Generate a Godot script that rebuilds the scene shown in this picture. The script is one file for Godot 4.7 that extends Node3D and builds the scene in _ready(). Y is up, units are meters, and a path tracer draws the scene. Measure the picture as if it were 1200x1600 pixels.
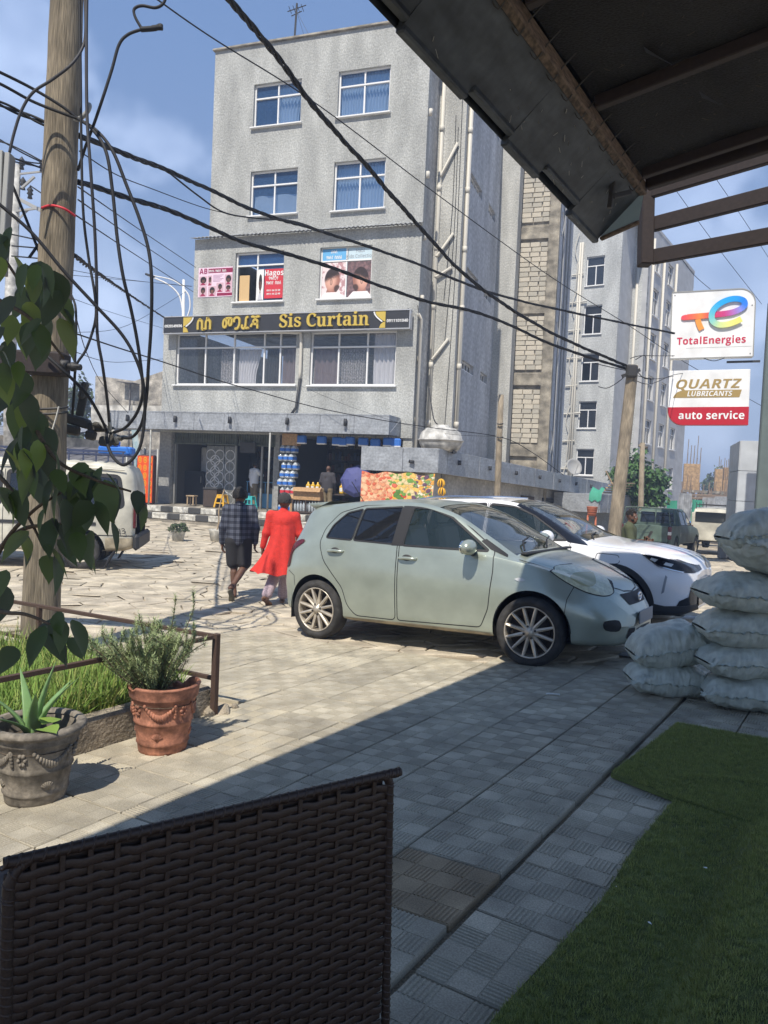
extends Node3D
# ---- frames: the camera stands at x=z=0; the street runs 33 degrees to the right of its view,the shop front 71 degrees to the left
const P1:=Vector3(0.54464,0,-0.83867)
const P2:=Vector3(-0.83867,0,-0.54464)
const FU:=Vector3(0.94552,0,0.32557)
const FW:=Vector3(0.32557,0,-0.94552)
const F0:=Vector3(0.85,0,-25.58)
const STREET_TURN:=-0.575959
const FRONT_TURN:=-0.331613
var cam_t:=Transform3D()
var names:={}
var rng:=RandomNumberGenerator.new()
var mats:={}
var ntexs:={}
func at(x: float,y: float,d: float) -> Vector3:
	return cam_t*Vector3((x - 600.0)/1200.0*d,(800.0 - y)/1200.0*d,-d)
func sp(s: float,p: float,h:=0.0) -> Vector3:
	return P2*s+P1*p+Vector3(0,h,0)
func fr(u: float,v: float,w: float) -> Vector3:
	return F0+FU*u+FW*w+Vector3(0,v,0)
func ground_h(q: Vector3) -> float:
	var s:=q.dot(P2)
	var p:=q.dot(P1)
	var h:=-0.05*clampf(s - 1.25,0.0,5.6)
	h+=0.12*smoothstep(13.0,21.0,s)
	h-=0.035*maxf(0.0,p - 14.0)*(1.0 - smoothstep(7.0,15.0,s))*(1.0 if p<60.0 else 46.0/maxf(p - 14.0,46.0))
	return h
func on_ground(q: Vector3,lift:=0.0) -> Vector3:
	return Vector3(q.x,ground_h(q)+lift,q.z)
func gsp(s: float,p: float,lift:=0.0) -> Vector3:
	return on_ground(sp(s,p),lift)
# ---- mesh builder
class MB:
	var st:=SurfaceTool.new()
	var empty:=true
	func _init() -> void:
		st.begin(Mesh.PRIMITIVE_TRIANGLES)
		st.set_smooth_group(-1)
	func sm(g: int) -> void:
		st.set_smooth_group(g)
	func col(c: Color) -> void:
		st.set_color(c)
	func tri(a: Vector3,b: Vector3,c: Vector3) -> void:
		st.add_vertex(a)
		st.add_vertex(b)
		st.add_vertex(c)
		empty=false
	func quad(a: Vector3,b: Vector3,c: Vector3,d: Vector3) -> void:
		tri(a,b,c)
		tri(a,c,d)
	func quv(a: Vector3,b: Vector3,c: Vector3,d: Vector3,ua: Vector2,uc: Vector2) -> void:
		var uu:=[ua,Vector2(uc.x,ua.y),uc,Vector2(ua.x,uc.y)]
		var vv:=[a,b,c,d]
		for i in [0,1,2,0,2,3]:
			st.set_uv(uu[i])
			st.add_vertex(vv[i])
		empty=false
	func box(c: Vector3,s: Vector3,bev:=0.0,b:=Basis()) -> void:
		var h:=s*0.5
		if bev<=0.0:
			var v: Array[Vector3]=[]
			for i in 8:
				v.append(c+b*Vector3(h.x if i & 1 else -h.x,h.y if i & 2 else -h.y,h.z if i & 4 else -h.z))
			quad(v[0],v[1],v[3],v[2])
			quad(v[5],v[4],v[6],v[7])
			quad(v[4],v[0],v[2],v[6])
			quad(v[1],v[5],v[7],v[3])
			quad(v[2],v[3],v[7],v[6])
			quad(v[4],v[5],v[1],v[0])
			return
		bev=minf(bev,minf(h.x,minf(h.y,h.z))*0.95)
		var p:={}
		for sx in [-1,1]:
			for sy in [-1,1]:
				for sz in [-1,1]:
					var k:=Vector3i(sx,sy,sz)
					var e:=Vector3(h.x*sx,h.y*sy,h.z*sz)
					p[k]=[c+b*(e - Vector3(0,bev*sy,bev*sz)),c+b*(e - Vector3(bev*sx,0,bev*sz)),c+b*(e - Vector3(bev*sx,bev*sy,0))]
		for ax in 3:
			var o1:=(ax+1) % 3
			var o2:=(ax+2) % 3
			for s_ in [-1,1]:
				var q: Array[Vector3]=[]
				for m in [[-1,-1],[1,-1],[1,1],[-1,1]]:
					var k:=Vector3i()
					k[ax]=s_
					k[o1]=m[0]
					k[o2]=m[1]
					q.append(p[k][ax])
				if s_>0:
					quad(q[3],q[2],q[1],q[0])
				else:
					quad(q[0],q[1],q[2],q[3])
			for m in [[-1,-1],[1,-1],[1,1],[-1,1]]:
				var ka:=Vector3i()
				var kb:=Vector3i()
				ka[ax]=-1
				kb[ax]=1
				ka[o1]=m[0]
				kb[o1]=m[0]
				ka[o2]=m[1]
				kb[o2]=m[1]
				if m[0]*m[1]>0:
					quad(p[ka][o1],p[kb][o1],p[kb][o2],p[ka][o2])
				else:
					quad(p[ka][o2],p[kb][o2],p[kb][o1],p[ka][o1])
		for k in p:
			if k.x*k.y*k.z>0:
				tri(p[k][0],p[k][2],p[k][1])
			else:
				tri(p[k][0],p[k][1],p[k][2])
	func bar(a: Vector3,b_: Vector3,w: float,h: float,bev:=0.0,up:=Vector3.UP) -> void:
		var z:=(b_ - a)
		var l:=z.length()
		if l<1e-6:
			return
		z /= l
		var x:=up.cross(z)
		if x.length()<1e-4:
			x=Vector3.RIGHT.cross(z)
		x=x.normalized()
		box((a+b_)*0.5,Vector3(w,h,l),bev,Basis(x,z.cross(x),z))
	func tube(pts: Array,r,sides:=8,caps:=true) -> void:
		var n:=pts.size()
		if n<2:
			return
		var ring: Array=[]
		var x:=Vector3.ZERO
		for i in n:
			var d: Vector3=pts[mini(i+1,n - 1)] - pts[maxi(i - 1,0)]
			d=d.normalized()
			if i==0:
				x=d.cross(Vector3.UP)
				if x.length()<0.05:
					x=d.cross(Vector3.RIGHT)
			x=(x - d*x.dot(d)).normalized()
			var y:=d.cross(x)
			var rr: float=r[i] if r is Array or r is PackedFloat32Array else r
			var one:=PackedVector3Array()
			for k in sides:
				var a:=TAU*k/sides
				one.append(pts[i]+(x*cos(a)+y*sin(a))*rr)
			ring.append(one)
		for i in n - 1:
			for k in sides:
				var k2:=(k+1) % sides
				quad(ring[i][k],ring[i+1][k],ring[i+1][k2],ring[i][k2])
		if caps:
			for k in range(1,sides - 1):
				tri(ring[0][0],ring[0][k],ring[0][k+1])
				tri(ring[n - 1][0],ring[n - 1][k+1],ring[n - 1][k])
	func lathe(c: Vector3,prof: Array,sides:=24,b:=Basis(),from:=0.0,to:=TAU) -> void:
		for i in prof.size() - 1:
			var p: Vector2=prof[i]
			var q: Vector2=prof[i+1]
			for k in sides:
				var a:=from+(to - from)*k/sides
				var a2:=from+(to - from)*(k+1)/sides
				var v1:=c+b*Vector3(p.x*cos(a),p.y,p.x*sin(a))
				var v2:=c+b*Vector3(p.x*cos(a2),p.y,p.x*sin(a2))
				var v3:=c+b*Vector3(q.x*cos(a2),q.y,q.x*sin(a2))
				var v4:=c+b*Vector3(q.x*cos(a),q.y,q.x*sin(a))
				if p.x<1e-5:
					tri(v1,v4,v3)
				elif q.x<1e-5:
					tri(v1,v3,v2)
				else:
					quad(v1,v4,v3,v2)
	func ball(c: Vector3,r: Vector3,nu:=12,nv:=8) -> void:
		for j in nv:
			var t1:=PI*j/nv
			var t2:=PI*(j+1)/nv
			for i in nu:
				var a:=TAU*i/nu
				var a2:=TAU*(i+1)/nu
				var v1:=c+Vector3(sin(t1)*cos(a),cos(t1),sin(t1)*sin(a))*r
				var v2:=c+Vector3(sin(t1)*cos(a2),cos(t1),sin(t1)*sin(a2))*r
				var v3:=c+Vector3(sin(t2)*cos(a2),cos(t2),sin(t2)*sin(a2))*r
				var v4:=c+Vector3(sin(t2)*cos(a),cos(t2),sin(t2)*sin(a))*r
				if j>0:
					tri(v1,v2,v3)
				if j<nv - 1:
					tri(v1,v3,v4)
	func prism(poly: PackedVector2Array,depth: float,t:=Transform3D()) -> void:
		if Geometry2D.is_polygon_clockwise(poly):
			poly.reverse()
		var idx:=Geometry2D.triangulate_polygon(poly)
		for i in range(0,idx.size(),3):
			var a:=poly[idx[i]]
			var b:=poly[idx[i+1]]
			var c:=poly[idx[i+2]]
			if (b - a).cross(c - a)>0:
				var s:=b
				b=c
				c=s
			tri(t*Vector3(a.x,a.y,0),t*Vector3(b.x,b.y,0),t*Vector3(c.x,c.y,0))
			if depth>0.0:
				tri(t*Vector3(a.x,a.y,-depth),t*Vector3(c.x,c.y,-depth),t*Vector3(b.x,b.y,-depth))
		if depth>0.0:
			for i in poly.size():
				var a:=poly[i]
				var b:=poly[(i+1) % poly.size()]
				quad(t*Vector3(a.x,a.y,0),t*Vector3(b.x,b.y,0),t*Vector3(b.x,b.y,-depth),t*Vector3(a.x,a.y,-depth))
	func wall(x0: float,x1: float,y0: float,y1: float,z: float,thick: float,holes: Array) -> void:
		var xs:=[x0,x1]
		var ys:=[y0,y1]
		for h in holes:
			xs.append_array([h[0],h[2]])
			ys.append_array([h[1],h[3]])
		xs.sort()
		ys.sort()
		for i in xs.size() - 1:
			for j in ys.size() - 1:
				if xs[i+1] - xs[i]<1e-5 or ys[j+1] - ys[j]<1e-5:
					continue
				var cx: float=(xs[i]+xs[i+1])/2
				var cy: float=(ys[j]+ys[j+1])/2
				var inside:=false
				for h in holes:
					inside=inside or (cx>h[0] and cx<h[2] and cy>h[1] and cy<h[3])
				if inside or cx<x0 or cx>x1 or cy<y0 or cy>y1:
					continue
				for zz in [z,z - thick]:
					var a:=Vector3(xs[i],ys[j],zz)
					var b:=Vector3(xs[i+1],ys[j],zz)
					var c:=Vector3(xs[i+1],ys[j+1],zz)
					var d:=Vector3(xs[i],ys[j+1],zz)
					if zz==z:
						quad(a,d,c,b)
					else:
						quad(a,b,c,d)
		for h in holes+[[x0,y0,x1,y1]]:
			var o:=1.0 if h.size()==4 and h != [x0,y0,x1,y1] else -1.0
			var q:=[Vector3(h[0],h[1],z),Vector3(h[2],h[1],z),Vector3(h[2],h[3],z),Vector3(h[0],h[3],z)]
			for i in 4:
				var a: Vector3=q[i]
				var b: Vector3=q[(i+1) % 4]
				var back:=Vector3(0,0,-thick)
				if o>0:
					quad(a,b,b+back,a+back)
				else:
					quad(b,a,a+back,b+back)
	func done() -> ArrayMesh:
		st.generate_normals()
		return st.commit()
	func raw() -> ArrayMesh:
		return st.commit()
# ---- nodes
func numbered(called: String,parent: Node) -> String:
	var key:="%d/%s" % [parent.get_instance_id(),called]
	var n: int=names.get(key,0)
	names[key]=n+1
	return called if n==0 else "%s_%03d" % [called,n]
func obj(called: String,mesh,m: Material,parent: Node=self,pos:=Vector3.ZERO,basis:=Basis()) -> MeshInstance3D:
	var o:=MeshInstance3D.new()
	o.name=numbered(called,parent)
	var me: Mesh=mesh.done() if mesh is MB else mesh
	o.mesh=me
	if m:
		o.material_override=m
	o.transform=Transform3D(basis,pos)
	parent.add_child(o,true)
	return o
func tag(o: Node,label:="",category:="",group:="",kind:="") -> Node:
	if label:
		o.set_meta("label",label)
	if category:
		o.set_meta("category",category)
	if group:
		o.set_meta("group",group)
	if kind:
		o.set_meta("kind",kind)
	return o
func thing(called: String,label: String,category: String,pos:=Vector3.ZERO,turn:=0.0,group:="") -> Node3D:
	var o:=Node3D.new()
	o.name=numbered(called,self)
	o.position=pos
	o.rotation.y=turn
	add_child(o,true)
	tag(o,label,category,group)
	return o
func copy_of(src: Node3D,label: String,pos: Vector3,turn:=0.0) -> Node3D:
	var o: Node3D=src.duplicate()
	var base:=src.name as String
	base=RegEx.create_from_string("_[0-9]{3}$").sub(base,"")
	o.name=numbered(base,self)
	o.position=pos
	o.rotation=Vector3(0,turn,0)
	add_child(o,true)
	o.set_meta("label",label)
	return o
func setting(called: String,mesh,m: Material) -> MeshInstance3D:
	var o:=obj(called,mesh,m)
	o.set_meta("kind","structure")
	return o
# ---- materials; colours are linear base colours
func ntex(sd: int,freq: float,lo: float,hi: float,octaves:=4,kind:=FastNoiseLite.TYPE_SIMPLEX_SMOOTH,size:=512,mid:=-1.0) -> NoiseTexture2D:
	var key:=[sd,freq,lo,hi,octaves,kind,size,mid]
	if ntexs.has(key):
		return ntexs[key]
	var n:=FastNoiseLite.new()
	n.seed=sd
	n.noise_type=kind
	n.frequency=freq
	n.fractal_octaves=octaves
	if kind==FastNoiseLite.TYPE_CELLULAR:
		n.cellular_return_type=FastNoiseLite.RETURN_DISTANCE
	var t:=NoiseTexture2D.new()
	t.width=size
	t.height=size
	t.seamless=true
	t.noise=n
	var g:=Gradient.new()
	g.set_color(0,Color(lo,lo,lo))
	g.set_color(1,Color(hi,hi,hi))
	if mid>=0.0:
		g.add_point(mid,Color(lo,lo,lo))
	t.color_ramp=g
	t.set_meta("mean",pow((lo+hi)*0.5,2.2))
	ntexs[key]=t
	return t
func mat(r: float,g: float,b: float,rough:=0.8,metal:=0.0) -> StandardMaterial3D:
	var m:=StandardMaterial3D.new()
	m.albedo_color=Color(r,g,b).linear_to_srgb()
	m.roughness=rough
	m.metallic=metal
	return m
func worn(m: StandardMaterial3D,tex: Texture2D,scale: Vector3,tex2: Texture2D=null,scale2:=Vector3.ONE,world:=true) -> StandardMaterial3D:
	m.albedo_texture=tex
	m.uv1_triplanar=true
	m.uv1_world_triplanar=world
	m.uv1_scale=scale
	var k: float=tex.get_meta("mean",1.0)*(tex2.get_meta("mean",1.0) if tex2 else 1.0)
	var c:=m.albedo_color.srgb_to_linear()
	k=maxf(k,maxf(c.r,maxf(c.g,c.b))/0.98)
	m.albedo_color=Color(c.r/k,c.g/k,c.b/k).linear_to_srgb()
	if tex2:
		m.detail_enabled=true
		m.detail_albedo=tex2
		m.detail_blend_mode=BaseMaterial3D.BLEND_MODE_MUL
		m.detail_uv_layer=BaseMaterial3D.DETAIL_UV_2
		m.uv2_triplanar=true
		m.uv2_world_triplanar=world
		m.uv2_scale=scale2
	return m
func relief(m: StandardMaterial3D,tex: Texture2D,cm: float) -> StandardMaterial3D:
	m.heightmap_enabled=true
	m.heightmap_texture=tex
	m.heightmap_scale=cm
	return m
func glass(r: float,g: float,b: float,a: float,rough:=0.03) -> StandardMaterial3D:
	var m:=mat(r,g,b,rough)
	m.albedo_color.a=a
	m.transparency=BaseMaterial3D.TRANSPARENCY_ALPHA
	m.metallic_specular=0.7
	return m
func text_mesh(s: String,height: float,depth: float,font:="Droid Sans",bold:=false) -> TextMesh:
	var f:=SystemFont.new()
	f.font_names=PackedStringArray([font])
	if bold:
		f.font_weight=700
	var t:=TextMesh.new()
	t.font=f
	t.text=s
	t.font_size=64
	t.pixel_size=height/64.0
	t.depth=depth
	t.curve_step=1.0
	return t
func spline(pts: Array,per:=6) -> Array:
	var out: Array=[]
	var n:=pts.size()
	for i in n - 1:
		var a: Vector3=pts[maxi(i - 1,0)]
		var b: Vector3=pts[i]
		var c: Vector3=pts[i+1]
		var d: Vector3=pts[mini(i+2,n - 1)]
		for k in per:
			out.append(b.cubic_interpolate(c,a,d,float(k)/per))
	out.append(pts[n - 1])
	return out
# ---- vehicles: a lofted shell whose openings,doors and lamps are cut exactly out of its side,plan or front view
class Shell:
	var xs:=PackedFloat32Array()
	var rows: Array=[]
	var nor: Array=[]
	var m:=0
	var g:={}
	static func pick(t: Array,x: float) -> float:
		var n:=t.size()
		if x<=t[0][0]:
			return t[0][1]
		if x>=t[n - 1][0]:
			return t[n - 1][1]
		for i in n - 1:
			if x<=t[i+1][0]:
				var h: float=t[i+1][0] - t[i][0]
				var u: float=(x - t[i][0])/h
				var d: float=(t[i+1][1] - t[i][1])/h
				var d0: float=d
				var d1: float=d
				if i>0:
					var dp: float=(t[i][1] - t[i - 1][1])/(t[i][0] - t[i - 1][0])
					d0=0.0 if dp*d<=0.0 else 2.0*dp*d/(dp+d)
				if i<n - 2:
					var dn: float=(t[i+2][1] - t[i+1][1])/(t[i+2][0] - t[i+1][0])
					d1=0.0 if dn*d<=0.0 else 2.0*dn*d/(dn+d)
				var u2:=u*u
				var u3:=u2*u
				return t[i][1]*(2*u3 - 3*u2+1)+t[i+1][1]*(3*u2 - 2*u3)+h*(d0*(u3 - 2*u2+u)+d1*(u3 - u2))
		return t[n - 1][1]
	func section(x: float) -> PackedVector3Array:
		var yb:=pick(g.bottom,x)
		var zs:=pick(g.side,x)
		var ybelt:=pick(g.belt,x)
		var zb:=pick(g.beltw,x)
		var yt:=pick(g.top,x)
		var zr:=pick(g.roofw,x)
		var yr:=yt - pick(g.crown,x)
		var ym:=lerpf(yb,ybelt,g.get("waist",0.62))
		ybelt=minf(ybelt,yr - 0.004)
		var k:=[Vector2(0,yb),Vector2(zs*0.8,yb),Vector2(zs*0.955,yb+0.035),Vector2(zs*0.985,yb+0.14),Vector2(zs,ym),Vector2(zb,ybelt),Vector2(zr,yr),Vector2(zr*0.86,yr+(yt - yr)*0.5),Vector2(zr*0.5,yr+(yt - yr)*0.88),Vector2(0,yt)]
		var per:=[1,2,2,4,5,6,2,2,2]
		var out:=PackedVector3Array()
		for i in 9:
			var a: Vector2=k[maxi(i - 1,0)]
			var b: Vector2=k[i]
			var c: Vector2=k[i+1]
			var d: Vector2=k[mini(i+2,9)]
			if i==8:
				d=Vector2(-k[8].x,k[8].y)
			if i==4:
				d=c+(c - b)*0.6
			if i==5:
				a=b - (c - b)*1.2+Vector2(-0.06,0)
				d=c+(c - b)+Vector2(-0.08,-0.02)
			for j in per[i]:
				var q:=b.lerp(c,float(j)/per[i]) if i<2 else b.cubic_interpolate(c,a,d,float(j)/per[i])
				out.append(Vector3(x,q.y,maxf(q.x,0.0)))
		out.append(Vector3(x,yt,0))
		return out
	func build(x0: float,x1: float,n: int,marks: Array) -> void:
		var list: Array=[]
		for i in n+1:
			list.append(lerpf(x0,x1,float(i)/n))
		for e in [0.006,0.018,0.04]:
			list.append(x0+e)
			list.append(x1 - e)
		for e in marks:
			list.append(e)
		list.sort()
		var last:=-1e9
		for x in list:
			if x - last>0.004:
				xs.append(x)
				last=x
		for x in xs:
			rows.append(section(x))
		m=rows[0].size()
		for i in rows.size():
			var one:=PackedVector3Array()
			for j in m:
				var du: Vector3=rows[mini(i+1,rows.size() - 1)][j] - rows[maxi(i - 1,0)][j]
				var a: Vector3=rows[i][maxi(j - 1,0)]
				var b: Vector3=rows[i][mini(j+1,m - 1)]
				if j==m - 1:
					b=a*Vector3(1,1,-1)
				var nn:=du.cross(b - a)
				if nn.length()<1e-9:
					nn=Vector3(0,1,0)
				one.append(nn.normalized())
			nor.append(one)
	func flat(p: Vector3,mode: int) -> Vector2:
		return Vector2(p.x,p.y) if mode==0 else (Vector2(p.x,p.z) if mode==1 else Vector2(p.z,p.y))
	func emit(st: SurfaceTool,p: Vector3,nn: Vector3,lift: float,side: int) -> void:
		var q:=p+nn*lift
		st.set_normal(Vector3(nn.x,nn.y,nn.z*side))
		st.add_vertex(Vector3(q.x,q.y,q.z*side))
	func fan(st: SurfaceTool,poly: PackedVector2Array,q: Array,qn: Array,mode: int,lift: float,sides: Array) -> void:
		var f: Array[Vector2]=[]
		for v in q:
			f.append(flat(v,mode))
		var idx:=Geometry2D.triangulate_polygon(poly)
		if idx.is_empty():
			return
		var pp: Array[Vector3]=[]
		var pn: Array[Vector3]=[]
		for v in poly:
			var best:=-1e9
			var bp:=Vector3.ZERO
			var bn:=Vector3.ZERO
			for t in [[0,1,2],[0,2,3]]:
				var a:=f[t[0]]
				var e1:=f[t[1]] - a
				var e2:=f[t[2]] - a
				var den:=e1.cross(e2)
				if absf(den)<1e-12:
					continue
				var w1:=(v - a).cross(e2)/den
				var w2:=e1.cross(v - a)/den
				var worst:=minf(w1,minf(w2,1.0 - w1 - w2))
				if worst>best:
					best=worst
					bp=q[t[0]]*(1.0 - w1 - w2)+q[t[1]]*w1+q[t[2]]*w2
					bn=qn[t[0]]*(1.0 - w1 - w2)+qn[t[1]]*w1+qn[t[2]]*w2
			pp.append(bp)
			pn.append(bn.normalized())
		for i in range(0,idx.size(),3):
			var a:=pp[idx[i]]
			var b:=pp[idx[i+1]]
			var c:=pp[idx[i+2]]
			var face:=(b - a).cross(c - a)
			var back:=face.dot(pn[idx[i]])>0
			for side in sides:
				var order:=[0,1,2] if back==(side<0) else [0,2,1]
				for k in order:
					emit(st,pp[idx[i+k]],pn[idx[i+k]],lift,side)
	func skin(cuts: Array,want: Array=[],lift:=0.0,jlo:=0,jhi:=999,xlo:=-1e9,xhi:=1e9,sides:=[1,-1]) -> ArrayMesh:
		var st:=SurfaceTool.new()
		st.begin(Mesh.PRIMITIVE_TRIANGLES)
		var all: Array=cuts+([want] if want else [])
		var boxes: Array=[]
		for c in all:
			var r:=Rect2(c[1][0],Vector2.ZERO)
			for v in c[1]:
				r=r.expand(v)
			boxes.append(r)
		for i in rows.size() - 1:
			if xs[i]<xlo - 1e-4 or xs[i+1]>xhi+1e-4:
				continue
			for j in range(jlo,mini(m - 1,jhi)):
				var q:=[rows[i][j],rows[i+1][j],rows[i+1][j+1],rows[i][j+1]]
				var qn:=[nor[i][j],nor[i+1][j],nor[i+1][j+1],nor[i][j+1]]
				var polys: Array=[]
				var mode:=-1
				var drop:=false
				for k in all.size():
					var is_want: bool=want and k==all.size() - 1
					var c: Array=all[k]
					var f:=PackedVector2Array()
					var r:=Rect2(flat(q[0],c[0]),Vector2.ZERO)
					for v in q:
						var v2:=flat(v,c[0])
						f.append(v2)
						r=r.expand(v2)
					var applies: bool=j>=c[2] and j<c[3] and xs[i]>=c[4] - 1e-4 and xs[i+1]<=c[5]+1e-4 and r.intersects(boxes[k],true) and absf(area(f))>1e-8 and (mode<0 or mode==c[0])
					if not applies:
						drop=drop or is_want
						continue
					if mode<0:
						mode=c[0]
						polys=[f]
					var next: Array=[]
					for p in polys:
						next.append_array(Geometry2D.intersect_polygons(p,c[1]) if is_want else Geometry2D.clip_polygons(p,c[1]))
					polys=next
				if drop:
					continue
				if mode<0:
					for t in [[0,1,2],[0,2,3]]:
						for side in sides:
							for k in ([0,2,1] if side>0 else [0,1,2]):
								emit(st,q[t[k]],qn[t[k]],lift,side)
				else:
					for p in polys:
						if p.size()>2 and absf(area(p))>1e-7:
							fan(st,p,q,qn,mode,lift,sides)
		return st.commit()
	static func area(p: PackedVector2Array) -> float:
		var s:=0.0
		for i in p.size():
			s+=p[i].cross(p[(i+1) % p.size()])
		return s*0.5
	func cap(x: float,st: SurfaceTool) -> void:
		var i:=0 if absf(x - xs[0])<absf(x - xs[xs.size() - 1]) else xs.size() - 1
		var r: PackedVector3Array=rows[i]
		var nn:=Vector3(-1 if i==0 else 1,0,0)
		for j in m - 1:
			var a:=r[j]
			var b:=r[j+1]
			for v in [a,b,b*Vector3(1,1,-1),a,b*Vector3(1,1,-1),a*Vector3(1,1,-1)]:
				st.set_normal(nn)
				st.add_vertex(v)
	func edge_strip(line: PackedVector2Array,width: float,closed:=true) -> Array:
		var out: Array=[]
		if closed:
			var big:=Geometry2D.offset_polygon(line,width*0.5,Geometry2D.JOIN_ROUND)
			var small:=Geometry2D.offset_polygon(line,-width*0.5,Geometry2D.JOIN_ROUND)
			out=[big[0],small[0] if small.size() else PackedVector2Array()]
		else:
			out=Geometry2D.offset_polyline(line,width*0.5,Geometry2D.JOIN_ROUND,Geometry2D.END_BUTT)
		return out
func arch(cx: float,cy: float,r: float,low: float,n:=28) -> PackedVector2Array:
	var p:=PackedVector2Array()
	for i in n+1:
		var a:=PI*i/n
		p.append(Vector2(cx+r*cos(a),cy+r*sin(a)))
	p.append(Vector2(cx - r,low))
	p.append(Vector2(cx+r,low))
	return p
func smooth_poly(p: Array,per:=5) -> PackedVector2Array:
	var out:=PackedVector2Array()
	var n:=p.size()
	for i in n:
		for k in per:
			out.append(p[i].cubic_interpolate(p[(i+1) % n],p[(i - 1+n) % n],p[(i+2) % n],float(k)/per))
	return out
func round_poly(p: Array,r: float,per:=4) -> PackedVector2Array:
	var out:=PackedVector2Array()
	var n:=p.size()
	for i in n:
		var a: Vector2=p[(i - 1+n) % n]
		var b: Vector2=p[i]
		var c: Vector2=p[(i+1) % n]
		var k:=minf(r,minf(a.distance_to(b),b.distance_to(c))*0.45)
		var s:=b+(a - b).normalized()*k
		var e:=b+(c - b).normalized()*k
		for j in per+1:
			var t:=float(j)/per
			out.append(s.lerp(b,t).lerp(b.lerp(e,t),t))
	return out
func make_wheel(car: Node3D,at_: Vector3,side: float,radius: float,width: float,rim_r: float,spokes: int,style: String,turn:=0.0) -> void:
	var w:=Node3D.new()
	w.name=numbered("wheel",car)
	w.transform=Transform3D(Basis(Vector3.UP,(0.0 if side>0 else PI)+turn),at_)
	car.add_child(w,true)
	var rot:=Basis(Vector3.RIGHT,PI/2)
	var t:=MB.new()
	t.sm(0)
	t.lathe(Vector3.ZERO,[Vector2(rim_r,-width),Vector2(rim_r+0.02,-width - 0.004),Vector2(radius - 0.02,-width+0.004),Vector2(radius,-width+0.03),Vector2(radius+0.002,-width*0.5),Vector2(radius,-0.03),Vector2(radius - 0.018,-0.006),Vector2((radius+rim_r)*0.5,0.004),Vector2(rim_r+0.008,-0.004),Vector2(rim_r,-0.016)],40,rot)
	obj("tyre",t,mats.tyre,w)
	var r:=MB.new()
	r.sm(0)
	r.lathe(Vector3.ZERO,[Vector2(rim_r*0.9,-width),Vector2(rim_r*0.94,-0.05),Vector2(rim_r - 0.014,-0.022),Vector2(rim_r - 0.01,-0.008),Vector2(rim_r,-0.004),Vector2(rim_r+0.002,-0.014)],40,rot)
	var rim_mat: Material=mats.rim
	if style=="steel":
		rim_mat=mats.rim_steel
		r.lathe(Vector3.ZERO,[Vector2(rim_r - 0.012,-0.02),Vector2(rim_r*0.8,-0.07),Vector2(rim_r*0.62,-0.035),Vector2(rim_r*0.5,-0.03),Vector2(rim_r*0.36,-0.055),Vector2(rim_r*0.3,-0.02),Vector2(0.0,-0.012)],32,rot)
	obj("rim",r,rim_mat,w)
	if style != "steel":
		var s:=MB.new()
		for i in spokes:
			var a:=TAU*(i+0.5)/spokes
			var d:=Vector3(cos(a),sin(a),0)
			var n:=Vector3(-sin(a),cos(a),0)
			var r0:=rim_r*0.16
			var r1:=rim_r - 0.008
			var w0:=rim_r*(0.075 if style=="thin" else 0.12)
			var w1:=rim_r*(0.05 if style=="thin" else 0.10)
			var f0:=Vector3(0,0,-0.03)
			var f1:=Vector3(0,0,-0.012)
			var bk:=Vector3(0,0,-0.035)
			var A:=d*r0+n*w0+f0
			var B:=d*r0 - n*w0+f0
			var C:=d*r1 - n*w1+f1
			var D:=d*r1+n*w1+f1
			var mid0:=d*r0+f0+Vector3(0,0,0.012)
			var mid1:=d*r1+f1+Vector3(0,0,0.006)
			s.quad(mid0,A,D,mid1)
			s.quad(B,mid0,mid1,C)
			s.quad(A,A+bk,D+bk,D)
			s.quad(B+bk,B,C,C+bk)
		s.sm(0)
		s.lathe(Vector3.ZERO,[Vector2(rim_r*0.3,-0.055),Vector2(rim_r*0.29,-0.026),Vector2(rim_r*0.17,-0.018),Vector2(rim_r*0.15,-0.006),Vector2(0.0,-0.002)],24,rot)
		obj("spokes",s,rim_mat,w)
		var k:=MB.new()
		for i in 5 if style != "thin" else 4:
			var a:=TAU*i/(5 if style != "thin" else 4)+0.3
			k.lathe(Vector3(cos(a),sin(a),0)*rim_r*0.235+Vector3(0,0,-0.026),[Vector2(0.012,-0.004),Vector2(0.011,0.012),Vector2(0,0.013)],6,rot)
		obj("lug_nuts",k,mats.dark_metal,w)
		var b:=MB.new()
		b.sm(0)
		b.lathe(Vector3(0,0,-0.085),[Vector2(rim_r*0.72,-0.012),Vector2(rim_r*0.72,0.0),Vector2(rim_r*0.4,0.002),Vector2(rim_r*0.36,0.03),Vector2(0,0.03)],28,rot)
		b.lathe(Vector3(0,0,-0.12),[Vector2(rim_r*0.94,0.0),Vector2(0,0.004)],28,rot)
		obj("brake_disc",b,mats.brake,w)
const XL:=-1e9
const XH:=1e9
func side_cut(poly: PackedVector2Array,jlo:=1,jhi:=20) -> Array:
	return [0,poly,jlo,jhi,XL,XH]
func shell_pane(car: Node3D,sh: Shell,poly: PackedVector2Array,m: Material,called:="window",frame:=0.016,frame_mat: Material=null) -> void:
	var e:=sh.edge_strip(poly,frame)
	for side in [[1],[-1]]:
		var w:=obj(called,sh.skin([],side_cut(poly,9),-0.004,9,20,XL,XH,side),m,car)
		if e[1].size():
			obj("window_frame",sh.skin([side_cut(e[1],9)],side_cut(e[0],9),0.003,9,20,XL,XH,side),frame_mat if frame_mat else mats.rubber,w)
func both(car: Node3D,called: String,sh: Shell,cuts: Array,want: Array,lift: float,jlo: int,jhi: int,m: Material) -> void:
	for side in [[1],[-1]]:
		obj(called,sh.skin(cuts,want,lift,jlo,jhi,XL,XH,side),m,car)
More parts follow.
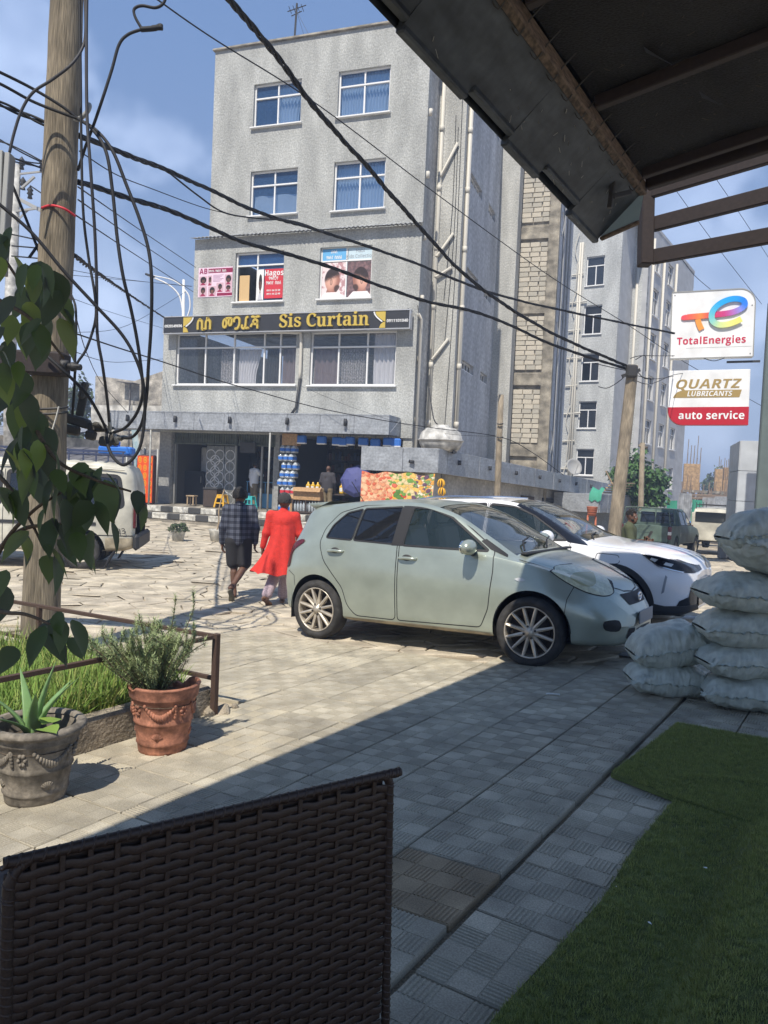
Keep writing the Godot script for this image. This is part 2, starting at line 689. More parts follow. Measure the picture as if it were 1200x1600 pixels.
func shell_gap(car: Node3D,sh: Shell,line: PackedVector2Array,width:=0.008) -> void:
	var holes:=[]
	var outer:=[]
	for p in sh.edge_strip(line,width,false):
		if Geometry2D.is_polygon_clockwise(p):
			holes.append(side_cut(p,1,20))
		else:
			outer.append(p)
	for p in outer:
		both(car,"panel_gap",sh,holes,side_cut(p,1,20),0.0015,1,20,mats.rubber)
func end_cap(car: Node3D,sh: Shell,x: float,m: Material) -> void:
	var st:=SurfaceTool.new()
	st.begin(Mesh.PRIMITIVE_TRIANGLES)
	sh.cap(x,st)
	obj("bumper_cap",st.commit(),m,car)
func wells(car: Node3D,spots: Array,r: float,z_out: float,low: float) -> void:
	for q in spots:
		for side in [1.0,-1.0]:
			var b:=MB.new()
			b.sm(0)
			var a:=arch(q.x,q.y,r,low)
			for i in a.size() - 2:
				b.quad(Vector3(a[i].x,a[i].y,z_out*side),Vector3(a[i+1].x,a[i+1].y,z_out*side),Vector3(a[i+1].x,a[i+1].y,(z_out - 0.34)*side),Vector3(a[i].x,a[i].y,(z_out - 0.34)*side))
			b.sm(-1)
			b.prism(a,0.0,Transform3D(Basis(),Vector3(0,0,(z_out - 0.33)*side)))
			obj("wheel_well",b,mats.rubber,car)
func handle_part(car: Node3D,sh: Shell,x: float,y: float,m: Material,long:=0.2) -> void:
	for side in [1.0,-1.0]:
		var z:=side_z(sh,x,y)
		var b:=MB.new()
		b.sm(0)
		b.tube(spline([Vector3(x - long/2,y,z+0.0),Vector3(x - long*0.35,y,z+0.026),Vector3(x,y+0.004,z+0.034),Vector3(x+long*0.35,y,z+0.026),Vector3(x+long/2,y,z+0.0)].map(func(v: Vector3) -> Vector3: return Vector3(v.x,v.y,v.z*side)),4),0.016,8)
		var h:=obj("door_handle",b,m,car)
		var c:=MB.new()
		c.sm(0)
		c.ball(Vector3(x - 0.01,y+0.004,(z - 0.002)*side),Vector3(long*0.3,0.034,0.012),14,8)
		obj("handle_recess",c,mats.dark_metal,h)
func side_z(sh: Shell,x: float,y: float) -> float:
	var r:=sh.section(x)
	for j in range(3,r.size() - 1):
		if r[j].y<=y and r[j+1].y>=y:
			return lerpf(r[j].z,r[j+1].z,(y - r[j].y)/maxf(r[j+1].y - r[j].y,1e-5))
	return r[9].z
func mirror_part(car: Node3D,at_: Vector3,size: Vector3,m: Material) -> void:
	for side in [1.0,-1.0]:
		var b:=MB.new()
		b.sm(0)
		b.ball(Vector3.ZERO,size,16,10)
		var bs:=Basis().rotated(Vector3.UP,0.15*side)
		var o:=obj("door_mirror",b,m,car,Vector3(at_.x,at_.y,at_.z*side),bs)
		var g:=MB.new()
		g.sm(0)
		g.ball(Vector3(-size.x*0.72,0,0),Vector3(size.x*0.3,size.y*0.86,size.z*0.86),16,8)
		obj("mirror_glass",g,mats.mirror,o)
		var a:=MB.new()
		a.bar(Vector3(0,-size.y*0.6,-size.z*0.4*side),Vector3(0.0,-size.y*1.15,-size.z*1.5*side),0.05,0.04,0.01)
		obj("mirror_arm",a,mats.plastic,o)
func seats(car: Node3D,rows_: Array,floor_y: float,half: float,m: Material) -> void:
	for x in rows_:
		for side in [1.0,-1.0]:
			var b:=MB.new()
			b.box(Vector3(x+0.1,floor_y+0.28,half*side),Vector3(0.48,0.16,0.46),0.05)
			b.box(Vector3(x - 0.2,floor_y+0.6,half*side),Vector3(0.13,0.62,0.44),0.05,Basis(Vector3(0,0,1),0.22))
			b.box(Vector3(x - 0.3,floor_y+1.0,half*side),Vector3(0.09,0.17,0.26),0.04,Basis(Vector3(0,0,1),0.12))
			obj("seat",b,m,car)
	var f:=MB.new()
	f.box(Vector3((rows_[0]+rows_[-1])*0.5+0.3,floor_y,0),Vector3(2.6,0.04,half*3.6))
	obj("cabin_floor",f,mats.plastic,car)
	var d:=MB.new()
	d.box(Vector3(rows_[-1]+0.95,floor_y+0.52,0),Vector3(0.4,0.24,half*3.5),0.08)
	obj("dashboard",d,mats.plastic,car)
	var w:=MB.new()
	w.sm(0)
	var ring: Array=[]
	for i in 25:
		var a:=TAU*i/24
		ring.append(Vector3(rows_[-1]+0.58+0.06*sin(a),floor_y+0.68+0.17*sin(a),half+0.18*cos(a)))
	w.tube(ring,0.014,6)
	obj("steering_wheel",w,mats.rubber,car)
func plate_part(car: Node3D,pos: Vector3,turn: float,text: String) -> void:
	var b:=MB.new()
	b.box(Vector3.ZERO,Vector3(0.46,0.12,0.012),0.004)
	var o:=obj("number_plate",b,mats.plate,car,pos,Basis(Vector3.UP,turn))
	if text:
		obj("lettering",text_mesh(text,0.08,0.004,"Droid Sans",true),mats.ink,o,Vector3(0,0,0.009))
func build_hatchback() -> void:
	var car:=thing("parked_hatchback","silver green five door hatchback with twelve spoke wheels parked across the paving","car",gsp(5.30,7.72,0.0),STREET_TURN)
	car.rotation.z=0.045
	car.scale=Vector3.ONE*1.045
	var sh:=Shell.new()
	sh.g={
		"bottom": [[-0.55,0.34],[-0.45,0.27],[-0.2,0.235],[0.5,0.22],[2.2,0.22],[2.9,0.21],[3.15,0.215],[3.26,0.26]],
		"side": [[-0.56,0.54],[-0.54,0.66],[-0.47,0.755],[-0.3,0.81],[0.1,0.842],[1.2,0.848],[2.1,0.845],[2.5,0.832],[2.8,0.785],[3.0,0.70],[3.14,0.575],[3.22,0.42],[3.26,0.30]],
		"belt": [[-0.56,0.74],[-0.45,0.98],[-0.2,1.05],[0.2,1.07],[0.9,1.045],[1.6,1.01],[2.1,0.975],[2.5,0.915],[2.85,0.79],[3.1,0.62],[3.26,0.45]],
		"beltw": [[-0.56,0.48],[-0.5,0.62],[-0.35,0.73],[-0.1,0.785],[0.5,0.81],[1.6,0.812],[2.2,0.795],[2.6,0.74],[2.9,0.63],[3.1,0.50],[3.22,0.36],[3.26,0.26]],
		"top": [[-0.56,0.80],[-0.50,1.01],[-0.40,1.18],[-0.24,1.415],[-0.1,1.462],[0.3,1.502],[0.8,1.522],[1.15,1.51],[1.5,1.43],[2.0,1.175],[2.3,1.025],[2.5,0.975],[2.8,0.88],[3.0,0.79],[3.13,0.69],[3.21,0.58],[3.26,0.50]],
		"roofw": [[-0.56,0.44],[-0.45,0.56],[-0.24,0.585],[0.2,0.60],[0.9,0.605],[1.5,0.615],[1.95,0.66],[2.3,0.70],[2.6,0.63],[2.9,0.50],[3.1,0.38],[3.26,0.2]],
		"crown": [[-0.56,0.02],[-0.3,0.045],[0.0,0.06],[1.3,0.065],[2.0,0.05],[2.4,0.06],[3.0,0.05],[3.26,0.03]],
	}
	sh.build(-0.56,3.26,84,[1.36,2.26,-0.46,-0.27])
	var paint: Material=mats.silver_green
	var qwin:=round_poly([Vector2(0.10,1.10),Vector2(0.155,1.235),Vector2(0.30,1.37),Vector2(0.49,1.412),Vector2(0.455,1.085)],0.03)
	var rwin:=round_poly([Vector2(0.475,1.085),Vector2(0.51,1.415),Vector2(0.98,1.44),Vector2(0.965,1.063)],0.025)
	var fwin:=round_poly([Vector2(1.085,1.056),Vector2(1.11,1.438),Vector2(1.30,1.43),Vector2(1.55,1.345),Vector2(2.02,1.035)],0.025)
	var tri_win:=round_poly([Vector2(2.03,1.05),Vector2(1.91,1.125),Vector2(1.95,1.145),Vector2(2.20,1.005),Vector2(2.21,0.985)],0.01)
	var cuts:=[]
	for p in [qwin,rwin,fwin]:
		cuts.append(side_cut(p,9))
	var wf:=arch(2.46,0.335,0.365,0.0)
	var wr:=arch(0.0,0.335,0.365,0.0)
	cuts.append(side_cut(wf))
	cuts.append(side_cut(wr))
	var ws:=PackedVector2Array([Vector2(1.36,-0.02),Vector2(1.36,0.545),Vector2(1.9,0.60),Vector2(2.26,0.655),Vector2(2.28,-0.02)])
	cuts.append([1,ws,20,26,1.2,2.4])
	var rearg:=PackedVector2Array([Vector2(-0.44,-0.02),Vector2(-0.44,0.5),Vector2(-0.285,0.53),Vector2(-0.285,-0.02)])
	cuts.append([1,rearg,20,26,-0.5,-0.2])
	var rdoor:=round_poly([Vector2(1.02,0.30),Vector2(0.53,0.30),Vector2(0.42,0.40),Vector2(0.36,0.58),Vector2(0.10,0.86),Vector2(0.03,1.02),Vector2(0.06,1.2),Vector2(0.2,1.37),Vector2(0.5,1.45),Vector2(1.03,1.475)],0.05)
	var fdoor:=round_poly([Vector2(1.045,0.30),Vector2(1.055,1.475),Vector2(1.32,1.46),Vector2(1.6,1.36),Vector2(2.08,1.04),Vector2(2.09,0.85),Vector2(2.05,0.5),Vector2(1.97,0.32)],0.04)
	var shell_cuts:=cuts+[side_cut(rdoor),side_cut(fdoor)]
	obj("body",sh.skin(shell_cuts),paint,car)
	end_cap(car,sh,-0.56,paint)
	end_cap(car,sh,3.26,paint)
	for d in [rdoor,fdoor]:
		both(car,"door",sh,cuts,side_cut(d),0.0,1,20,paint)
		var line:=PackedVector2Array(d)
		line.append(d[0])
		shell_gap(car,sh,line,0.009)
	shell_gap(car,sh,PackedVector2Array([Vector2(2.86,0.84),Vector2(2.79,0.64),Vector2(2.775,0.5)]),0.006)
	shell_gap(car,sh,PackedVector2Array([Vector2(-0.42,0.72),Vector2(-0.32,0.67),Vector2(-0.31,0.56)]),0.006)
	both(car,"pillar_trim",sh,[side_cut(rwin,9),side_cut(fwin,9)],side_cut(PackedVector2Array([Vector2(0.955,1.05),Vector2(0.985,1.45),Vector2(1.12,1.45),Vector2(1.09,1.05)]),9),0.003,9,20,mats.rubber)
	shell_pane(car,sh,qwin,mats.glass_dark)
	shell_pane(car,sh,rwin,mats.glass_dark)
	shell_pane(car,sh,fwin,mats.glass_car,"window",0.02)
	both(car,"mirror_triangle",sh,[],side_cut(tri_win,9),0.003,9,20,mats.rubber)
	obj("windshield",sh.skin([],[1,ws,20,26,1.2,2.4],-0.003,20,26),mats.glass_car,car)
	obj("rear_window",sh.skin([],[1,rearg,20,26,-0.5,-0.2],-0.003,20,26),mats.glass_dark,car)
	var hl:=smooth_poly([Vector2(2.60,0.905),Vector2(2.74,0.80),Vector2(2.92,0.705),Vector2(3.055,0.665),Vector2(3.085,0.69),Vector2(3.02,0.765),Vector2(2.88,0.855),Vector2(2.74,0.905)],4)
	for side in [[1],[-1]]:
		var h:=obj("headlight",sh.skin([],[0,hl,5,24,2.4,3.2],0.006,5,24,XL,XH,side),mats.lamp_hazy,car)
		for e in sh.edge_strip(hl,0.012).slice(0,1):
			obj("headlight_gap",sh.skin([],[0,e,5,24,2.4,3.2],0.003,5,24,XL,XH,side),mats.rubber,h)
		obj("headlight_bowl",sh.skin([],[0,smooth_poly([Vector2(2.76,0.845),Vector2(2.86,0.77),Vector2(2.95,0.745),Vector2(2.93,0.80),Vector2(2.85,0.85)],4),5,24,2.4,3.2],0.0085,5,24,XL,XH,side),mats.lamp_bowl,h)
		var tl:=smooth_poly([Vector2(-0.52,0.76),Vector2(-0.405,0.775),Vector2(-0.385,0.93),Vector2(-0.20,1.045),Vector2(-0.27,1.065),Vector2(-0.45,0.99),Vector2(-0.525,0.88)],4)
		obj("tail_light",sh.skin([],[0,tl,5,22,-0.6,0.0],0.008,5,22,XL,XH,side),mats.tail_red,car)
		var ind:=smooth_poly([Vector2(2.31,0.795),Vector2(2.36,0.775),Vector2(2.41,0.79),Vector2(2.36,0.81)],4)
		obj("side_indicator",sh.skin([],[0,ind,5,20,2.2,2.5],0.008,5,20,XL,XH,side),mats.lamp_clear,car)
		var fog:=smooth_poly([Vector2(0.50,0.36),Vector2(0.50,0.45),Vector2(0.64,0.45),Vector2(0.62,0.37)],3)
		obj("fog_lamp_recess",sh.skin([],[2,fog,2,26,2.8,3.3],0.004,2,26,2.8,XH,side),mats.rubber,car)
	var dusty:=PackedVector2Array([Vector2(0.37,0.2),Vector2(0.40,0.272),Vector2(1.2,0.285),Vector2(2.06,0.272),Vector2(2.09,0.2)])
	both(car,"dusty_sill",sh,[side_cut(wf),side_cut(wr)],side_cut(dusty,1,12),0.001,1,12,mats.van_dusty)
	var aer:=MB.new()
	aer.tube([Vector3(0.05,1.49,0.0),Vector3(-0.12,1.72,0.0)],0.005,5)
	obj("aerial",aer,mats.rubber,car)
	var gr:=round_poly([Vector2(-0.02,0.565),Vector2(-0.02,0.66),Vector2(0.33,0.665),Vector2(0.26,0.565)],0.02)
	var g:=obj("grille",sh.skin([],[2,gr,2,26,2.9,3.3],0.004,2,26,2.9,XH),mats.rubber,car)
	var low:=round_poly([Vector2(-0.02,0.26),Vector2(-0.02,0.37),Vector2(0.38,0.37),Vector2(0.42,0.28)],0.02)
	obj("lower_grille",sh.skin([],[2,low,2,26,2.9,3.3],0.004,2,26,2.9,XH),mats.rubber,car)
	var sl:=MB.new()
	for y in [0.29,0.318,0.346]:
		sl.tube([Vector3(3.16,y,-0.38),Vector3(3.255,y,-0.24),Vector3(3.27,y,0),Vector3(3.255,y,0.24),Vector3(3.16,y,0.38)],0.007,6)
	obj("grille_slats",sl,mats.plastic,g)
	var em:=MB.new()
	em.sm(0)
	for k in [[0.055,0.036,0.0],[0.028,0.033,0.0],[0.05,0.016,0.014]]:
		var ring: Array=[]
		for i in 21:
			ring.append(Vector3(3.225,0.625+k[2]+sin(TAU*i/20)*k[1],cos(TAU*i/20)*k[0]))
		em.tube(ring,0.006,6)
	obj("badge",em,mats.chrome,g)
	plate_part(car,Vector3(3.285,0.45,0.0),PI/2,"")
	var ho:=PackedVector2Array([Vector2(2.30,0.70),Vector2(2.55,0.655),Vector2(2.88,0.53),Vector2(3.05,0.38),Vector2(3.13,0.20),Vector2(3.15,0.0)])
	for p in sh.edge_strip(ho,0.008,false):
		obj("bonnet_gap",sh.skin([],[1,p,18,26,2.2,3.25],0.002,18,26),mats.rubber,car)
	var sp_:=MB.new()
	sp_.sm(0)
	var top:=PackedVector2Array()
	for i in 9:
		var z:=lerpf(-0.56,0.56,i/8.0)
		top.append(Vector2(z,-0.27 - 0.05*(1.0 - pow(absf(z)/0.56,2.0))))
	for i in 8:
		var a:=top[i]
		var b:=top[i+1]
		var f0:=Vector3(-0.02,1.488,a.x)
		var f1:=Vector3(-0.02,1.488,b.x)
		var e0:=Vector3(a.y - 0.06,1.462,a.x)
		var e1:=Vector3(b.y - 0.06,1.462,b.x)
		var l0:=Vector3(a.y+0.03,1.405,a.x*0.96)
		var l1:=Vector3(b.y+0.03,1.405,b.x*0.96)
		sp_.quad(f0,e0,e1,f1)
		sp_.quad(e0,l0,l1,e1)
		if i==0:
			sp_.tri(f0,l0,e0)
		if i==7:
			sp_.tri(f1,e1,l1)
	obj("roof_spoiler",sp_,paint,car)
	handle_part(car,sh,0.26,0.965,paint)
	handle_part(car,sh,1.16,0.93,paint)
	mirror_part(car,Vector3(1.89,1.075,0.93),Vector3(0.075,0.075,0.125),paint)
	var wi:=MB.new()
	wi.sm(0)
	wi.tube([Vector3(2.27,1.04,0.5),Vector3(2.16,1.115,0.28),Vector3(2.12,1.14,0.05)],0.009,6)
	obj("wiper",wi,mats.rubber,car)
	wi=MB.new()
	wi.tube([Vector3(2.28,1.04,-0.05),Vector3(2.19,1.11,-0.28),Vector3(2.13,1.13,-0.5)],0.009,6)
	obj("wiper",wi,mats.rubber,car)
	wi=MB.new()
	wi.box(Vector3(2.31,1.016,0.0),Vector3(0.07,0.02,1.24),0.008)
	obj("cowl_trim",wi,mats.rubber,car)
	seats(car,[0.35,1.2],0.34,0.36,mats.seat_grey)
	wells(car,[Vector2(2.46,0.335),Vector2(0,0.335)],0.368,0.80,0.2)
	for x in [0.0,2.46]:
		for side in [1.0,-1.0]:
			make_wheel(car,Vector3(x,0.318,0.838*side),side,0.318,0.205,0.237,12,"thin",0.12 if x>1.0 else 0.0)
	var un:=MB.new()
	un.box(Vector3(1.25,0.27,0),Vector3(3.3,0.1,1.2),0.02)
	obj("underbody",un,mats.rubber,car)
func build_suv() -> void:
	var car:=thing("parked_suv","white SUV with dark wheel arch cladding parked behind the silver green hatchback","car",gsp(5.36,10.13,0.0),STREET_TURN)
	car.rotation.z=0.045
	var sh:=Shell.new()
	sh.g={
		"bottom": [[-0.86,0.42],[-0.6,0.30],[0.0,0.25],[2.8,0.24],[3.4,0.24],[3.58,0.30]],
		"side": [[-0.87,0.6],[-0.82,0.78],[-0.6,0.88],[0,0.93],[2.6,0.935],[3.0,0.915],[3.3,0.845],[3.48,0.72],[3.56,0.58],[3.59,0.46]],
		"belt": [[-0.87,0.98],[-0.6,1.08],[0.3,1.08],[1.6,1.04],[2.3,1.03],[3.0,0.985],[3.4,0.90],[3.59,0.76]],
		"beltw": [[-0.87,0.56],[-0.6,0.78],[0.2,0.865],[1.6,0.87],[2.4,0.875],[3.0,0.845],[3.35,0.75],[3.52,0.6],[3.59,0.44]],
		"top": [[-0.87,1.0],[-0.78,1.2],[-0.62,1.44],[-0.4,1.545],[0.3,1.605],[0.9,1.61],[1.3,1.575],[1.7,1.42],[2.2,1.155],[2.5,1.075],[2.9,1.04],[3.25,0.975],[3.45,0.90],[3.55,0.82],[3.59,0.74]],
		"roofw": [[-0.87,0.5],[-0.6,0.6],[0.2,0.645],[1.2,0.65],[1.7,0.68],[2.2,0.75],[2.6,0.78],[3.2,0.68],[3.45,0.5],[3.59,0.3]],
		"crown": [[-0.87,0.03],[0.0,0.06],[1.3,0.065],[2.4,0.045],[3.3,0.045],[3.59,0.03]],
	}
	sh.build(-0.87,3.59,84,[1.22,2.34,-0.74,-0.5])
	var paint: Material=mats.white_paint
	var fwin:=round_poly([Vector2(1.02,1.075),Vector2(1.0,1.525),Vector2(1.35,1.50),Vector2(1.62,1.395),Vector2(2.12,1.085)],0.03)
	var rwin:=round_poly([Vector2(0.1,1.10),Vector2(0.14,1.50),Vector2(0.93,1.53),Vector2(0.94,1.075)],0.03)
	var qwin:=round_poly([Vector2(-0.45,1.2),Vector2(-0.25,1.42),Vector2(0.06,1.49),Vector2(0.02,1.11)],0.03)
	var cuts:=[side_cut(fwin,9),side_cut(rwin,9),side_cut(qwin,9)]
	var wf:=arch(2.72,0.355,0.41,0.0)
	var wr:=arch(0.0,0.355,0.41,0.0)
	cuts.append(side_cut(wf))
	cuts.append(side_cut(wr))
	var ws:=PackedVector2Array([Vector2(1.22,-0.02),Vector2(1.22,0.60),Vector2(1.7,0.635),Vector2(2.34,0.72),Vector2(2.36,-0.02)])
	cuts.append([1,ws,20,26,1.0,2.5])
	var fdoor:=round_poly([Vector2(1.0,0.36),Vector2(0.98,1.56),Vector2(1.35,1.535),Vector2(1.65,1.42),Vector2(2.16,1.09),Vector2(2.2,0.9),Vector2(2.15,0.5),Vector2(2.05,0.36)],0.04)
	var rdoor:=round_poly([Vector2(0.98,0.36),Vector2(0.5,0.36),Vector2(0.42,0.6),Vector2(0.1,0.95),Vector2(0.08,1.5),Vector2(0.96,1.56)],0.04)
	obj("body",sh.skin(cuts+[side_cut(fdoor),side_cut(rdoor)]),paint,car)
	end_cap(car,sh,-0.87,paint)
	end_cap(car,sh,3.59,paint)
	for d in [fdoor,rdoor]:
		both(car,"door",sh,cuts,side_cut(d),0.0,1,20,paint)
		var line:=PackedVector2Array(d)
		line.append(d[0])
		shell_gap(car,sh,line,0.008)
	shell_pane(car,sh,fwin,mats.glass_car,"window",0.03)
	shell_pane(car,sh,rwin,mats.glass_dark,"window",0.03)
	shell_pane(car,sh,qwin,mats.glass_dark,"window",0.03)
	var ap:=PackedVector2Array([Vector2(1.40,1.545),Vector2(1.70,1.43),Vector2(2.22,1.12),Vector2(2.4,1.03),Vector2(2.14,1.06),Vector2(1.64,1.385),Vector2(1.36,1.51)])
	both(car,"pillar_trim",sh,[side_cut(fwin,9,24)],[0,ap,9,24,1.0,2.6],0.004,9,22,mats.gloss_black)
	obj("windshield",sh.skin([],[1,ws,20,26,1.0,2.5],-0.003,20,26),mats.glass_car,car)
	var hl:=round_poly([Vector2(3.04,0.955),Vector2(3.22,0.815),Vector2(3.48,0.745),Vector2(3.585,0.735),Vector2(3.575,0.80),Vector2(3.40,0.885),Vector2(3.2,0.935)],0.025)
	for side in [[1],[-1]]:
		var h:=obj("headlight",sh.skin([],[0,hl,9,24,2.9,3.6],0.005,9,24,XL,XH,side),mats.gloss_black,car)
		for k in [[Vector2(3.13,0.895),Vector2(3.19,0.865),Vector2(3.22,0.895),Vector2(3.15,0.915)],[Vector2(3.28,0.835),Vector2(3.36,0.815),Vector2(3.38,0.845),Vector2(3.30,0.865)]]:
			obj("headlight_lens",sh.skin([],[0,PackedVector2Array(k),9,24,2.9,3.6],0.009,9,24,XL,XH,side),mats.lamp_clear,h)
		for e in sh.edge_strip(PackedVector2Array([Vector2(3.05,0.95),Vector2(3.225,0.82),Vector2(3.48,0.75)]),0.012,false):
			obj("headlight_strip",sh.skin([],[0,e,9,24,2.9,3.6],0.009,9,24,XL,XH,side),mats.chrome,h)
		var cr:=PackedVector2Array([Vector2(3.31,0.72),Vector2(3.33,0.70),Vector2(3.30,0.52),Vector2(3.27,0.50)])
		obj("bumper_crease",sh.skin([],[0,cr,3,16,3.0,3.6],0.003,3,16,XL,XH,side),mats.shade_grey,car)
	for c in [2.72,0.0]:
		var big:=arch(c,0.355,0.475,0.0)
		both(car,"arch_cladding",sh,[side_cut(arch(c,0.355,0.41,0.0))],side_cut(big,1,16),0.012,1,16,mats.plastic)
	var sill:=PackedVector2Array([Vector2(0.3,0.2),Vector2(2.4,0.2),Vector2(2.4,0.37),Vector2(0.3,0.37)])
	both(car,"sill_cladding",sh,[side_cut(wf),side_cut(wr)],side_cut(sill,1,16),0.012,1,16,mats.plastic)
	var chin:=PackedVector2Array([Vector2(3.0,0.2),Vector2(3.62,0.2),Vector2(3.62,0.36),Vector2(3.3,0.36),Vector2(3.0,0.42)])
	both(car,"chin_cladding",sh,[side_cut(wf)],[0,chin,1,20,2.9,3.6],0.012,1,20,mats.plastic)
	var vent:=PackedVector2Array([Vector2(3.42,0.36),Vector2(3.62,0.36),Vector2(3.62,0.62),Vector2(3.56,0.62),Vector2(3.53,0.46),Vector2(3.45,0.42)])
	both(car,"air_intake",sh,[],[0,vent,3,20,3.3,3.6],0.006,3,20,mats.gloss_black)
	var nose:=MB.new()
	nose.box(Vector3(3.60,0.42,0),Vector3(0.02,0.16,0.9),0.006)
	obj("lower_grille",nose,mats.gloss_black,car)
	plate_part(car,Vector3(3.612,0.60,0.0),PI/2,"")
	handle_part(car,sh,0.32,0.97,paint)
	handle_part(car,sh,1.22,0.95,paint)
	mirror_part(car,Vector3(1.93,1.13,1.03),Vector3(0.09,0.085,0.13),paint)
	for side in [1.0,-1.0]:
		var rail:=MB.new()
		rail.tube(spline([Vector3(-0.3,1.55,0.6*side),Vector3(0.0,1.60,0.6*side),Vector3(0.5,1.625,0.6*side),Vector3(1.0,1.60,0.6*side)],4),0.018,6)
		obj("roof_rail",rail,mats.chrome,car)
	var wi:=MB.new()
	wi.tube([Vector3(2.37,1.09,0.55),Vector3(2.26,1.135,0.3),Vector3(2.22,1.16,0.0)],0.009,6)
	obj("wiper",wi,mats.rubber,car)
	var cap:=PackedVector2Array()
	for p in round_poly([Vector2(2.78,0.93),Vector2(2.52,0.95),Vector2(2.5,0.86),Vector2(2.62,0.80),Vector2(2.80,0.84)],0.03):
		cap.append(p)
	for e in sh.edge_strip(cap,0.006,false):
		obj("charge_flap_gap",sh.skin([side_cut(wf)],[0,e,5,20,2.3,3.0],0.003,5,20,XL,XH,[1]),mats.rubber,car)
	seats(car,[0.4,1.3],0.42,0.4,mats.seat_dark)
	wells(car,[Vector2(2.72,0.355),Vector2(0,0.355)],0.413,0.86,0.2)
	for x in [0.0,2.72]:
		for side in [1.0,-1.0]:
			make_wheel(car,Vector3(x,0.345,0.92*side),side,0.345,0.22,0.235,5,"wide",0.0)
	var un:=MB.new()
	un.box(Vector3(1.35,0.3,0),Vector3(3.8,0.1,1.3),0.02)
	obj("underbody",un,mats.rubber,car)
func build_van() -> void:
	var rear:=at(150,893,14.2)
	var car:=thing("parked_minibus","dusty cream minibus with a roof rack parked beyond the wooden pole","van",on_ground(rear+Vector3(-0.42,0,-0.79)),PI+0.174)
	var sh:=Shell.new()
	sh.g={
		"bottom": [[-0.92,0.42],[-0.7,0.36],[0,0.33],[3.2,0.33],[3.6,0.4]],
		"side": [[-0.93,0.70],[-0.88,0.80],[-0.70,0.845],[0,0.85],[3.0,0.84],[3.4,0.78],[3.6,0.62]],
		"belt": [[-0.93,1.10],[-0.5,1.12],[2.0,1.10],[3.0,1.05],[3.6,0.95]],
		"beltw": [[-0.93,0.69],[-0.86,0.79],[-0.5,0.835],[2.6,0.83],[3.2,0.76],[3.6,0.56]],
		"top": [[-0.93,1.40],[-0.90,1.62],[-0.80,1.90],[-0.62,1.98],[0.0,2.02],[2.0,2.01],[2.5,1.93],[3.0,1.55],[3.4,1.15],[3.6,1.0]],
		"roofw": [[-0.93,0.58],[-0.8,0.66],[0,0.70],[2.0,0.70],[2.6,0.70],[3.6,0.5]],
		"crown": [[-0.93,0.03],[-0.6,0.09],[2.0,0.09],[3.0,0.05],[3.6,0.03]],
	}
	sh.build(-0.93,3.6,64,[])
	var wins:=[
		round_poly([Vector2(-0.72,1.17),Vector2(-0.62,1.74),Vector2(0.28,1.76),Vector2(0.28,1.17)],0.09),
		round_poly([Vector2(0.36,1.17),Vector2(0.36,1.76),Vector2(1.3,1.76),Vector2(1.3,1.17)],0.05),
		round_poly([Vector2(1.42,1.17),Vector2(1.42,1.74),Vector2(2.3,1.72),Vector2(2.75,1.22)],0.05)]
	var cuts:=[]
	for w in wins:
		cuts.append(side_cut(w,9))
	for x in [0.0,2.58]:
		cuts.append(side_cut(arch(x,0.34,0.42,0.0)))
	obj("body",sh.skin(cuts),mats.van_cream,car)
	end_cap(car,sh,-0.93,mats.van_cream)
	end_cap(car,sh,3.6,mats.van_cream)
	for w in wins:
		shell_pane(car,sh,w,mats.glass_dark,"window",0.07)
	var stripe:=PackedVector2Array([Vector2(-0.25,0.82),Vector2(1.9,0.82),Vector2(1.9,0.88),Vector2(-0.25,0.88)])
	both(car,"side_moulding",sh,[],side_cut(stripe,1,16),0.012,1,16,mats.plastic)
	var bump:=PackedVector2Array([Vector2(-1.0,0.3),Vector2(-1.0,0.60),Vector2(-0.42,0.60),Vector2(-0.42,0.3)])
	both(car,"lower_panel",sh,[cuts[3]],side_cut(bump,1,16),0.014,1,16,mats.van_dusty)
	shell_gap(car,sh,PackedVector2Array([Vector2(-0.9,0.64),Vector2(0.9,0.64)]),0.02)
	shell_gap(car,sh,PackedVector2Array([Vector2(1.36,0.4),Vector2(1.36,1.8)]),0.012)
	shell_gap(car,sh,PackedVector2Array([Vector2(0.32,0.66),Vector2(0.32,1.15)]),0.012)
	var bb:=MB.new()
	bb.box(Vector3(-0.96,0.52,0),Vector3(0.12,0.3,1.66),0.05)
	obj("rear_bumper",bb,mats.plastic,car)
	for side in [1.0,-1.0]:
		var tl:=MB.new()
		tl.box(Vector3(-0.925,0.98,0.73*side),Vector3(0.05,0.40,0.12),0.02)
		obj("tail_light",tl,mats.tail_red,car)
		var gut:=MB.new()
		gut.tube([Vector3(-0.72,1.86,0.72*side),Vector3(0,1.885,0.745*side),Vector3(2.2,1.87,0.745*side)],0.014,6)
		obj("rain_gutter",gut,mats.van_cream,car)
		var fl:=MB.new()
		fl.box(Vector3(-0.50,0.20,0.76*side),Vector3(0.03,0.34,0.24),0.005,Basis(Vector3(0,0,1),0.5))
		obj("mud_flap",fl,mats.rubber,car)
	var le:=obj("flank_lettering",text_mesh("TR3",0.15,0.003,"Droid Sans"),mats.ink,car,Vector3(-0.66,0.72,-0.866),Basis(Vector3.UP,PI)*Basis(Vector3(0,0,1),0.14))
	le.set_meta("label","black hand painted letters on the rear flank")
	var stk:=obj("sticker_lettering",text_mesh("HORIZON",0.09,0.002,"Droid Sans",true),mats.sign_red,car,Vector3(-0.38,1.55,-0.80),Basis(Vector3.UP,PI)*Basis(Vector3(1,0,0),-0.16))
	stk.set_meta("label","red sticker in the rear side window")
	var rack:=MB.new()
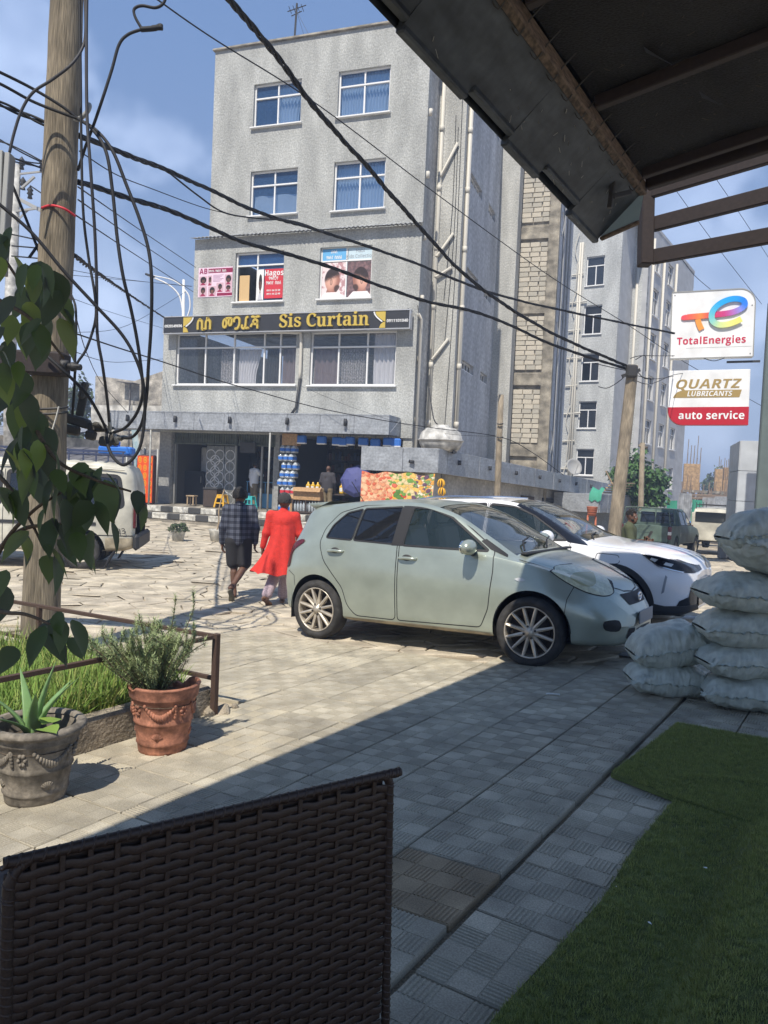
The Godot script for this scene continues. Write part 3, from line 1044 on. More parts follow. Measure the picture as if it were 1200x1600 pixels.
	for side in [1.0,-1.0]:
		rack.bar(Vector3(-0.7,2.14,0.62*side),Vector3(1.8,2.14,0.62*side),0.03,0.03)
		rack.bar(Vector3(-0.7,2.20,0.62*side),Vector3(1.8,2.20,0.62*side),0.03,0.03)
		for i in 6:
			rack.bar(Vector3(-0.66+i*0.48,1.96,0.62*side),Vector3(-0.66+i*0.48,2.21,0.62*side),0.025,0.025)
	for i in 12:
		rack.bar(Vector3(-0.7+i*0.22,2.13,-0.62),Vector3(-0.7+i*0.22,2.13,0.62),0.05,0.02)
	obj("roof_rack",rack,mats.rack_blue,car)
	for x in [0.0,2.58]:
		for side in [1.0,-1.0]:
			make_wheel(car,Vector3(x,0.33,0.83*side),side,0.33,0.2,0.20,0,"steel")
	wells(car,[Vector2(2.58,0.34),Vector2(0,0.34)],0.424,0.8,0.25)
	seats(car,[0.0,0.9,1.9],0.6,0.4,mats.seat_grey)
	var b:=MB.new()
	b.box(Vector3.ZERO,Vector3(0.62,0.16,0.5),0.03)
	b.box(Vector3(-0.12,0.13,0.1),Vector3(0.34,0.12,0.3),0.02)
	for k in 3:
		b.box(Vector3(-0.2+0.1*k,0.14,0.255),Vector3(0.05,0.07,0.02),0.008)
	var crate:=obj("blue_crate",b,mats.crate_blue,self,car.transform*Vector3(-0.45,2.23,0.0),Basis(Vector3.UP,0.17))
	tag(crate,"blue plastic crate lying on the minibus roof rack","crate")
func build_pickup() -> void:
	var o:=on_ground(at(1036,862,26.0))
	var car:=thing("parked_pickup","dark green double cab pickup with a bar frame over its bed","pickup truck",o+Vector3(-0.53,0,-0.35),STREET_TURN+PI/2)
	car.rotation.z=-0.03
	var sh:=Shell.new()
	sh.g={
		"bottom": [[1.5,0.5],[5.0,0.5],[5.2,0.55]],
		"side": [[1.5,0.86],[4.0,0.87],[4.8,0.84],[5.1,0.72],[5.2,0.55]],
		"belt": [[1.5,1.14],[3.6,1.12],[4.6,1.06],[5.2,0.9]],
		"beltw": [[1.5,0.83],[4.0,0.83],[4.9,0.76],[5.2,0.5]],
		"top": [[1.5,1.20],[1.56,1.6],[1.75,1.74],[2.6,1.78],[3.1,1.70],[3.75,1.24],[4.2,1.18],[4.9,1.08],[5.2,0.92]],
		"roofw": [[1.5,0.72],[1.75,0.62],[3.0,0.62],[3.8,0.74],[4.6,0.7],[5.2,0.4]],
		"crown": [[1.5,0.04],[3.0,0.06],[5.2,0.03]],
	}
	sh.build(1.5,5.2,40,[])
	var w1:=round_poly([Vector2(1.68,1.19),Vector2(1.74,1.66),Vector2(2.35,1.68),Vector2(2.37,1.19)],0.03)
	var w2:=round_poly([Vector2(2.47,1.19),Vector2(2.45,1.68),Vector2(2.95,1.66),Vector2(3.55,1.19)],0.03)
	var wf:=arch(4.25,0.42,0.44,0.0)
	var cuts:=[side_cut(w1,9),side_cut(w2,9),side_cut(wf)]
	obj("cab",sh.skin(cuts),mats.pickup_green,car)
	shell_pane(car,sh,w1,mats.glass_dark)
	shell_pane(car,sh,w2,mats.glass_dark)
	var rg:=MB.new()
	rg.box(Vector3(1.53,1.42,0),Vector3(0.02,0.38,1.16),0.005,Basis(Vector3(0,0,1),-0.15))
	obj("rear_window",rg,mats.glass_dark,car)
	var cab_back:=MB.new()
	cab_back.box(Vector3(1.53,0.85,0),Vector3(0.04,0.7,1.66),0.01)
	obj("cab_back",cab_back,mats.pickup_green,car)
	var bed:=MB.new()
	for side in [1.0,-1.0]:
		var p:=PackedVector2Array([Vector2(0.02,0.55),Vector2(0.02,1.16),Vector2(1.48,1.16),Vector2(1.48,0.5),Vector2(1.32,0.5)])
		for i in 13:
			var a:=PI*i/12
			p.append(Vector2(0.9+0.42*cos(a),0.42+0.42*sin(a)))
		p.append(Vector2(0.46,0.5))
		bed.prism(p,0.08,Transform3D(Basis(),Vector3(0,0,0.86 if side>0 else -0.78)))
	bed.box(Vector3(0.75,0.66,0),Vector3(1.4,0.05,1.5))
	obj("load_bed",bed,mats.pickup_green,car)
	var tg:=MB.new()
	tg.box(Vector3(0,0.87,0),Vector3(0.06,0.56,1.5),0.015)
	tg.box(Vector3(-0.035,0.95,0),Vector3(0.02,0.12,0.5),0.008)
	obj("tailgate",tg,mats.pickup_green,car)
	var bp:=MB.new()
	bp.box(Vector3(-0.08,0.52,0),Vector3(0.14,0.12,1.6),0.03)
	obj("rear_bumper",bp,mats.dark_metal,car)
	for side in [1.0,-1.0]:
		var tl:=MB.new()
		tl.box(Vector3(-0.005,0.92,0.81*side),Vector3(0.08,0.44,0.12),0.02)
		var t:=obj("tail_light",tl,mats.tail_red,car)
		var rv:=MB.new()
		rv.box(Vector3(-0.02,0.90,0.81*side),Vector3(0.07,0.12,0.123),0.015)
		obj("reversing_lens",rv,mats.lamp_clear,t)
	var fr_:=MB.new()
	for x in [0.05,0.75,1.42]:
		fr_.tube([Vector3(x,1.16,0.8),Vector3(x,1.72,0.72),Vector3(x,1.75,0),Vector3(x,1.72,-0.72),Vector3(x,1.16,-0.8)],0.022,6)
	for z in [0.72,0.25,-0.25,-0.72]:
		fr_.tube([Vector3(0.05,1.73,z),Vector3(1.42,1.73,z)],0.02,6)
	for z in [0.3,-0.3]:
		fr_.tube([Vector3(0.05,1.18,z),Vector3(0.05,1.74,z)],0.02,6)
	obj("bed_frame",fr_,mats.pickup_green,car)
	for x in [0.9,4.25]:
		for side in [1.0,-1.0]:
			make_wheel(car,Vector3(x,0.38,0.85*side),side,0.38,0.24,0.21,0,"steel")
	wells(car,[Vector2(4.25,0.42)],0.44,0.8,0.4)
	var un:=MB.new()
	un.box(Vector3(2.6,0.55,0),Vector3(4.8,0.12,0.9))
	obj("chassis",un,mats.rubber,car)
func build_jeep() -> void:
	var o:=on_ground(at(1120,866,31.0))
	var car:=thing("parked_jeep","dusty white off-road car with a roof rack behind the green pickup","car",o+P1*1.0 - P2*-0.5,STREET_TURN+PI/2)
	var sh:=Shell.new()
	sh.g={
		"bottom": [[0,0.52],[4.3,0.5]],
		"side": [[0,0.78],[0.08,0.84],[3.9,0.85],[4.3,0.78]],
		"belt": [[0,1.14],[4.3,1.08]],
		"beltw": [[0,0.76],[0.1,0.81],[3.9,0.8],[4.3,0.7]],
		"top": [[0,1.66],[0.06,1.82],[0.25,1.90],[2.3,1.90],[2.6,1.82],[3.0,1.25],[3.2,1.18],[4.2,1.14],[4.3,1.1]],
		"roofw": [[0,0.66],[2.4,0.7],[3.0,0.72],[4.3,0.66]],
		"crown": [[0,0.05],[2.4,0.06],[4.3,0.02]],
	}
	sh.build(0,4.3,36,[])
	var wins:=[round_poly([Vector2(0.2,1.2),Vector2(0.22,1.78),Vector2(0.95,1.8),Vector2(0.95,1.2)],0.05),round_poly([Vector2(1.05,1.2),Vector2(1.05,1.8),Vector2(1.65,1.8),Vector2(1.65,1.2)],0.04),round_poly([Vector2(1.75,1.2),Vector2(1.75,1.8),Vector2(2.35,1.8),Vector2(2.75,1.2)],0.04)]
	var cuts:=[]
	for w in wins:
		cuts.append(side_cut(w,9))
	for x in [0.85,3.4]:
		cuts.append(side_cut(arch(x,0.42,0.45,0.0)))
	obj("body",sh.skin(cuts),mats.van_cream,car)
	for w in wins:
		shell_pane(car,sh,w,mats.glass_dark,"window",0.04)
	var back:=MB.new()
	back.box(Vector3(0.01,1.1,0),Vector3(0.05,1.16,1.5),0.02)
	obj("rear_door",back,mats.van_cream,car)
	var rw:=MB.new()
	rw.box(Vector3(-0.02,1.5,0),Vector3(0.02,0.42,1.2),0.005)
	obj("rear_window",rw,mats.glass_dark,car)
	for side in [1.0,-1.0]:
		var tl:=MB.new()
		tl.box(Vector3(-0.02,1.0,0.7*side),Vector3(0.05,0.26,0.1),0.02)
		obj("tail_light",tl,mats.tail_red,car)
	var rack:=MB.new()
	for z in [-0.6,-0.2,0.2,0.6]:
		rack.bar(Vector3(0.1,2.0,z),Vector3(2.3,2.0,z),0.03,0.03)
	for x in [0.1,0.8,1.5,2.3]:
		rack.bar(Vector3(x,2.0,-0.6),Vector3(x,2.0,0.6),0.03,0.03)
		for z in [-0.6,0.6]:
			rack.bar(Vector3(x,1.84,z),Vector3(x,2.1,z),0.025,0.025)
	obj("roof_rack",rack,mats.dark_metal,car)
	for x in [0.85,3.4]:
		for side in [1.0,-1.0]:
			make_wheel(car,Vector3(x,0.39,0.86*side),side,0.39,0.25,0.2,0,"steel")
	wells(car,[Vector2(0.85,0.42),Vector2(3.4,0.42)],0.452,0.8,0.4)
	var un:=MB.new()
	un.box(Vector3(2.1,0.55,0),Vector3(4.0,0.14,0.9))
	obj("chassis",un,mats.rubber,car)
# ---- bodies: tapered capsules joined by a smooth minimum,meshed as surface nets
func sdf_mesh(prims: Array,cell: float,k: float) -> ArrayMesh:
	var lo:=Vector3.ONE*1e9
	var hi:=Vector3.ONE*-1e9
	for p in prims:
		var r: float=maxf(p[2],p[3]) if p.size()==4 else maxf(p[1].x,maxf(p[1].y,p[1].z))
		var b: Vector3=p[1] if p.size()==4 else p[0]
		for v in [p[0],b]:
			lo=lo.min(v - Vector3.ONE*r)
			hi=hi.max(v+Vector3.ONE*r)
	lo-=Vector3.ONE*cell*3
	hi+=Vector3.ONE*cell*3
	var nx:=int((hi.x - lo.x)/cell)+2
	var ny:=int((hi.y - lo.y)/cell)+2
	var nz:=int((hi.z - lo.z)/cell)+2
	var f:=PackedFloat32Array()
	f.resize(nx*ny*nz)
	f.fill(1.0)
	for p in prims:
		var cap: bool=p.size()==4
		var a: Vector3=p[0]
		var b: Vector3=p[1] if cap else a
		var r: float=maxf(p[2],p[3]) if cap else maxf(p[1].x,maxf(p[1].y,p[1].z))
		var pad:=r+k+cell*2
		var l:=(a.min(b) - Vector3.ONE*pad - lo)/cell
		var h:=(a.max(b)+Vector3.ONE*pad - lo)/cell
		var ba:=b - a
		var bb:=maxf(ba.length_squared(),1e-9)
		for z in range(maxi(int(l.z),0),mini(int(h.z)+1,nz)):
			for y in range(maxi(int(l.y),0),mini(int(h.y)+1,ny)):
				var row:=(z*ny+y)*nx
				for x in range(maxi(int(l.x),0),mini(int(h.x)+1,nx)):
					var q:=lo+Vector3(x,y,z)*cell
					var d: float
					if cap:
						var t:=clampf((q - a).dot(ba)/bb,0.0,1.0)
						d=(q - a - ba*t).length() - lerpf(p[2],p[3],t)
					else:
						var e: Vector3=(q - a)/p[1]
						var e2: Vector3=(q - a)/(p[1]*p[1])
						var k0:=e.length()
						d=k0*(k0 - 1.0)/maxf(e2.length(),1e-6)
					var o:=f[row+x]
					var hh:=maxf(k - absf(o - d),0.0)/k
					f[row+x]=minf(o,d) - hh*hh*k*0.25
	var vid:=PackedInt32Array()
	vid.resize(nx*ny*nz)
	vid.fill(-1)
	var vs:=PackedVector3Array()
	var ns:=PackedVector3Array()
	var sx:=1
	var sy:=nx
	var sz:=nx*ny
	var off:=[0,sx,sy,sx+sy,sz,sx+sz,sy+sz,sx+sy+sz]
	var lim:=cell*2.0
	for z in nz - 1:
		for y in ny - 1:
			for x in nx - 1:
				var i0:=(z*ny+y)*nx+x
				if absf(f[i0])>lim:
					continue
				var neg:=0
				for c in 8:
					if f[i0+off[c]]<0.0:
						neg+=1
				if neg==0 or neg==8:
					continue
				var acc:=Vector3.ZERO
				var n:=0
				for c in 8:
					for e in [1,2,4]:
						if c & e:
							continue
						var v0:=f[i0+off[c]]
						var v1:=f[i0+off[c | e]]
						if (v0<0.0) != (v1<0.0):
							var t:=v0/(v0 - v1)
							var pa:=Vector3(c & 1,(c >> 1) & 1,(c >> 2) & 1)
							pa[0 if e==1 else (1 if e==2 else 2)]+=t
							acc+=pa
							n+=1
				vid[i0]=vs.size()
				vs.append(lo+(Vector3(x,y,z)+acc/n)*cell)
				var g:=Vector3(f[i0+1]+f[i0+1+sy]+f[i0+1+sz]+f[i0+1+sy+sz] - f[i0] - f[i0+sy] - f[i0+sz] - f[i0+sy+sz],f[i0+sy]+f[i0+sy+1]+f[i0+sy+sz]+f[i0+sy+sz+1] - f[i0] - f[i0+1] - f[i0+sz] - f[i0+sz+1],f[i0+sz]+f[i0+sz+1]+f[i0+sz+sy]+f[i0+sz+sy+1] - f[i0] - f[i0+1] - f[i0+sy] - f[i0+sy+1])
				ns.append(g.normalized())
	var idx:=PackedInt32Array()
	for z in range(1,nz - 1):
		for y in range(1,ny - 1):
			for x in range(1,nx - 1):
				var i0:=(z*ny+y)*nx+x
				var v:=f[i0]
				if absf(v)>lim:
					continue
				for e in 3:
					var s1: int=[sx,sy,sz][e]
					var w:=f[i0+s1]
					if (v<0.0)==(w<0.0):
						continue
					var u1: int=[sy,sz,sx][e]
					var u2: int=[sz,sx,sy][e]
					var a:=vid[i0]
					var b:=vid[i0 - u1]
					var c:=vid[i0 - u1 - u2]
					var d:=vid[i0 - u2]
					if a<0 or b<0 or c<0 or d<0:
						continue
					if v<0.0:
						idx.append_array([a,c,b,a,d,c])
					else:
						idx.append_array([a,b,c,a,c,d])
	var arr:=[]
	arr.resize(Mesh.ARRAY_MAX)
	arr[Mesh.ARRAY_VERTEX]=vs
	arr[Mesh.ARRAY_NORMAL]=ns
	arr[Mesh.ARRAY_INDEX]=idx
	var me:=ArrayMesh.new()
	me.add_surface_from_arrays(Mesh.PRIMITIVE_TRIANGLES,arr)
	return me
func hand(prims: Array,w: Vector3,d: Vector3,out_: Vector3,curl: float) -> void:
	d=d.normalized()
	out_=(out_ - d*out_.dot(d)).normalized()
	var pn:=d.cross(out_)
	var palm:=w+d*0.085
	prims.append([w,w+d*0.03,0.026,0.027])
	for i in 4:
		var o:=out_*(0.027 - 0.018*i)
		prims.append([w+d*0.025+o*0.6,palm+o,0.014,0.0125])
		var l: float=[0.072,0.08,0.074,0.058][i]
		var k1:=palm+o+(d*cos(curl)+pn*sin(curl))*l*0.5
		var k2:=k1+(d*cos(curl*2.1)+pn*sin(curl*2.1))*l*0.34
		var k3:=k2+(d*cos(curl*2.8)+pn*sin(curl*2.8))*l*0.26
		prims.append([palm+o,k1,0.0098,0.009])
		prims.append([k1,k2,0.009,0.0082])
		prims.append([k2,k3,0.0082,0.007])
	var t0:=w+d*0.03+out_*0.022
	var t1:=t0+(d*0.6+out_*0.6+pn*0.35).normalized()*0.042
	var t2:=t1+(d*0.85+out_*0.15+pn*0.45).normalized()*0.032
	prims.append([t0,t1,0.0135,0.011])
	prims.append([t1,t2,0.011,0.0085])
func head_prims(c: Vector3,b: Basis,s:=1.0) -> Array:
	var q:=func(x: float,y: float,z: float) -> Vector3: return c+b*(Vector3(x,y,z)*s)
	return [
		[q.call(0,0.025,0.012),Vector3(0.074,0.088,0.092)*s],
		[q.call(0,-0.02,-0.03),q.call(0,-0.075,-0.045),0.062*s,0.042*s],
		[q.call(0.03,-0.055,-0.02),q.call(0,-0.092,-0.062),0.034*s,0.026*s],
		[q.call(-0.03,-0.055,-0.02),q.call(0,-0.092,-0.062),0.034*s,0.026*s],
		[q.call(0,0.012,-0.084),q.call(0,-0.03,-0.104),0.009*s,0.014*s],
		[q.call(0.014,-0.036,-0.09),q.call(-0.014,-0.036,-0.09),0.009*s,0.009*s],
		[q.call(-0.02,-0.064,-0.085),q.call(0.02,-0.064,-0.085),0.0075*s,0.0075*s],
		[q.call(-0.018,-0.074,-0.083),q.call(0.018,-0.074,-0.083),0.008*s,0.008*s],
		[q.call(-0.045,0.022,-0.07),q.call(0.045,0.022,-0.07),0.011*s,0.011*s],
		[q.call(0.076,0.012,0.01),q.call(0.074,-0.03,0.004),0.014*s,0.009*s],
		[q.call(-0.076,0.012,0.01),q.call(-0.074,-0.03,0.004),0.014*s,0.009*s],
	]
func face_parts(p: Node3D,c: Vector3,b: Basis,s:=1.0) -> void:
	for sx in [1.0,-1.0]:
		var e:=MB.new()
		e.sm(0)
		e.ball(c+b*(Vector3(0.031*sx,0.0,-0.079)*s),Vector3.ONE*0.0125*s,10,8)
		var eye:=obj("eye",e,mats.eye_white,p)
		var i:=MB.new()
		i.sm(0)
		i.ball(c+b*(Vector3(0.031*sx,0.0,-0.087)*s),Vector3.ONE*0.0065*s,8,6)
		obj("pupil",i,mats.hair,eye)
func hair_mesh(c: Vector3,b: Basis,s: float,puff: float,amount: int,size: float,front:=0.35,low:=-0.35) -> ArrayMesh:
	var m:=MB.new()
	m.sm(0)
	var r:=RandomNumberGenerator.new()
	r.seed=7
	for i in amount:
		var y:=1.0 - 2.0*(i+0.5)/amount
		var a:=i*2.39996
		var h:=sqrt(maxf(0.0,1.0 - y*y))
		var d:=Vector3(h*cos(a),y,h*sin(a))
		if d.y<low or (d.z<-front and d.y<0.55):
			continue
		var rr:=size*r.randf_range(0.75,1.25)
		m.ball(c+b*((d*Vector3(0.078+puff,0.092+puff,0.094+puff)+Vector3(0,0.025,0.012))*s),Vector3.ONE*rr,6,4)
	return m.done()
func cloth_sheet(m: MB,rings: Array) -> void:
	m.sm(0)
	for i in rings.size() - 1:
		var n: int=rings[i].size()
		for k in n:
			m.quad(rings[i][k],rings[i+1][k],rings[i+1][(k+1) % n],rings[i][(k+1) % n])
func ring(c: Vector3,rx: float,rz: float,n:=32,wave:=0.0,waves:=7.0,ph:=0.0,turn:=0.0) -> Array:
	var o: Array=[]
	for i in n:
		var a:=TAU*i/n
		var w:=1.0+wave*sin(a*waves+ph)
		var v:=Vector3(cos(a)*rx*w,0,sin(a)*rz*w)
		o.append(c+Basis(Vector3.UP,turn)*v)
	return o
func shoe(p: Node3D,called: String,heel: Vector3,toe: Vector3,m: Material,thick:=0.018,up:=Vector3.UP) -> void:
	var z:=(toe - heel)
	var l:=z.length()
	z=z/l
	var x:=up.cross(z).normalized()
	var y:=z.cross(x)
	var poly:=smooth_poly([Vector2(0.0,-0.01),Vector2(0.034,0.02*l/0.26),Vector2(0.032,l*0.45),Vector2(0.045,l*0.75),Vector2(0.02,l+0.012),Vector2(-0.032,l*0.92),Vector2(-0.042,l*0.7),Vector2(-0.03,l*0.4),Vector2(-0.034,0.02)],4)
	var b:=MB.new()
	b.prism(poly,thick,Transform3D(Basis(x,z,y),heel))
	obj(called,b,m,p)
func build_walkers() -> void:
	var g1:=gsp(8.25,8.65)
	var man:=thing("person","person in a grey and navy checked shirt and black shorts walking away","person",g1,0.22)
	var pel:=Vector3(0.0,0.88,0)
	var hL:=Vector3(-0.085,0.86,0)
	var hR:=Vector3(0.085,0.86,0.0)
	var kL:=Vector3(-0.055,0.47,-0.03)
	var aL:=Vector3(-0.045,0.085,0.03)
	var kR:=Vector3(0.10,0.47,0.03)
	var aR:=Vector3(-0.085,0.215,0.36)
	var neck:=Vector3(0.0,1.40,-0.02)
	var sL:=Vector3(-0.185,1.35,-0.01)
	var sR:=Vector3(0.185,1.35,-0.01)
	var eL:=Vector3(-0.245,1.07,0.03)
	var wL:=Vector3(-0.245,0.83,-0.02)
	var eR:=Vector3(0.25,1.07,0.05)
	var wR:=Vector3(0.25,0.84,0.0)
	var hc:=Vector3(0.0,1.545,-0.04)
	var hb:=Basis(Vector3.UP,-0.1)
	var body:=[
		[pel,Vector3(0,1.1,0.0),0.125,0.12],[Vector3(-0.06,1.1,0),Vector3(-0.08,1.30,-0.01),0.105,0.115],[Vector3(0.06,1.1,0),Vector3(0.08,1.30,-0.01),0.105,0.115],
		[sL,sR,0.06,0.06],[Vector3(0,1.36,-0.01),hc - Vector3(0,0.06,0),0.058,0.05],
		[hL,kL,0.085,0.055],[kL,aL,0.055,0.036],[kL+Vector3(0,-0.09,0.025),kL+Vector3(0,-0.2,0.03),0.048,0.042],
		[hR,kR,0.085,0.055],[kR,aR,0.055,0.036],[kR.lerp(aR,0.25)+Vector3(0,0.02,0.0),kR.lerp(aR,0.5),0.048,0.042],
		[sL,eL,0.052,0.04],[eL,wL,0.04,0.028],[sR,eR,0.052,0.04],[eR,wR,0.04,0.028],
		[aL,aL+Vector3(0,-0.045,0.03),0.04,0.036],[aL+Vector3(0,-0.045,0.02),aL+Vector3(0.0,-0.055,-0.15),0.034,0.026],
		[aR,aR+Vector3(-0.02,-0.01,0.05),0.04,0.036],[aR+Vector3(-0.02,-0.02,0.04),aR+Vector3(0.01,-0.16,-0.03),0.034,0.026]]
	body.append_array(head_prims(hc,hb))
	obj("body",sdf_mesh(body,0.012,0.03),mats.skin_dark,man)
	var hands:=[]
	hand(hands,wL,Vector3(0.02,-1,-0.12),Vector3(0.2,0,-1),0.35)
	hand(hands,wR,Vector3(-0.05,-1,-0.1),Vector3(-0.2,0,-1),0.45)
	obj("hands",sdf_mesh(hands,0.006,0.008),mats.skin_dark,man)
	face_parts(man,hc,hb)
	obj("hair",hair_mesh(hc,hb,1.0,0.026,620,0.015),mats.hair,man)
	var shirt:=[
		[Vector3(0,0.90,0.0),Vector3(0,1.12,0.0),0.150,0.140],[Vector3(-0.075,0.88,0),Vector3(-0.085,1.30,-0.01),0.125,0.125],[Vector3(0.075,0.88,0),Vector3(0.085,1.30,-0.01),0.125,0.125],
		[sL,sR,0.073,0.073],[Vector3(0,1.37,-0.01),Vector3(0,1.43,-0.02),0.07,0.062],
		[sL,eL,0.072,0.058],[eL,wL+Vector3(0,0.02,0),0.058,0.05],[sR,eR,0.072,0.058],[eR,wR+Vector3(0,0.02,0),0.058,0.05]]
	obj("checked_shirt",sdf_mesh(shirt,0.013,0.035),mats.plaid,man)
	var col:=MB.new()
	cloth_sheet(col,[ring(Vector3(0,1.455,-0.025),0.066,0.068,20),ring(Vector3(0,1.425,-0.015),0.085,0.084,20)])
	obj("shirt_collar",col,mats.plaid,man)
	var shorts:=[
		[Vector3(-0.06,0.88,0),Vector3(0.06,0.88,0),0.135,0.135],[hL,hL.lerp(kL,0.82)+Vector3(-0.01,0,0),0.125,0.105],[hR,hR.lerp(kR,0.82),0.125,0.108]]
	obj("shorts",sdf_mesh(shorts,0.014,0.03),mats.black_cloth,man)
	shoe(man,"sandal",aL+Vector3(0.0,-0.076,0.085),aL+Vector3(0.0,-0.08,-0.17),mats.sandal)
	shoe(man,"sandal",aR+Vector3(-0.03,-0.03,0.105),aR+Vector3(0.01,-0.23,-0.03),mats.sandal,0.02,Vector3(0,0.35,-0.93))
	var g2:=gsp(7.47,8.62)
	var w:=thing("person","person in a long red cardigan and patterned trousers walking away beside the hatchback","person",g2,0.12)
	var hc2:=Vector3(0.10,1.515,-0.03)
	var hb2:=Basis(Vector3.UP,-0.15)
	var SL:=Vector3(-0.09,1.31,0)
	var SR:=Vector3(0.27,1.30,0)
	var EL:=Vector3(-0.15,1.05,0.03)
	var WL:=Vector3(-0.19,0.83,-0.01)
	var ER:=Vector3(0.35,1.05,0.0)
	var WR:=Vector3(0.33,0.84,-0.12)
	var body2:=[
		[Vector3(0.10,0.88,0),Vector3(0.09,1.24,0),0.13,0.115],[SL+Vector3(0.03,0,0),SR - Vector3(0.03,0,0),0.055,0.055],[Vector3(0.09,1.3,0),hc2 - Vector3(0,0.06,0),0.052,0.045],
		[Vector3(0.03,0.84,0),Vector3(0.02,0.46,0.0),0.09,0.06],[Vector3(0.02,0.46,0.0),Vector3(-0.11,0.13,0.22),0.055,0.034],
		[Vector3(0.17,0.84,0),Vector3(0.15,0.46,-0.12),0.09,0.06],[Vector3(0.15,0.46,-0.12),Vector3(0.12,0.08,-0.16),0.055,0.034],
		[SL,EL,0.048,0.038],[EL,WL,0.038,0.027],[SR,ER,0.048,0.038],[ER,WR,0.038,0.027],
		[Vector3(-0.11,0.13,0.22),Vector3(-0.12,0.10,0.26),0.036,0.034],[Vector3(-0.11,0.09,0.25),Vector3(-0.05,0.02,0.10),0.033,0.024],
		[Vector3(0.12,0.07,-0.15),Vector3(0.12,0.03,-0.30),0.036,0.024]]
	body2.append_array(head_prims(hc2,hb2))
	obj("body",sdf_mesh(body2,0.012,0.03),mats.skin_dark,w)
	var hands2:=[]
	hand(hands2,WL,Vector3(-0.1,-1,-0.1),Vector3(0.2,0,-1),0.4)
	hand(hands2,WR,Vector3(-0.1,-0.8,-0.5),Vector3(-0.8,0,-0.4),0.6)
	obj("hands",sdf_mesh(hands2,0.006,0.008),mats.skin_dark,w)
	face_parts(w,hc2,hb2)
	obj("hair",hair_mesh(hc2,hb2,1.0,0.012,480,0.013),mats.hair_grey,w)
	var top:=[
		[Vector3(0.09,1.0,0.0),Vector3(0.09,1.22,0.0),0.145,0.15],[Vector3(0.02,1.05,0),Vector3(0.0,1.26,0),0.11,0.1],[Vector3(0.17,1.05,0),Vector3(0.18,1.26,0),0.115,0.1],
		[SL,SR,0.07,0.07],[Vector3(0.09,1.32,0),Vector3(0.095,1.39,-0.01),0.07,0.058],
		[SL,EL,0.066,0.055],[EL,WL+Vector3(0,0.02,0),0.055,0.045],[SR,ER,0.066,0.055],[ER,WR+Vector3(0,0.03,0.02),0.055,0.045]]
	obj("cardigan",sdf_mesh(top,0.013,0.035),mats.red_cloth,w)
	var tail:=MB.new()
	var rings: Array=[]
	var n:=13
	for i in n:
		var t:=float(i)/(n - 1)
		var c:=Vector3(0.10 - 0.06*t*t,1.18 - 0.72*t,0.02+0.05*t)
		var one:=ring(c,0.165+0.085*t*t+0.03*t,0.13+0.10*t,48,0.02+0.09*t,6.0,0.6+t*0.7)
		for k in one.size():
			var v: Vector3=one[k]
			var left:=clampf((c.x - v.x)/0.3,0.0,1.0)
			v+=Vector3(-0.10*left*t*t,0.03*left*t,0.05*left*t)
			v.y+=0.018*sin(k*0.9)*t
			one[k]=v
		rings.append(one)
	cloth_sheet(tail,rings)
	obj("cardigan_skirt",tail,mats.red_cloth,w)
	var tr:=[
		[Vector3(0.03,0.86,0),Vector3(0.02,0.47,0.0),0.12,0.088],[Vector3(0.02,0.47,0.0),Vector3(-0.10,0.17,0.20),0.088,0.075],
		[Vector3(0.17,0.86,0),Vector3(0.15,0.47,-0.11),0.12,0.088],[Vector3(0.15,0.47,-0.11),Vector3(0.125,0.12,-0.15),0.088,0.078]]
	obj("trousers",sdf_mesh(tr,0.014,0.03),mats.pink_cloth,w)
	shoe(w,"sandal",Vector3(-0.155,0.145,0.30),Vector3(-0.045,-0.01,0.10),mats.sandal_tan,0.022,Vector3(-0.3,0.6,-0.75))
	shoe(w,"sandal",Vector3(0.12,0.018,-0.09),Vector3(0.12,0.018,-0.34),mats.sandal_tan,0.018)
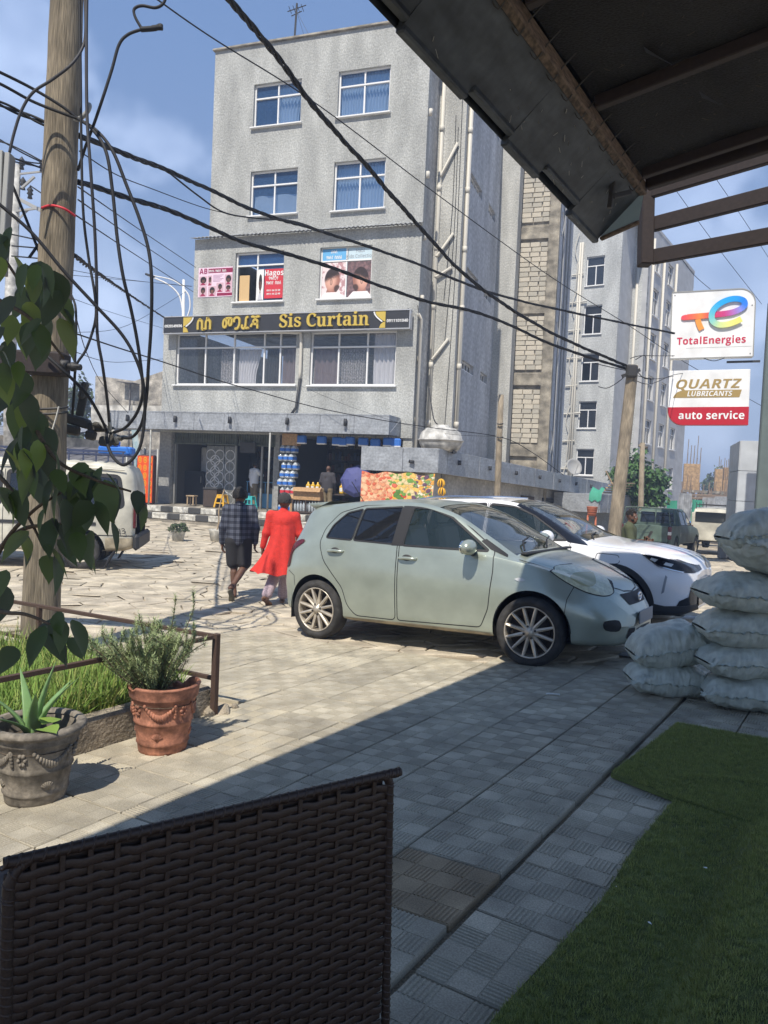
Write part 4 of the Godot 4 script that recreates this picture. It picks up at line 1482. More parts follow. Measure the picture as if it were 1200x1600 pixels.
func build_phone_man() -> void:
	var g:=on_ground(at(979,900,11.55))
	var o:=thing("person","bearded person in an olive shirt holding a phone behind the white SUV","person",g,-PI/2 - 0.35)
	var top:=at(981,794,11.55).y - g.y
	var k:=top/1.74
	o.scale=Vector3.ONE*k
	var hc:=Vector3(0,1.60,-0.03)
	var hb:=Basis(Vector3.UP,-0.25)*Basis(Vector3.RIGHT,-0.12)
	var SL:=Vector3(-0.19,1.40,0.0)
	var SR:=Vector3(0.19,1.40,0.0)
	var EL:=Vector3(-0.25,1.13,-0.03)
	var WL:=Vector3(-0.12,1.17,-0.27)
	var ER:=Vector3(0.25,1.12,-0.06)
	var WR:=Vector3(0.10,1.16,-0.30)
	var body:=[
		[Vector3(0,0.9,0),Vector3(0,1.15,0),0.13,0.13],[Vector3(-0.07,1.12,0),Vector3(-0.085,1.34,0),0.11,0.115],[Vector3(0.07,1.12,0),Vector3(0.085,1.34,0),0.11,0.115],
		[SL,SR,0.06,0.06],[Vector3(0,1.42,0),hc - Vector3(0,0.06,0),0.06,0.054],
		[Vector3(-0.09,0.88,0),Vector3(-0.1,0.48,-0.02),0.09,0.058],[Vector3(-0.1,0.48,-0.02),Vector3(-0.1,0.08,0.02),0.058,0.038],
		[Vector3(0.09,0.88,0),Vector3(0.1,0.48,-0.02),0.09,0.058],[Vector3(0.1,0.48,-0.02),Vector3(0.1,0.08,0.02),0.058,0.038],
		[Vector3(-0.1,0.05,0.03),Vector3(-0.11,0.035,-0.16),0.038,0.028],[Vector3(0.1,0.05,0.03),Vector3(0.11,0.035,-0.16),0.038,0.028],
		[SL,EL,0.052,0.042],[EL,WL,0.042,0.029],[SR,ER,0.052,0.042],[ER,WR,0.042,0.029]]
	body.append_array(head_prims(hc,hb))
	obj("body",sdf_mesh(body,0.012,0.03),mats.skin_dark,o)
	var hands:=[]
	hand(hands,WL,Vector3(0.5,0.55,-0.5),Vector3(0,0.8,0.5),0.55)
	hand(hands,WR,Vector3(-0.4,0.15,-0.7),Vector3(-0.2,0.9,0.3),0.7)
	obj("hands",sdf_mesh(hands,0.006,0.008),mats.skin_dark,o)
	face_parts(o,hc,hb)
	obj("hair",hair_mesh(hc,hb,1.0,0.004,700,0.0085,0.5,-0.1),mats.hair,o)
	var beard:=[[hc+hb*Vector3(0.05,-0.055,-0.035),hc+hb*Vector3(0,-0.098,-0.07),0.026,0.028],[hc+hb*Vector3(-0.05,-0.055,-0.035),hc+hb*Vector3(0,-0.098,-0.07),0.026,0.028],[hc+hb*Vector3(-0.02,-0.052,-0.094),hc+hb*Vector3(0.02,-0.052,-0.094),0.006,0.006]]
	obj("beard",sdf_mesh(beard,0.006,0.01),mats.hair,o)
	var shirt:=[
		[Vector3(0,0.92,0),Vector3(0,1.15,0),0.15,0.15],[Vector3(-0.075,1.0,0),Vector3(-0.09,1.34,0),0.125,0.13],[Vector3(0.075,1.0,0),Vector3(0.09,1.34,0),0.125,0.13],
		[SL,SR,0.075,0.075],[Vector3(0,1.42,0),Vector3(0,1.46,-0.005),0.075,0.066],[SL,SL.lerp(EL,0.85),0.075,0.068],[SR,SR.lerp(ER,0.85),0.075,0.068]]
	obj("olive_shirt",sdf_mesh(shirt,0.013,0.035),mats.olive_cloth,o)
	var tr:=[[Vector3(-0.06,0.9,0),Vector3(0.06,0.9,0),0.14,0.14],[Vector3(-0.09,0.88,0),Vector3(-0.1,0.48,-0.02),0.11,0.08],[Vector3(-0.1,0.48,-0.02),Vector3(-0.1,0.09,0.02),0.08,0.065],[Vector3(0.09,0.88,0),Vector3(0.1,0.48,-0.02),0.11,0.08],[Vector3(0.1,0.48,-0.02),Vector3(0.1,0.09,0.02),0.08,0.065]]
	obj("trousers",sdf_mesh(tr,0.016,0.03),mats.black_cloth,o)
	var ph:=MB.new()
	ph.box(Vector3.ZERO,Vector3(0.075,0.155,0.01),0.004)
	var pb:=o.transform.basis.orthonormalized()*Basis(Vector3.UP,0.5)*Basis(Vector3.RIGHT,-0.5)
	var pm:=obj("mobile_phone",ph,mats.dark_metal,self,o.transform*Vector3(-0.05,1.27,-0.345),pb)
	tag(pm,"dark mobile phone held up by the person in the olive shirt","phone")
func shop_person(label: String,pos: Vector3,turn: float,top: Material,bottom: Material,bald: bool,arm_up: bool,tall:=1.7) -> void:
	var o:=thing("person",label,"person",pos,turn)
	o.scale=Vector3.ONE*tall/1.74
	var hc:=Vector3(0,1.60,-0.03)
	var hb:=Basis()
	var SL:=Vector3(-0.19,1.40,0.0)
	var SR:=Vector3(0.19,1.40,0.0)
	var EL:=Vector3(-0.26,1.13,0.0)
	var WL:=Vector3(-0.2,0.9,-0.12)
	var ER:=Vector3(0.30,1.22,-0.16) if arm_up else Vector3(0.26,1.13,0.0)
	var WR:=Vector3(0.13,1.44,-0.22) if arm_up else Vector3(0.2,0.92,-0.14)
	var body:=[
		[Vector3(0,0.9,0),Vector3(0,1.15,0),0.13,0.13],[Vector3(-0.07,1.12,0),Vector3(-0.085,1.34,0),0.11,0.115],[Vector3(0.07,1.12,0),Vector3(0.085,1.34,0),0.11,0.115],
		[SL,SR,0.06,0.06],[Vector3(0,1.42,0),hc - Vector3(0,0.06,0),0.06,0.054],
		[Vector3(-0.09,0.88,0),Vector3(-0.1,0.48,-0.02),0.09,0.058],[Vector3(-0.1,0.48,-0.02),Vector3(-0.1,0.08,0.02),0.058,0.038],
		[Vector3(0.09,0.88,0),Vector3(0.1,0.48,-0.02),0.09,0.058],[Vector3(0.1,0.48,-0.02),Vector3(0.1,0.08,0.02),0.058,0.038],
		[Vector3(-0.1,0.05,0.03),Vector3(-0.11,0.035,-0.16),0.038,0.028],[Vector3(0.1,0.05,0.03),Vector3(0.11,0.035,-0.16),0.038,0.028],
		[SL,EL,0.052,0.042],[EL,WL,0.042,0.029],[SR,ER,0.052,0.042],[ER,WR,0.042,0.029]]
	body.append_array(head_prims(hc,hb))
	obj("body",sdf_mesh(body,0.016,0.03),mats.skin_dark,o)
	var hands:=[]
	hand(hands,WL,Vector3(0.1,-0.8,-0.4),Vector3(0.6,0,-0.6),0.5)
	hand(hands,WR,Vector3(-0.3,0.8,-0.1) if arm_up else Vector3(-0.1,-0.8,-0.4),Vector3(-0.6,0,-0.6),0.5)
	obj("hands",sdf_mesh(hands,0.008,0.008),mats.skin_dark,o)
	face_parts(o,hc,hb)
	if not bald:
		obj("hair",hair_mesh(hc,hb,1.0,0.004,300,0.013),mats.hair,o)
	var shirt:=[
		[Vector3(0,0.9,0),Vector3(0,1.15,0),0.155,0.155],[Vector3(-0.075,0.95,0),Vector3(-0.09,1.34,0),0.13,0.13],[Vector3(0.075,0.95,0),Vector3(0.09,1.34,0),0.13,0.13],
		[SL,SR,0.078,0.078],[Vector3(0,1.42,0),Vector3(0,1.46,-0.005),0.075,0.066],[SL,SL.lerp(EL,0.9),0.08,0.074],[SR,SR.lerp(ER,0.9),0.08,0.074]]
	if bald:
		shirt.append_array([[EL,WL.lerp(EL,0.1),0.066,0.05],[ER,WR.lerp(ER,0.1),0.066,0.05]])
	obj("shirt",sdf_mesh(shirt,0.016,0.035),top,o)
	var tr:=[[Vector3(-0.06,0.9,0),Vector3(0.06,0.9,0),0.14,0.14],[Vector3(-0.09,0.88,0),Vector3(-0.1,0.48,-0.02),0.11,0.08],[Vector3(-0.1,0.48,-0.02),Vector3(-0.1,0.09,0.02),0.08,0.065],[Vector3(0.09,0.88,0),Vector3(0.1,0.48,-0.02),0.11,0.08],[Vector3(0.1,0.48,-0.02),Vector3(0.1,0.09,0.02),0.08,0.065]]
	obj("trousers",sdf_mesh(tr,0.018,0.03),bottom,o)
# ---- painted prints and strokes
func disc(im: Image,cx: float,cy: float,rx: float,ry: float,c: Color) -> void:
	for y in range(maxi(0,int(cy - ry)),mini(im.get_height(),int(cy+ry)+1)):
		for x in range(maxi(0,int(cx - rx)),mini(im.get_width(),int(cx+rx)+1)):
			var dx:=(x - cx)/rx
			var dy:=(y - cy)/ry
			if dx*dx+dy*dy<=1.0:
				im.set_pixel(x,y,c)
func print_mat(im: Image,rough:=0.6) -> StandardMaterial3D:
	var m:=StandardMaterial3D.new()
	m.albedo_texture=ImageTexture.create_from_image(im)
	m.roughness=rough
	m.cull_mode=BaseMaterial3D.CULL_DISABLED
	return m
func hair_ad(im: Image,k: int) -> void:
	var w:=im.get_width()
	var h:=im.get_height()
	var n:=FastNoiseLite.new()
	n.seed=30+k
	n.frequency=0.06
	for y in h:
		for x in w:
			var u:=float(x)/w
			var v:=float(y)/h
			if k==1:
				u=1.0 - u
			var back:=Color(0.90,0.84,0.84).lerp(Color(0.72,0.55,0.56),smoothstep(0.1,0.5,n.get_noise_2d(x*0.6,y*0.6)+0.25*u))
			if k==1:
				back=Color(0.34,0.27,0.28).lerp(Color(0.55,0.42,0.42),clampf(0.5+n.get_noise_2d(x,y),0,1))
			var c:=back
			var e:=Vector2((u - 0.45)/0.33,(v - 0.50)/0.34).length()
			var skin:=Color(0.86,0.66,0.58).lerp(Color(0.62,0.42,0.36),smoothstep(0.2,0.95,e*0.8+(u - 0.45)))
			if v>0.72 and absf(u - 0.42)<0.17+(v - 0.72)*0.5:
				c=skin.darkened(0.1)
			if v>0.84 and absf(u - 0.45)<0.30+(v - 0.84)*1.3:
				c=Color(0.93,0.90,0.90)
			if e<1.0:
				c=c.lerp(skin,smoothstep(1.0,0.94,e))
			var hairy:=smoothstep(0.06,-0.10,v - 0.40 - 0.26*(0.62 - u)+0.05*n.get_noise_2d(x*2,y*2))
			if e<1.06 and v<0.56:
				c=c.lerp(Color(0.20,0.14,0.13),hairy*smoothstep(1.06,0.98,e))
			var beard:=Vector2((u - 0.66)/0.16,(v - 0.74)/0.13).length()
			if beard<1.0 and e<1.12:
				c=c.lerp(Color(0.22,0.15,0.13),0.8*smoothstep(1.0,0.6,beard))
			var ear:=Vector2((u - 0.40)/0.055,(v - 0.55)/0.09).length()
			if ear<1.0:
				c=skin.darkened(0.12+0.2*smoothstep(0.4,0.9,ear))
			im.set_pixel(x,y,c)
func portrait(im: Image,x: float,y: float,w: float,h: float,back: Color,skin: Color,shirt: Color,hair_top: float) -> void:
	im.fill_rect(Rect2i(int(x),int(y),int(w),int(h)),back)
	var hair:=Color(0.10,0.07,0.06)
	disc(im,x+w*0.5,y+h*0.40,w*(0.26+hair_top*0.14),h*(0.28+hair_top*0.1),hair)
	var k:=int(h*0.26)
	for r in k:
		var t:=float(r)/k
		im.fill_rect(Rect2i(int(x+w*(0.36 - 0.26*t)),int(y+h - k+r),int(w*(0.28+0.52*t)),1),shirt)
	im.fill_rect(Rect2i(int(x+w*0.42),int(y+h*0.6),int(w*0.16),int(h*0.18)),skin.darkened(0.15))
	disc(im,x+w*0.5,y+h*0.46,w*0.19,h*0.23,skin)
	disc(im,x+w*0.5,y+h*0.27,w*0.2,h*0.1,hair)
	for s in [-1,1]:
		disc(im,x+w*(0.5+0.08*s),y+h*0.44,w*0.028,h*0.016,hair)
	disc(im,x+w*0.5,y+h*0.58,w*0.06,h*0.016,skin.darkened(0.4))
const GLYPHS:={
	"si": [[0.06,0,0.05,0.5,0.12,0.76,0.3,0.84,0.48,0.76,0.56,0.5,0.56,0],[0.3,0.84,0.3,1.0],[0.56,0.02,0.78,0.02,0.8,0.14]],
	"s": [[0.06,0,0.05,0.5,0.12,0.76,0.3,0.84,0.48,0.76,0.56,0.5,0.56,0],[0.3,0.84,0.26,0.98,0.1,1.0]],
	"me": [[0.3,0.86,0.12,0.74,0.04,0.42,0.12,0.2,0.28,0.18,0.4,0.36,0.42,0.6,0.3,0.86,0.6,0.92,1.0,0.9],[0.68,0.9,0.66,0.5,0.72,0.34,0.9,0.34,0.98,0.5,1.0,0.9]],
	"ga": [[0.02,0.56,0.04,0.8,0.2,0.94,0.44,0.94,0.6,0.78,0.62,0.44,0.5,0.16,0.3,0.0],[0.3,0.0,0.12,0.06]],
	"re": [[0.72,0.98,0.5,0.9,0.46,0.5,0.4,0.14,0.2,0.03,0.05,0.16,0.1,0.36],[0.4,0.12,0.62,0.04,0.76,0.12]],
	"ja": [[0.08,0.92,0.2,1.0,0.5,0.94,0.8,1.0,0.92,0.92],[0.5,0.94,0.5,0.76],[0.5,0.76,0.3,0.66,0.3,0.46,0.5,0.36,0.7,0.46,0.7,0.66,0.5,0.76],[0.32,0.5,0.1,0.3,0.02,0.14],[0.68,0.5,0.74,0.2,0.74,0.0]],
	"ye": [[0.3,0.5,0.1,0.6,0.08,0.84,0.3,0.96,0.5,0.84,0.48,0.6,0.3,0.5,0.3,0.0]],
	"be": [[0.06,0,0.06,0.8,0.16,0.92,0.44,0.92,0.54,0.8,0.54,0]],
	"t": [[0.3,0,0.3,0.98],[0.04,0.7,0.56,0.74],[0.3,0.98,0.46,1.0]],
	"n": [[0.5,1.0,0.3,0.9,0.28,0.6,0.1,0.5,0.06,0.2,0.1,0.0],[0.28,0.6,0.5,0.5,0.54,0.0]],
	"we": [[0.3,0.86,0.06,0.7,0.06,0.3,0.3,0.14,0.56,0.3,0.56,0.7,0.3,0.86],[0.06,0.5,0.56,0.5]],
	"lo": [[0.06,0,0.1,0.6,0.3,0.92,0.5,0.6,0.56,0.0],[0.06,0.0,0.2,0.1]],
}
func glyph_row(words: Array,h: float,w: float,depth: float,gap:=0.16,stroke:=0.13) -> Array:
	var m:=MB.new()
	var x:=0.0
	for g in words:
		if g==" ":
			x+=w*0.55
			continue
		var far:=0.0
		for line in GLYPHS[g]:
			var pl:=PackedVector2Array()
			for i in range(0,line.size(),2):
				pl.append(Vector2(x+line[i]*w,line[i+1]*h))
				far=maxf(far,line[i])
			var fine:=PackedVector2Array()
			for i in pl.size() - 1:
				for k in 4:
					fine.append(pl[i].cubic_interpolate(pl[i+1],pl[maxi(i - 1,0)],pl[mini(i+2,pl.size() - 1)],k/4.0))
			fine.append(pl[pl.size() - 1])
			var k:=fine.size()
			var edge: Array=[]
			for i in k:
				var d:=(fine[mini(i+1,k - 1)] - fine[maxi(i - 1,0)]).normalized()*h*stroke*0.5
				edge.append([fine[i]+Vector2(-d.y,d.x),fine[i] - Vector2(-d.y,d.x)])
			for i in k - 1:
				m.prism(PackedVector2Array([edge[i][0],edge[i][1],edge[i+1][1],edge[i+1][0]]),depth)
		x+=far*w+gap*h
	return [m,x]
# ---- windows of the shop building,in its own axes: x along the front,y up,z towards the street
func front_window(b: Node3D,r: Array,z: float,cols: Array,transom: float,pane_m: Material,frame_m: Material,curtain: Array,called:="window",skip:=-1) -> Node3D:
	var f:=MB.new()
	var t:=0.055
	var zc:=z - 0.13
	var w: float=r[2] - r[0]
	var h: float=r[3] - r[1]
	var ty: float=r[1]+h*transom
	f.box(Vector3((r[0]+r[2])/2,r[1]+t/2,zc),Vector3(w,t,0.07),0.006)
	f.box(Vector3((r[0]+r[2])/2,r[3] - t/2,zc),Vector3(w,t,0.07),0.006)
	for x in [r[0]+t/2,r[2] - t/2]:
		f.box(Vector3(x,(r[1]+r[3])/2,zc),Vector3(t,h - 2*t - 0.004,0.07),0.006)
	f.box(Vector3((r[0]+r[2])/2,ty,zc+0.004),Vector3(w - 2*t - 0.004,t,0.075),0.006)
	var xs:=[r[0]+t]
	for c in cols:
		xs.append(r[0]+w*c)
		f.box(Vector3(r[0]+w*c,(r[1]+ty)/2,zc+0.002),Vector3(t,ty - r[1] - 1.5*t,0.072),0.006)
		f.box(Vector3(r[0]+w*c,(r[3]+ty)/2,zc+0.002),Vector3(t,r[3] - ty - 1.5*t,0.072),0.006)
	xs.append(r[2] - t)
	var o:=obj(called,f,frame_m,b)
	var s:=MB.new()
	s.box(Vector3((r[0]+r[2])/2,r[1] - 0.03,z - 0.02),Vector3(w+0.14,0.05,0.26),0.008)
	obj("sill",s,frame_m,o)
	for i in xs.size() - 1:
		for k in 2:
			if skip==i and k==0:
				continue
			var p:=MB.new()
			var y0: float=r[1]+t if k==0 else ty+t/2
			var y1: float=ty - t/2 if k==0 else r[3] - t
			var tilt:=0.006*sin(i*7.3+k*3.1+r[0])
			p.box(Vector3((xs[i]+xs[i+1])/2,(y0+y1)/2,zc - 0.01),Vector3(xs[i+1] - xs[i] - 0.02,y1 - y0,0.006),0.0,Basis(Vector3.UP,tilt))
			obj("pane",p,pane_m,o)
	for c in curtain:
		var q:=MB.new()
		q.sm(0)
		var x0: float=r[0]+w*c[0]
		var x1: float=r[0]+w*c[1]
		var y0: float=r[1]+h*c[2]
		var y1: float=r[1]+h*c[3]
		var n: int=c[5]*8
		var rows_:=7
		var pts: Array=[]
		for j in rows_+1:
			var v:=float(j)/rows_
			var one: Array=[]
			for i in n+1:
				var u:=float(i)/n
				var squeeze: float=1.0 - c[6]*(1.0 - absf(v - 0.35)/0.65 if v>0.35 else 1.0)
				one.append(Vector3(lerpf(x0,x1,u*squeeze),lerpf(y0,y1,v),zc - 0.16+0.035*sin(u*TAU*c[5]+0.5*sin(v*4.0+u*9.0))))
			pts.append(one)
		for j in rows_:
			for i in n:
				q.quad(pts[j][i],pts[j+1][i],pts[j+1][i+1],pts[j][i+1])
		obj("curtain",q,c[4],o)
	return o
func build_shop_building() -> void:
	var b:=thing("shop_building","grey rough plastered building of four floors with a curtain shop sign and hairdresser posters","building",F0,FRONT_TURN)
	var st: Material=mats.stucco
	var up:=[[-6.43,13.78,-4.58,15.27],[-3.21,13.78,-1.35,15.31],[-6.44,10.70,-4.60,12.26],[-3.24,10.65,-1.38,12.30]]
	var mid:=[[-6.84,7.66,-4.92,9.40],[-3.56,7.66,-1.66,9.40]]
	var low:=[[-9.19,4.74,-4.32,6.60],[-3.79,4.73,-0.67,6.55]]
	var m:=MB.new()
	m.wall(-8.05,0,9.90,16.62,0,0.28,up)
	obj("front_wall",m,st,b)
	m=MB.new()
	m.wall(-8.53,0.04,6.9,9.96,0.16,0.36,mid)
	obj("front_wall",m,st,b)
	m=MB.new()
	m.wall(-9.74,0.02,3.0,6.9,0.163,0.36,low)
	obj("front_wall",m,st,b)
	m=MB.new()
	m.box(Vector3(-0.14,13.2,-0.78),Vector3(0.28,6.84,1.0),0.0)
	m.box(Vector3(-0.12,6.48,-0.72),Vector3(0.28,6.95,1.05),0.0)
	obj("side_wall",m,mats.plaster_grey,b)
	m=MB.new()
	m.box(Vector3(0.47,8.3,-1.40),Vector3(1.02,16.7,0.30))
	obj("side_wall",m,mats.stucco_pale,b)
	m=MB.new()
	var slits:=[]
	for v in [5.63,8.88,12.15,15.4]:
		slits.append([2.33,v,4.2,v+0.36])
		slits.append([5.42,v,6.74,v+0.38])
	m.wall(1.55,7.5,0.0,16.9,0.0,0.3,slits)
	var side:=obj("side_wall",m,mats.plaster_blue,b,Vector3(0.98,0,0),Basis(Vector3.UP,PI/2))
	for s in slits:
		var f:=MB.new()
		f.box(Vector3((s[0]+s[2])/2,s[1]+0.02,-0.1),Vector3(s[2] - s[0],0.04,0.16))
		f.box(Vector3((s[0]+s[2])/2,s[3] - 0.02,-0.15),Vector3(s[2] - s[0],0.04,0.06))
		var n:=4 if s[2] - s[0]>1.5 else 3
		for i in n+1:
			f.box(Vector3(lerpf(s[0]+0.02,s[2] - 0.02,float(i)/n),(s[1]+s[3])/2,-0.15),Vector3(0.04,s[3] - s[1] - 0.08,0.05))
		var wn:=obj("slit_window",f,mats.frame_white,side)
		var p:=MB.new()
		p.box(Vector3((s[0]+s[2])/2,(s[1]+s[3])/2,-0.19),Vector3(s[2] - s[0],s[3] - s[1],0.006))
		obj("pane",p,mats.glass_far,wn)
	m=MB.new()
	m.box(Vector3(1.36,8.5,-7.65),Vector3(0.84,17.0,0.30))
	m.box(Vector3(1.70,8.5,-8.05),Vector3(0.16,17.0,0.5))
	obj("pier",m,mats.stucco_pale,b)
	m=MB.new()
	m.box(Vector3(2.5,8.4,-8.55),Vector3(1.62,17.2,0.28))
	for v in [3.0,6.0,9.0,12.1,15.2]:
		m.box(Vector3(2.38,v+0.08,-8.36),Vector3(1.2,0.52,0.14),0.02)
	m.box(Vector3(3.14,8.4,-8.36),Vector3(0.40,17.2,0.15),0.02)
	m.box(Vector3(3.36,8.4,-8.42),Vector3(0.06,17.2,0.3))
	var blocks:=obj("concrete_frame",m,mats.concrete_raw,b)
	var r:=RandomNumberGenerator.new()
	r.seed=11
	var meshes: Array=[]
	for wv in [0.40,0.22,0.30]:
		for k in 2:
			var q:=MB.new()
			q.box(Vector3.ZERO,Vector3(wv - 0.018,0.19 - 0.012*k,0.1),0.012)
			meshes.append(q.done())
	var vv:=3.5
	var count:=0
	while vv<16.6:
		var band:=false
		for v in [3.0,6.0,9.0,12.1,15.2]:
			band=band or (vv>v - 0.27 and vv<v+0.44)
		if not band:
			var u:=1.79+(0.0 if count % 2==0 else -0.16)
			while u<2.93:
				var wv: float=0.40
				var kind:=0
				if u<1.78:
					wv=0.22
					kind=1
				if u+wv>2.96:
					wv=2.95 - u
					if wv<0.1:
						break
					kind=2
					if wv<0.26:
						kind=1
				var cx: float=maxf(u,1.79)+wv/2
				var bm: Material=mats.block[r.randi() % 3]
				obj("block",meshes[kind*2+r.randi() % 2],bm,blocks,Vector3(cx,vv,-8.385+r.randf_range(-0.008,0.008)),Basis(Vector3(0,0,1),r.randf_range(-0.012,0.012)))
				u+=wv+0.012
		vv+=0.205
		count+=1
	m=MB.new()
	m.box(Vector3(3.30,8.4,-11.0),Vector3(0.16,17.2,5.0))
	obj("side_wall",m,mats.plaster_blue,b)
	for z in [-9.6,-10.9,-12.0]:
		m=MB.new()
		m.tube([Vector3(3.42,0.0,z),Vector3(3.43,16.8,z)],0.05,6)
		obj("drain_pipe",m,mats.pipe_grey,b)
	m=MB.new()
	for i in 12:
		var yy:=3.0+i*1.15
		var zz:=-9.0 - (i % 4)*1.1
		m.tube(spline([Vector3(3.40,yy,zz),Vector3(3.46,yy+0.5,zz - 0.12),Vector3(3.40,yy+1.0,zz)],4),0.02,5)
	tag(obj("loose_cables",m,mats.pipe_grey,b),"","","","stuff")
	m=MB.new()
	m.box(Vector3(-7.9,13.25,-6.5),Vector3(0.28,6.7,12.4))
	m.box(Vector3(-8.38,8.45,-6.4),Vector3(0.28,2.98,12.4))
	m.box(Vector3(-9.6,5.0,-4.0),Vector3(0.26,3.8,7.6))
	m.box(Vector3(-4.0,8.4,-12.8),Vector3(11.0,16.4,0.3))
	m.box(Vector3(-4.1,16.4,-6.5),Vector3(7.6,0.3,12.3))
	m.box(Vector3(0.3,16.4,-7.2),Vector3(1.1,0.3,11.0))
	m.box(Vector3(2.0,16.6,-10.9),Vector3(2.4,0.3,4.2))
	obj("rear_wall",m,mats.plaster_grey,b)
	for v in [3.12,7.0,10.1,13.1]:
		m=MB.new()
		var left:=-9.46 if v<6.0 else (-8.2 if v<8 else -7.74)
		m.box(Vector3((left - 0.3)/2,v,-6.45),Vector3(-0.3 - left,0.22,12.3))
		obj("floor_slab",m,mats.plaster_grey,b)
	m=MB.new()
	m.box(Vector3(-4.02,16.66,-0.12),Vector3(8.2,0.07,0.42),0.01)
	obj("parapet_cap",m,mats.concrete_raw,b)
	m=MB.new()
	var n:=110
	for i in n:
		var u0:=lerpf(-8.6,0.1,float(i)/n)
		var u1:=lerpf(-8.6,0.1,float(i+1)/n)
		var y0:=9.985+0.022*sin(u0*38.0)
		var y1:=9.985+0.022*sin(u1*38.0)
		m.quad(Vector3(u0,y0+0.04,0.02),Vector3(u1,y1+0.04,0.02),Vector3(u1,y1 - 0.03,0.42),Vector3(u0,y0 - 0.03,0.42))
		m.quad(Vector3(u0,y0 - 0.03,0.42),Vector3(u1,y1 - 0.03,0.42),Vector3(u1,y1 - 0.045,0.42),Vector3(u0,y0 - 0.045,0.42))
	obj("corrugated_ledge",m,mats.tin,b)
	front_window(b,up[0],0,[0.5],0.68,mats.pane_blue,mats.frame_white,[[0.44,1.0,0,0.98,mats.curtain_blue,7,0.2]])
	front_window(b,up[1],0,[0.5],0.68,mats.pane_blue,mats.frame_white,[[0.02,0.5,0,0.98,mats.curtain_blue,9,0.0],[0.5,0.98,0,0.98,mats.curtain_blue,7,0.12]])
	front_window(b,up[2],0,[0.5],0.68,mats.pane_blue,mats.frame_white,[[0.02,0.98,0,0.5,mats.curtain_blue,2,0.0]])
	front_window(b,up[3],0,[0.5],0.68,mats.pane_blue,mats.frame_white,[[0.02,0.98,0,0.98,mats.curtain_blue,16,0.0]])
	var w5:=front_window(b,mid[0],0.16,[0.44],0.74,mats.pane_blue,mats.frame_white,[[0.02,0.98,0.76,0.98,mats.film_blue,1,0.0]],"window",0)
	var w6:=front_window(b,mid[1],0.16,[0.5],0.74,mats.pane_blue,mats.frame_white,[])
	front_window(b,low[0],0.163,[0.245,0.488,0.735,0.865],0.72,mats.pane_shop,mats.frame_white,[[0.36,0.5,0,0.7,mats.curtain_lace,6,0.0],[0.51,0.7,0,0.7,mats.curtain_white,7,0.25],[0.74,0.86,0,0.7,mats.curtain_dark,6,0.0],[0.87,0.99,0,0.7,mats.curtain_mauve,3,0.0]])
	front_window(b,low[1],0.163,[0.33,0.665],0.72,mats.pane_shop,mats.frame_white,[[0.02,0.3,0,0.7,mats.curtain_mauve,4,0.0],[0.3,0.62,0,0.7,mats.curtain_lace,12,0.0],[0.72,0.99,0,0.98,mats.curtain_white,5,0.05]])
	var zf:=0.16 - 0.10
	var pr:=MB.new()
	pr.box(Vector3(-5.34,8.29,zf),Vector3(0.72,1.02,0.012))
	var rp:=obj("red_poster",pr,mats.sign_red,w5)
	obj("lettering",text_mesh("Hagos",0.26,0.006,"Droid Sans",true),mats.frame_white,rp,Vector3(-5.34,8.66,zf+0.01))
	for row in [["ye","we","n","ga","t"],["ye","we","be","t"," ","s","lo","n"]]:
		var g:=glyph_row(row,0.11,0.1,0.004,0.2,0.17)
		var y:=8.42 if row.size()==5 else 8.26
		obj("lettering",g[0],mats.frame_white,rp,Vector3(-5.34 - g[1]/2,y,zf+0.012))
	for k in 2:
		obj("lettering",text_mesh("0911 54 22 98",0.085,0.004,"Droid Sans",true),mats.frame_white,rp,Vector3(-5.34,8.05 - 0.12*k,zf+0.01))
	var im:=Image.create(64,128,false,Image.FORMAT_RGB8)
	im.fill(Color(0.9,0.9,0.9))
	portrait(im,2,6,60,122,Color(0.93,0.93,0.92),Color(0.36,0.24,0.19),Color(0.75,0.75,0.78),0.1)
	var pq:=MB.new()
	pq.quv(Vector3(-6.0,7.74,zf),Vector3(-5.74,7.74,zf),Vector3(-5.74,8.8,zf),Vector3(-6.0,8.8,zf),Vector2(0,1),Vector2(1,0))
	obj("portrait_poster",pq,print_mat(im),w5)
	var bd:=MB.new()
	bd.box(Vector3(-6.53,8.17,0.0),Vector3(0.40,0.92,0.03),0.004)
	obj("board",bd,mats.plywood,w5)
	for k in 2:
		im=Image.create(96,128,false,Image.FORMAT_RGB8)
		hair_ad(im,k)
		pq=MB.new()
		var x0:=[-3.50,-2.56][k] as float
		pq.quv(Vector3(x0,7.72,zf),Vector3(x0+0.86,7.72,zf),Vector3(x0+0.86,8.90,zf),Vector3(x0,8.90,zf),Vector2(0,1),Vector2(1,0))
		obj("portrait_poster",pq,print_mat(im),w6)
		pq=MB.new()
		pq.box(Vector3(x0+0.43,9.17,zf),Vector3(0.86,0.40,0.01))
		var hd:=obj("header_poster",pq,[mats.poster_blue,mats.poster_pale][k],w6)
		if k==0:
			var g1:=glyph_row(["lo","we","n"],0.11,0.1,0.004,0.2,0.16)
			obj("lettering",g1[0],mats.frame_white,hd,Vector3(x0+0.43 - g1[1]/2,9.21,zf+0.01))
			var g2:=glyph_row(["ye","we","n","t"," ","s","lo","s","n"],0.11,0.085,0.004,0.18,0.17)
			obj("lettering",g2[0],mats.frame_white,hd,Vector3(x0+0.43 - g2[1]/2,9.02,zf+0.01))
		else:
			obj("lettering",text_mesh("Habi",0.16,0.004),mats.shade_grey,hd,Vector3(x0+0.43,9.26,zf+0.008))
			obj("lettering",text_mesh("Kids Collection",0.155,0.004),mats.shade_grey,hd,Vector3(x0+0.43,9.08,zf+0.008))
	im=Image.create(192,144,false,Image.FORMAT_RGB8)
	im.fill(Color(0.90,0.80,0.86))
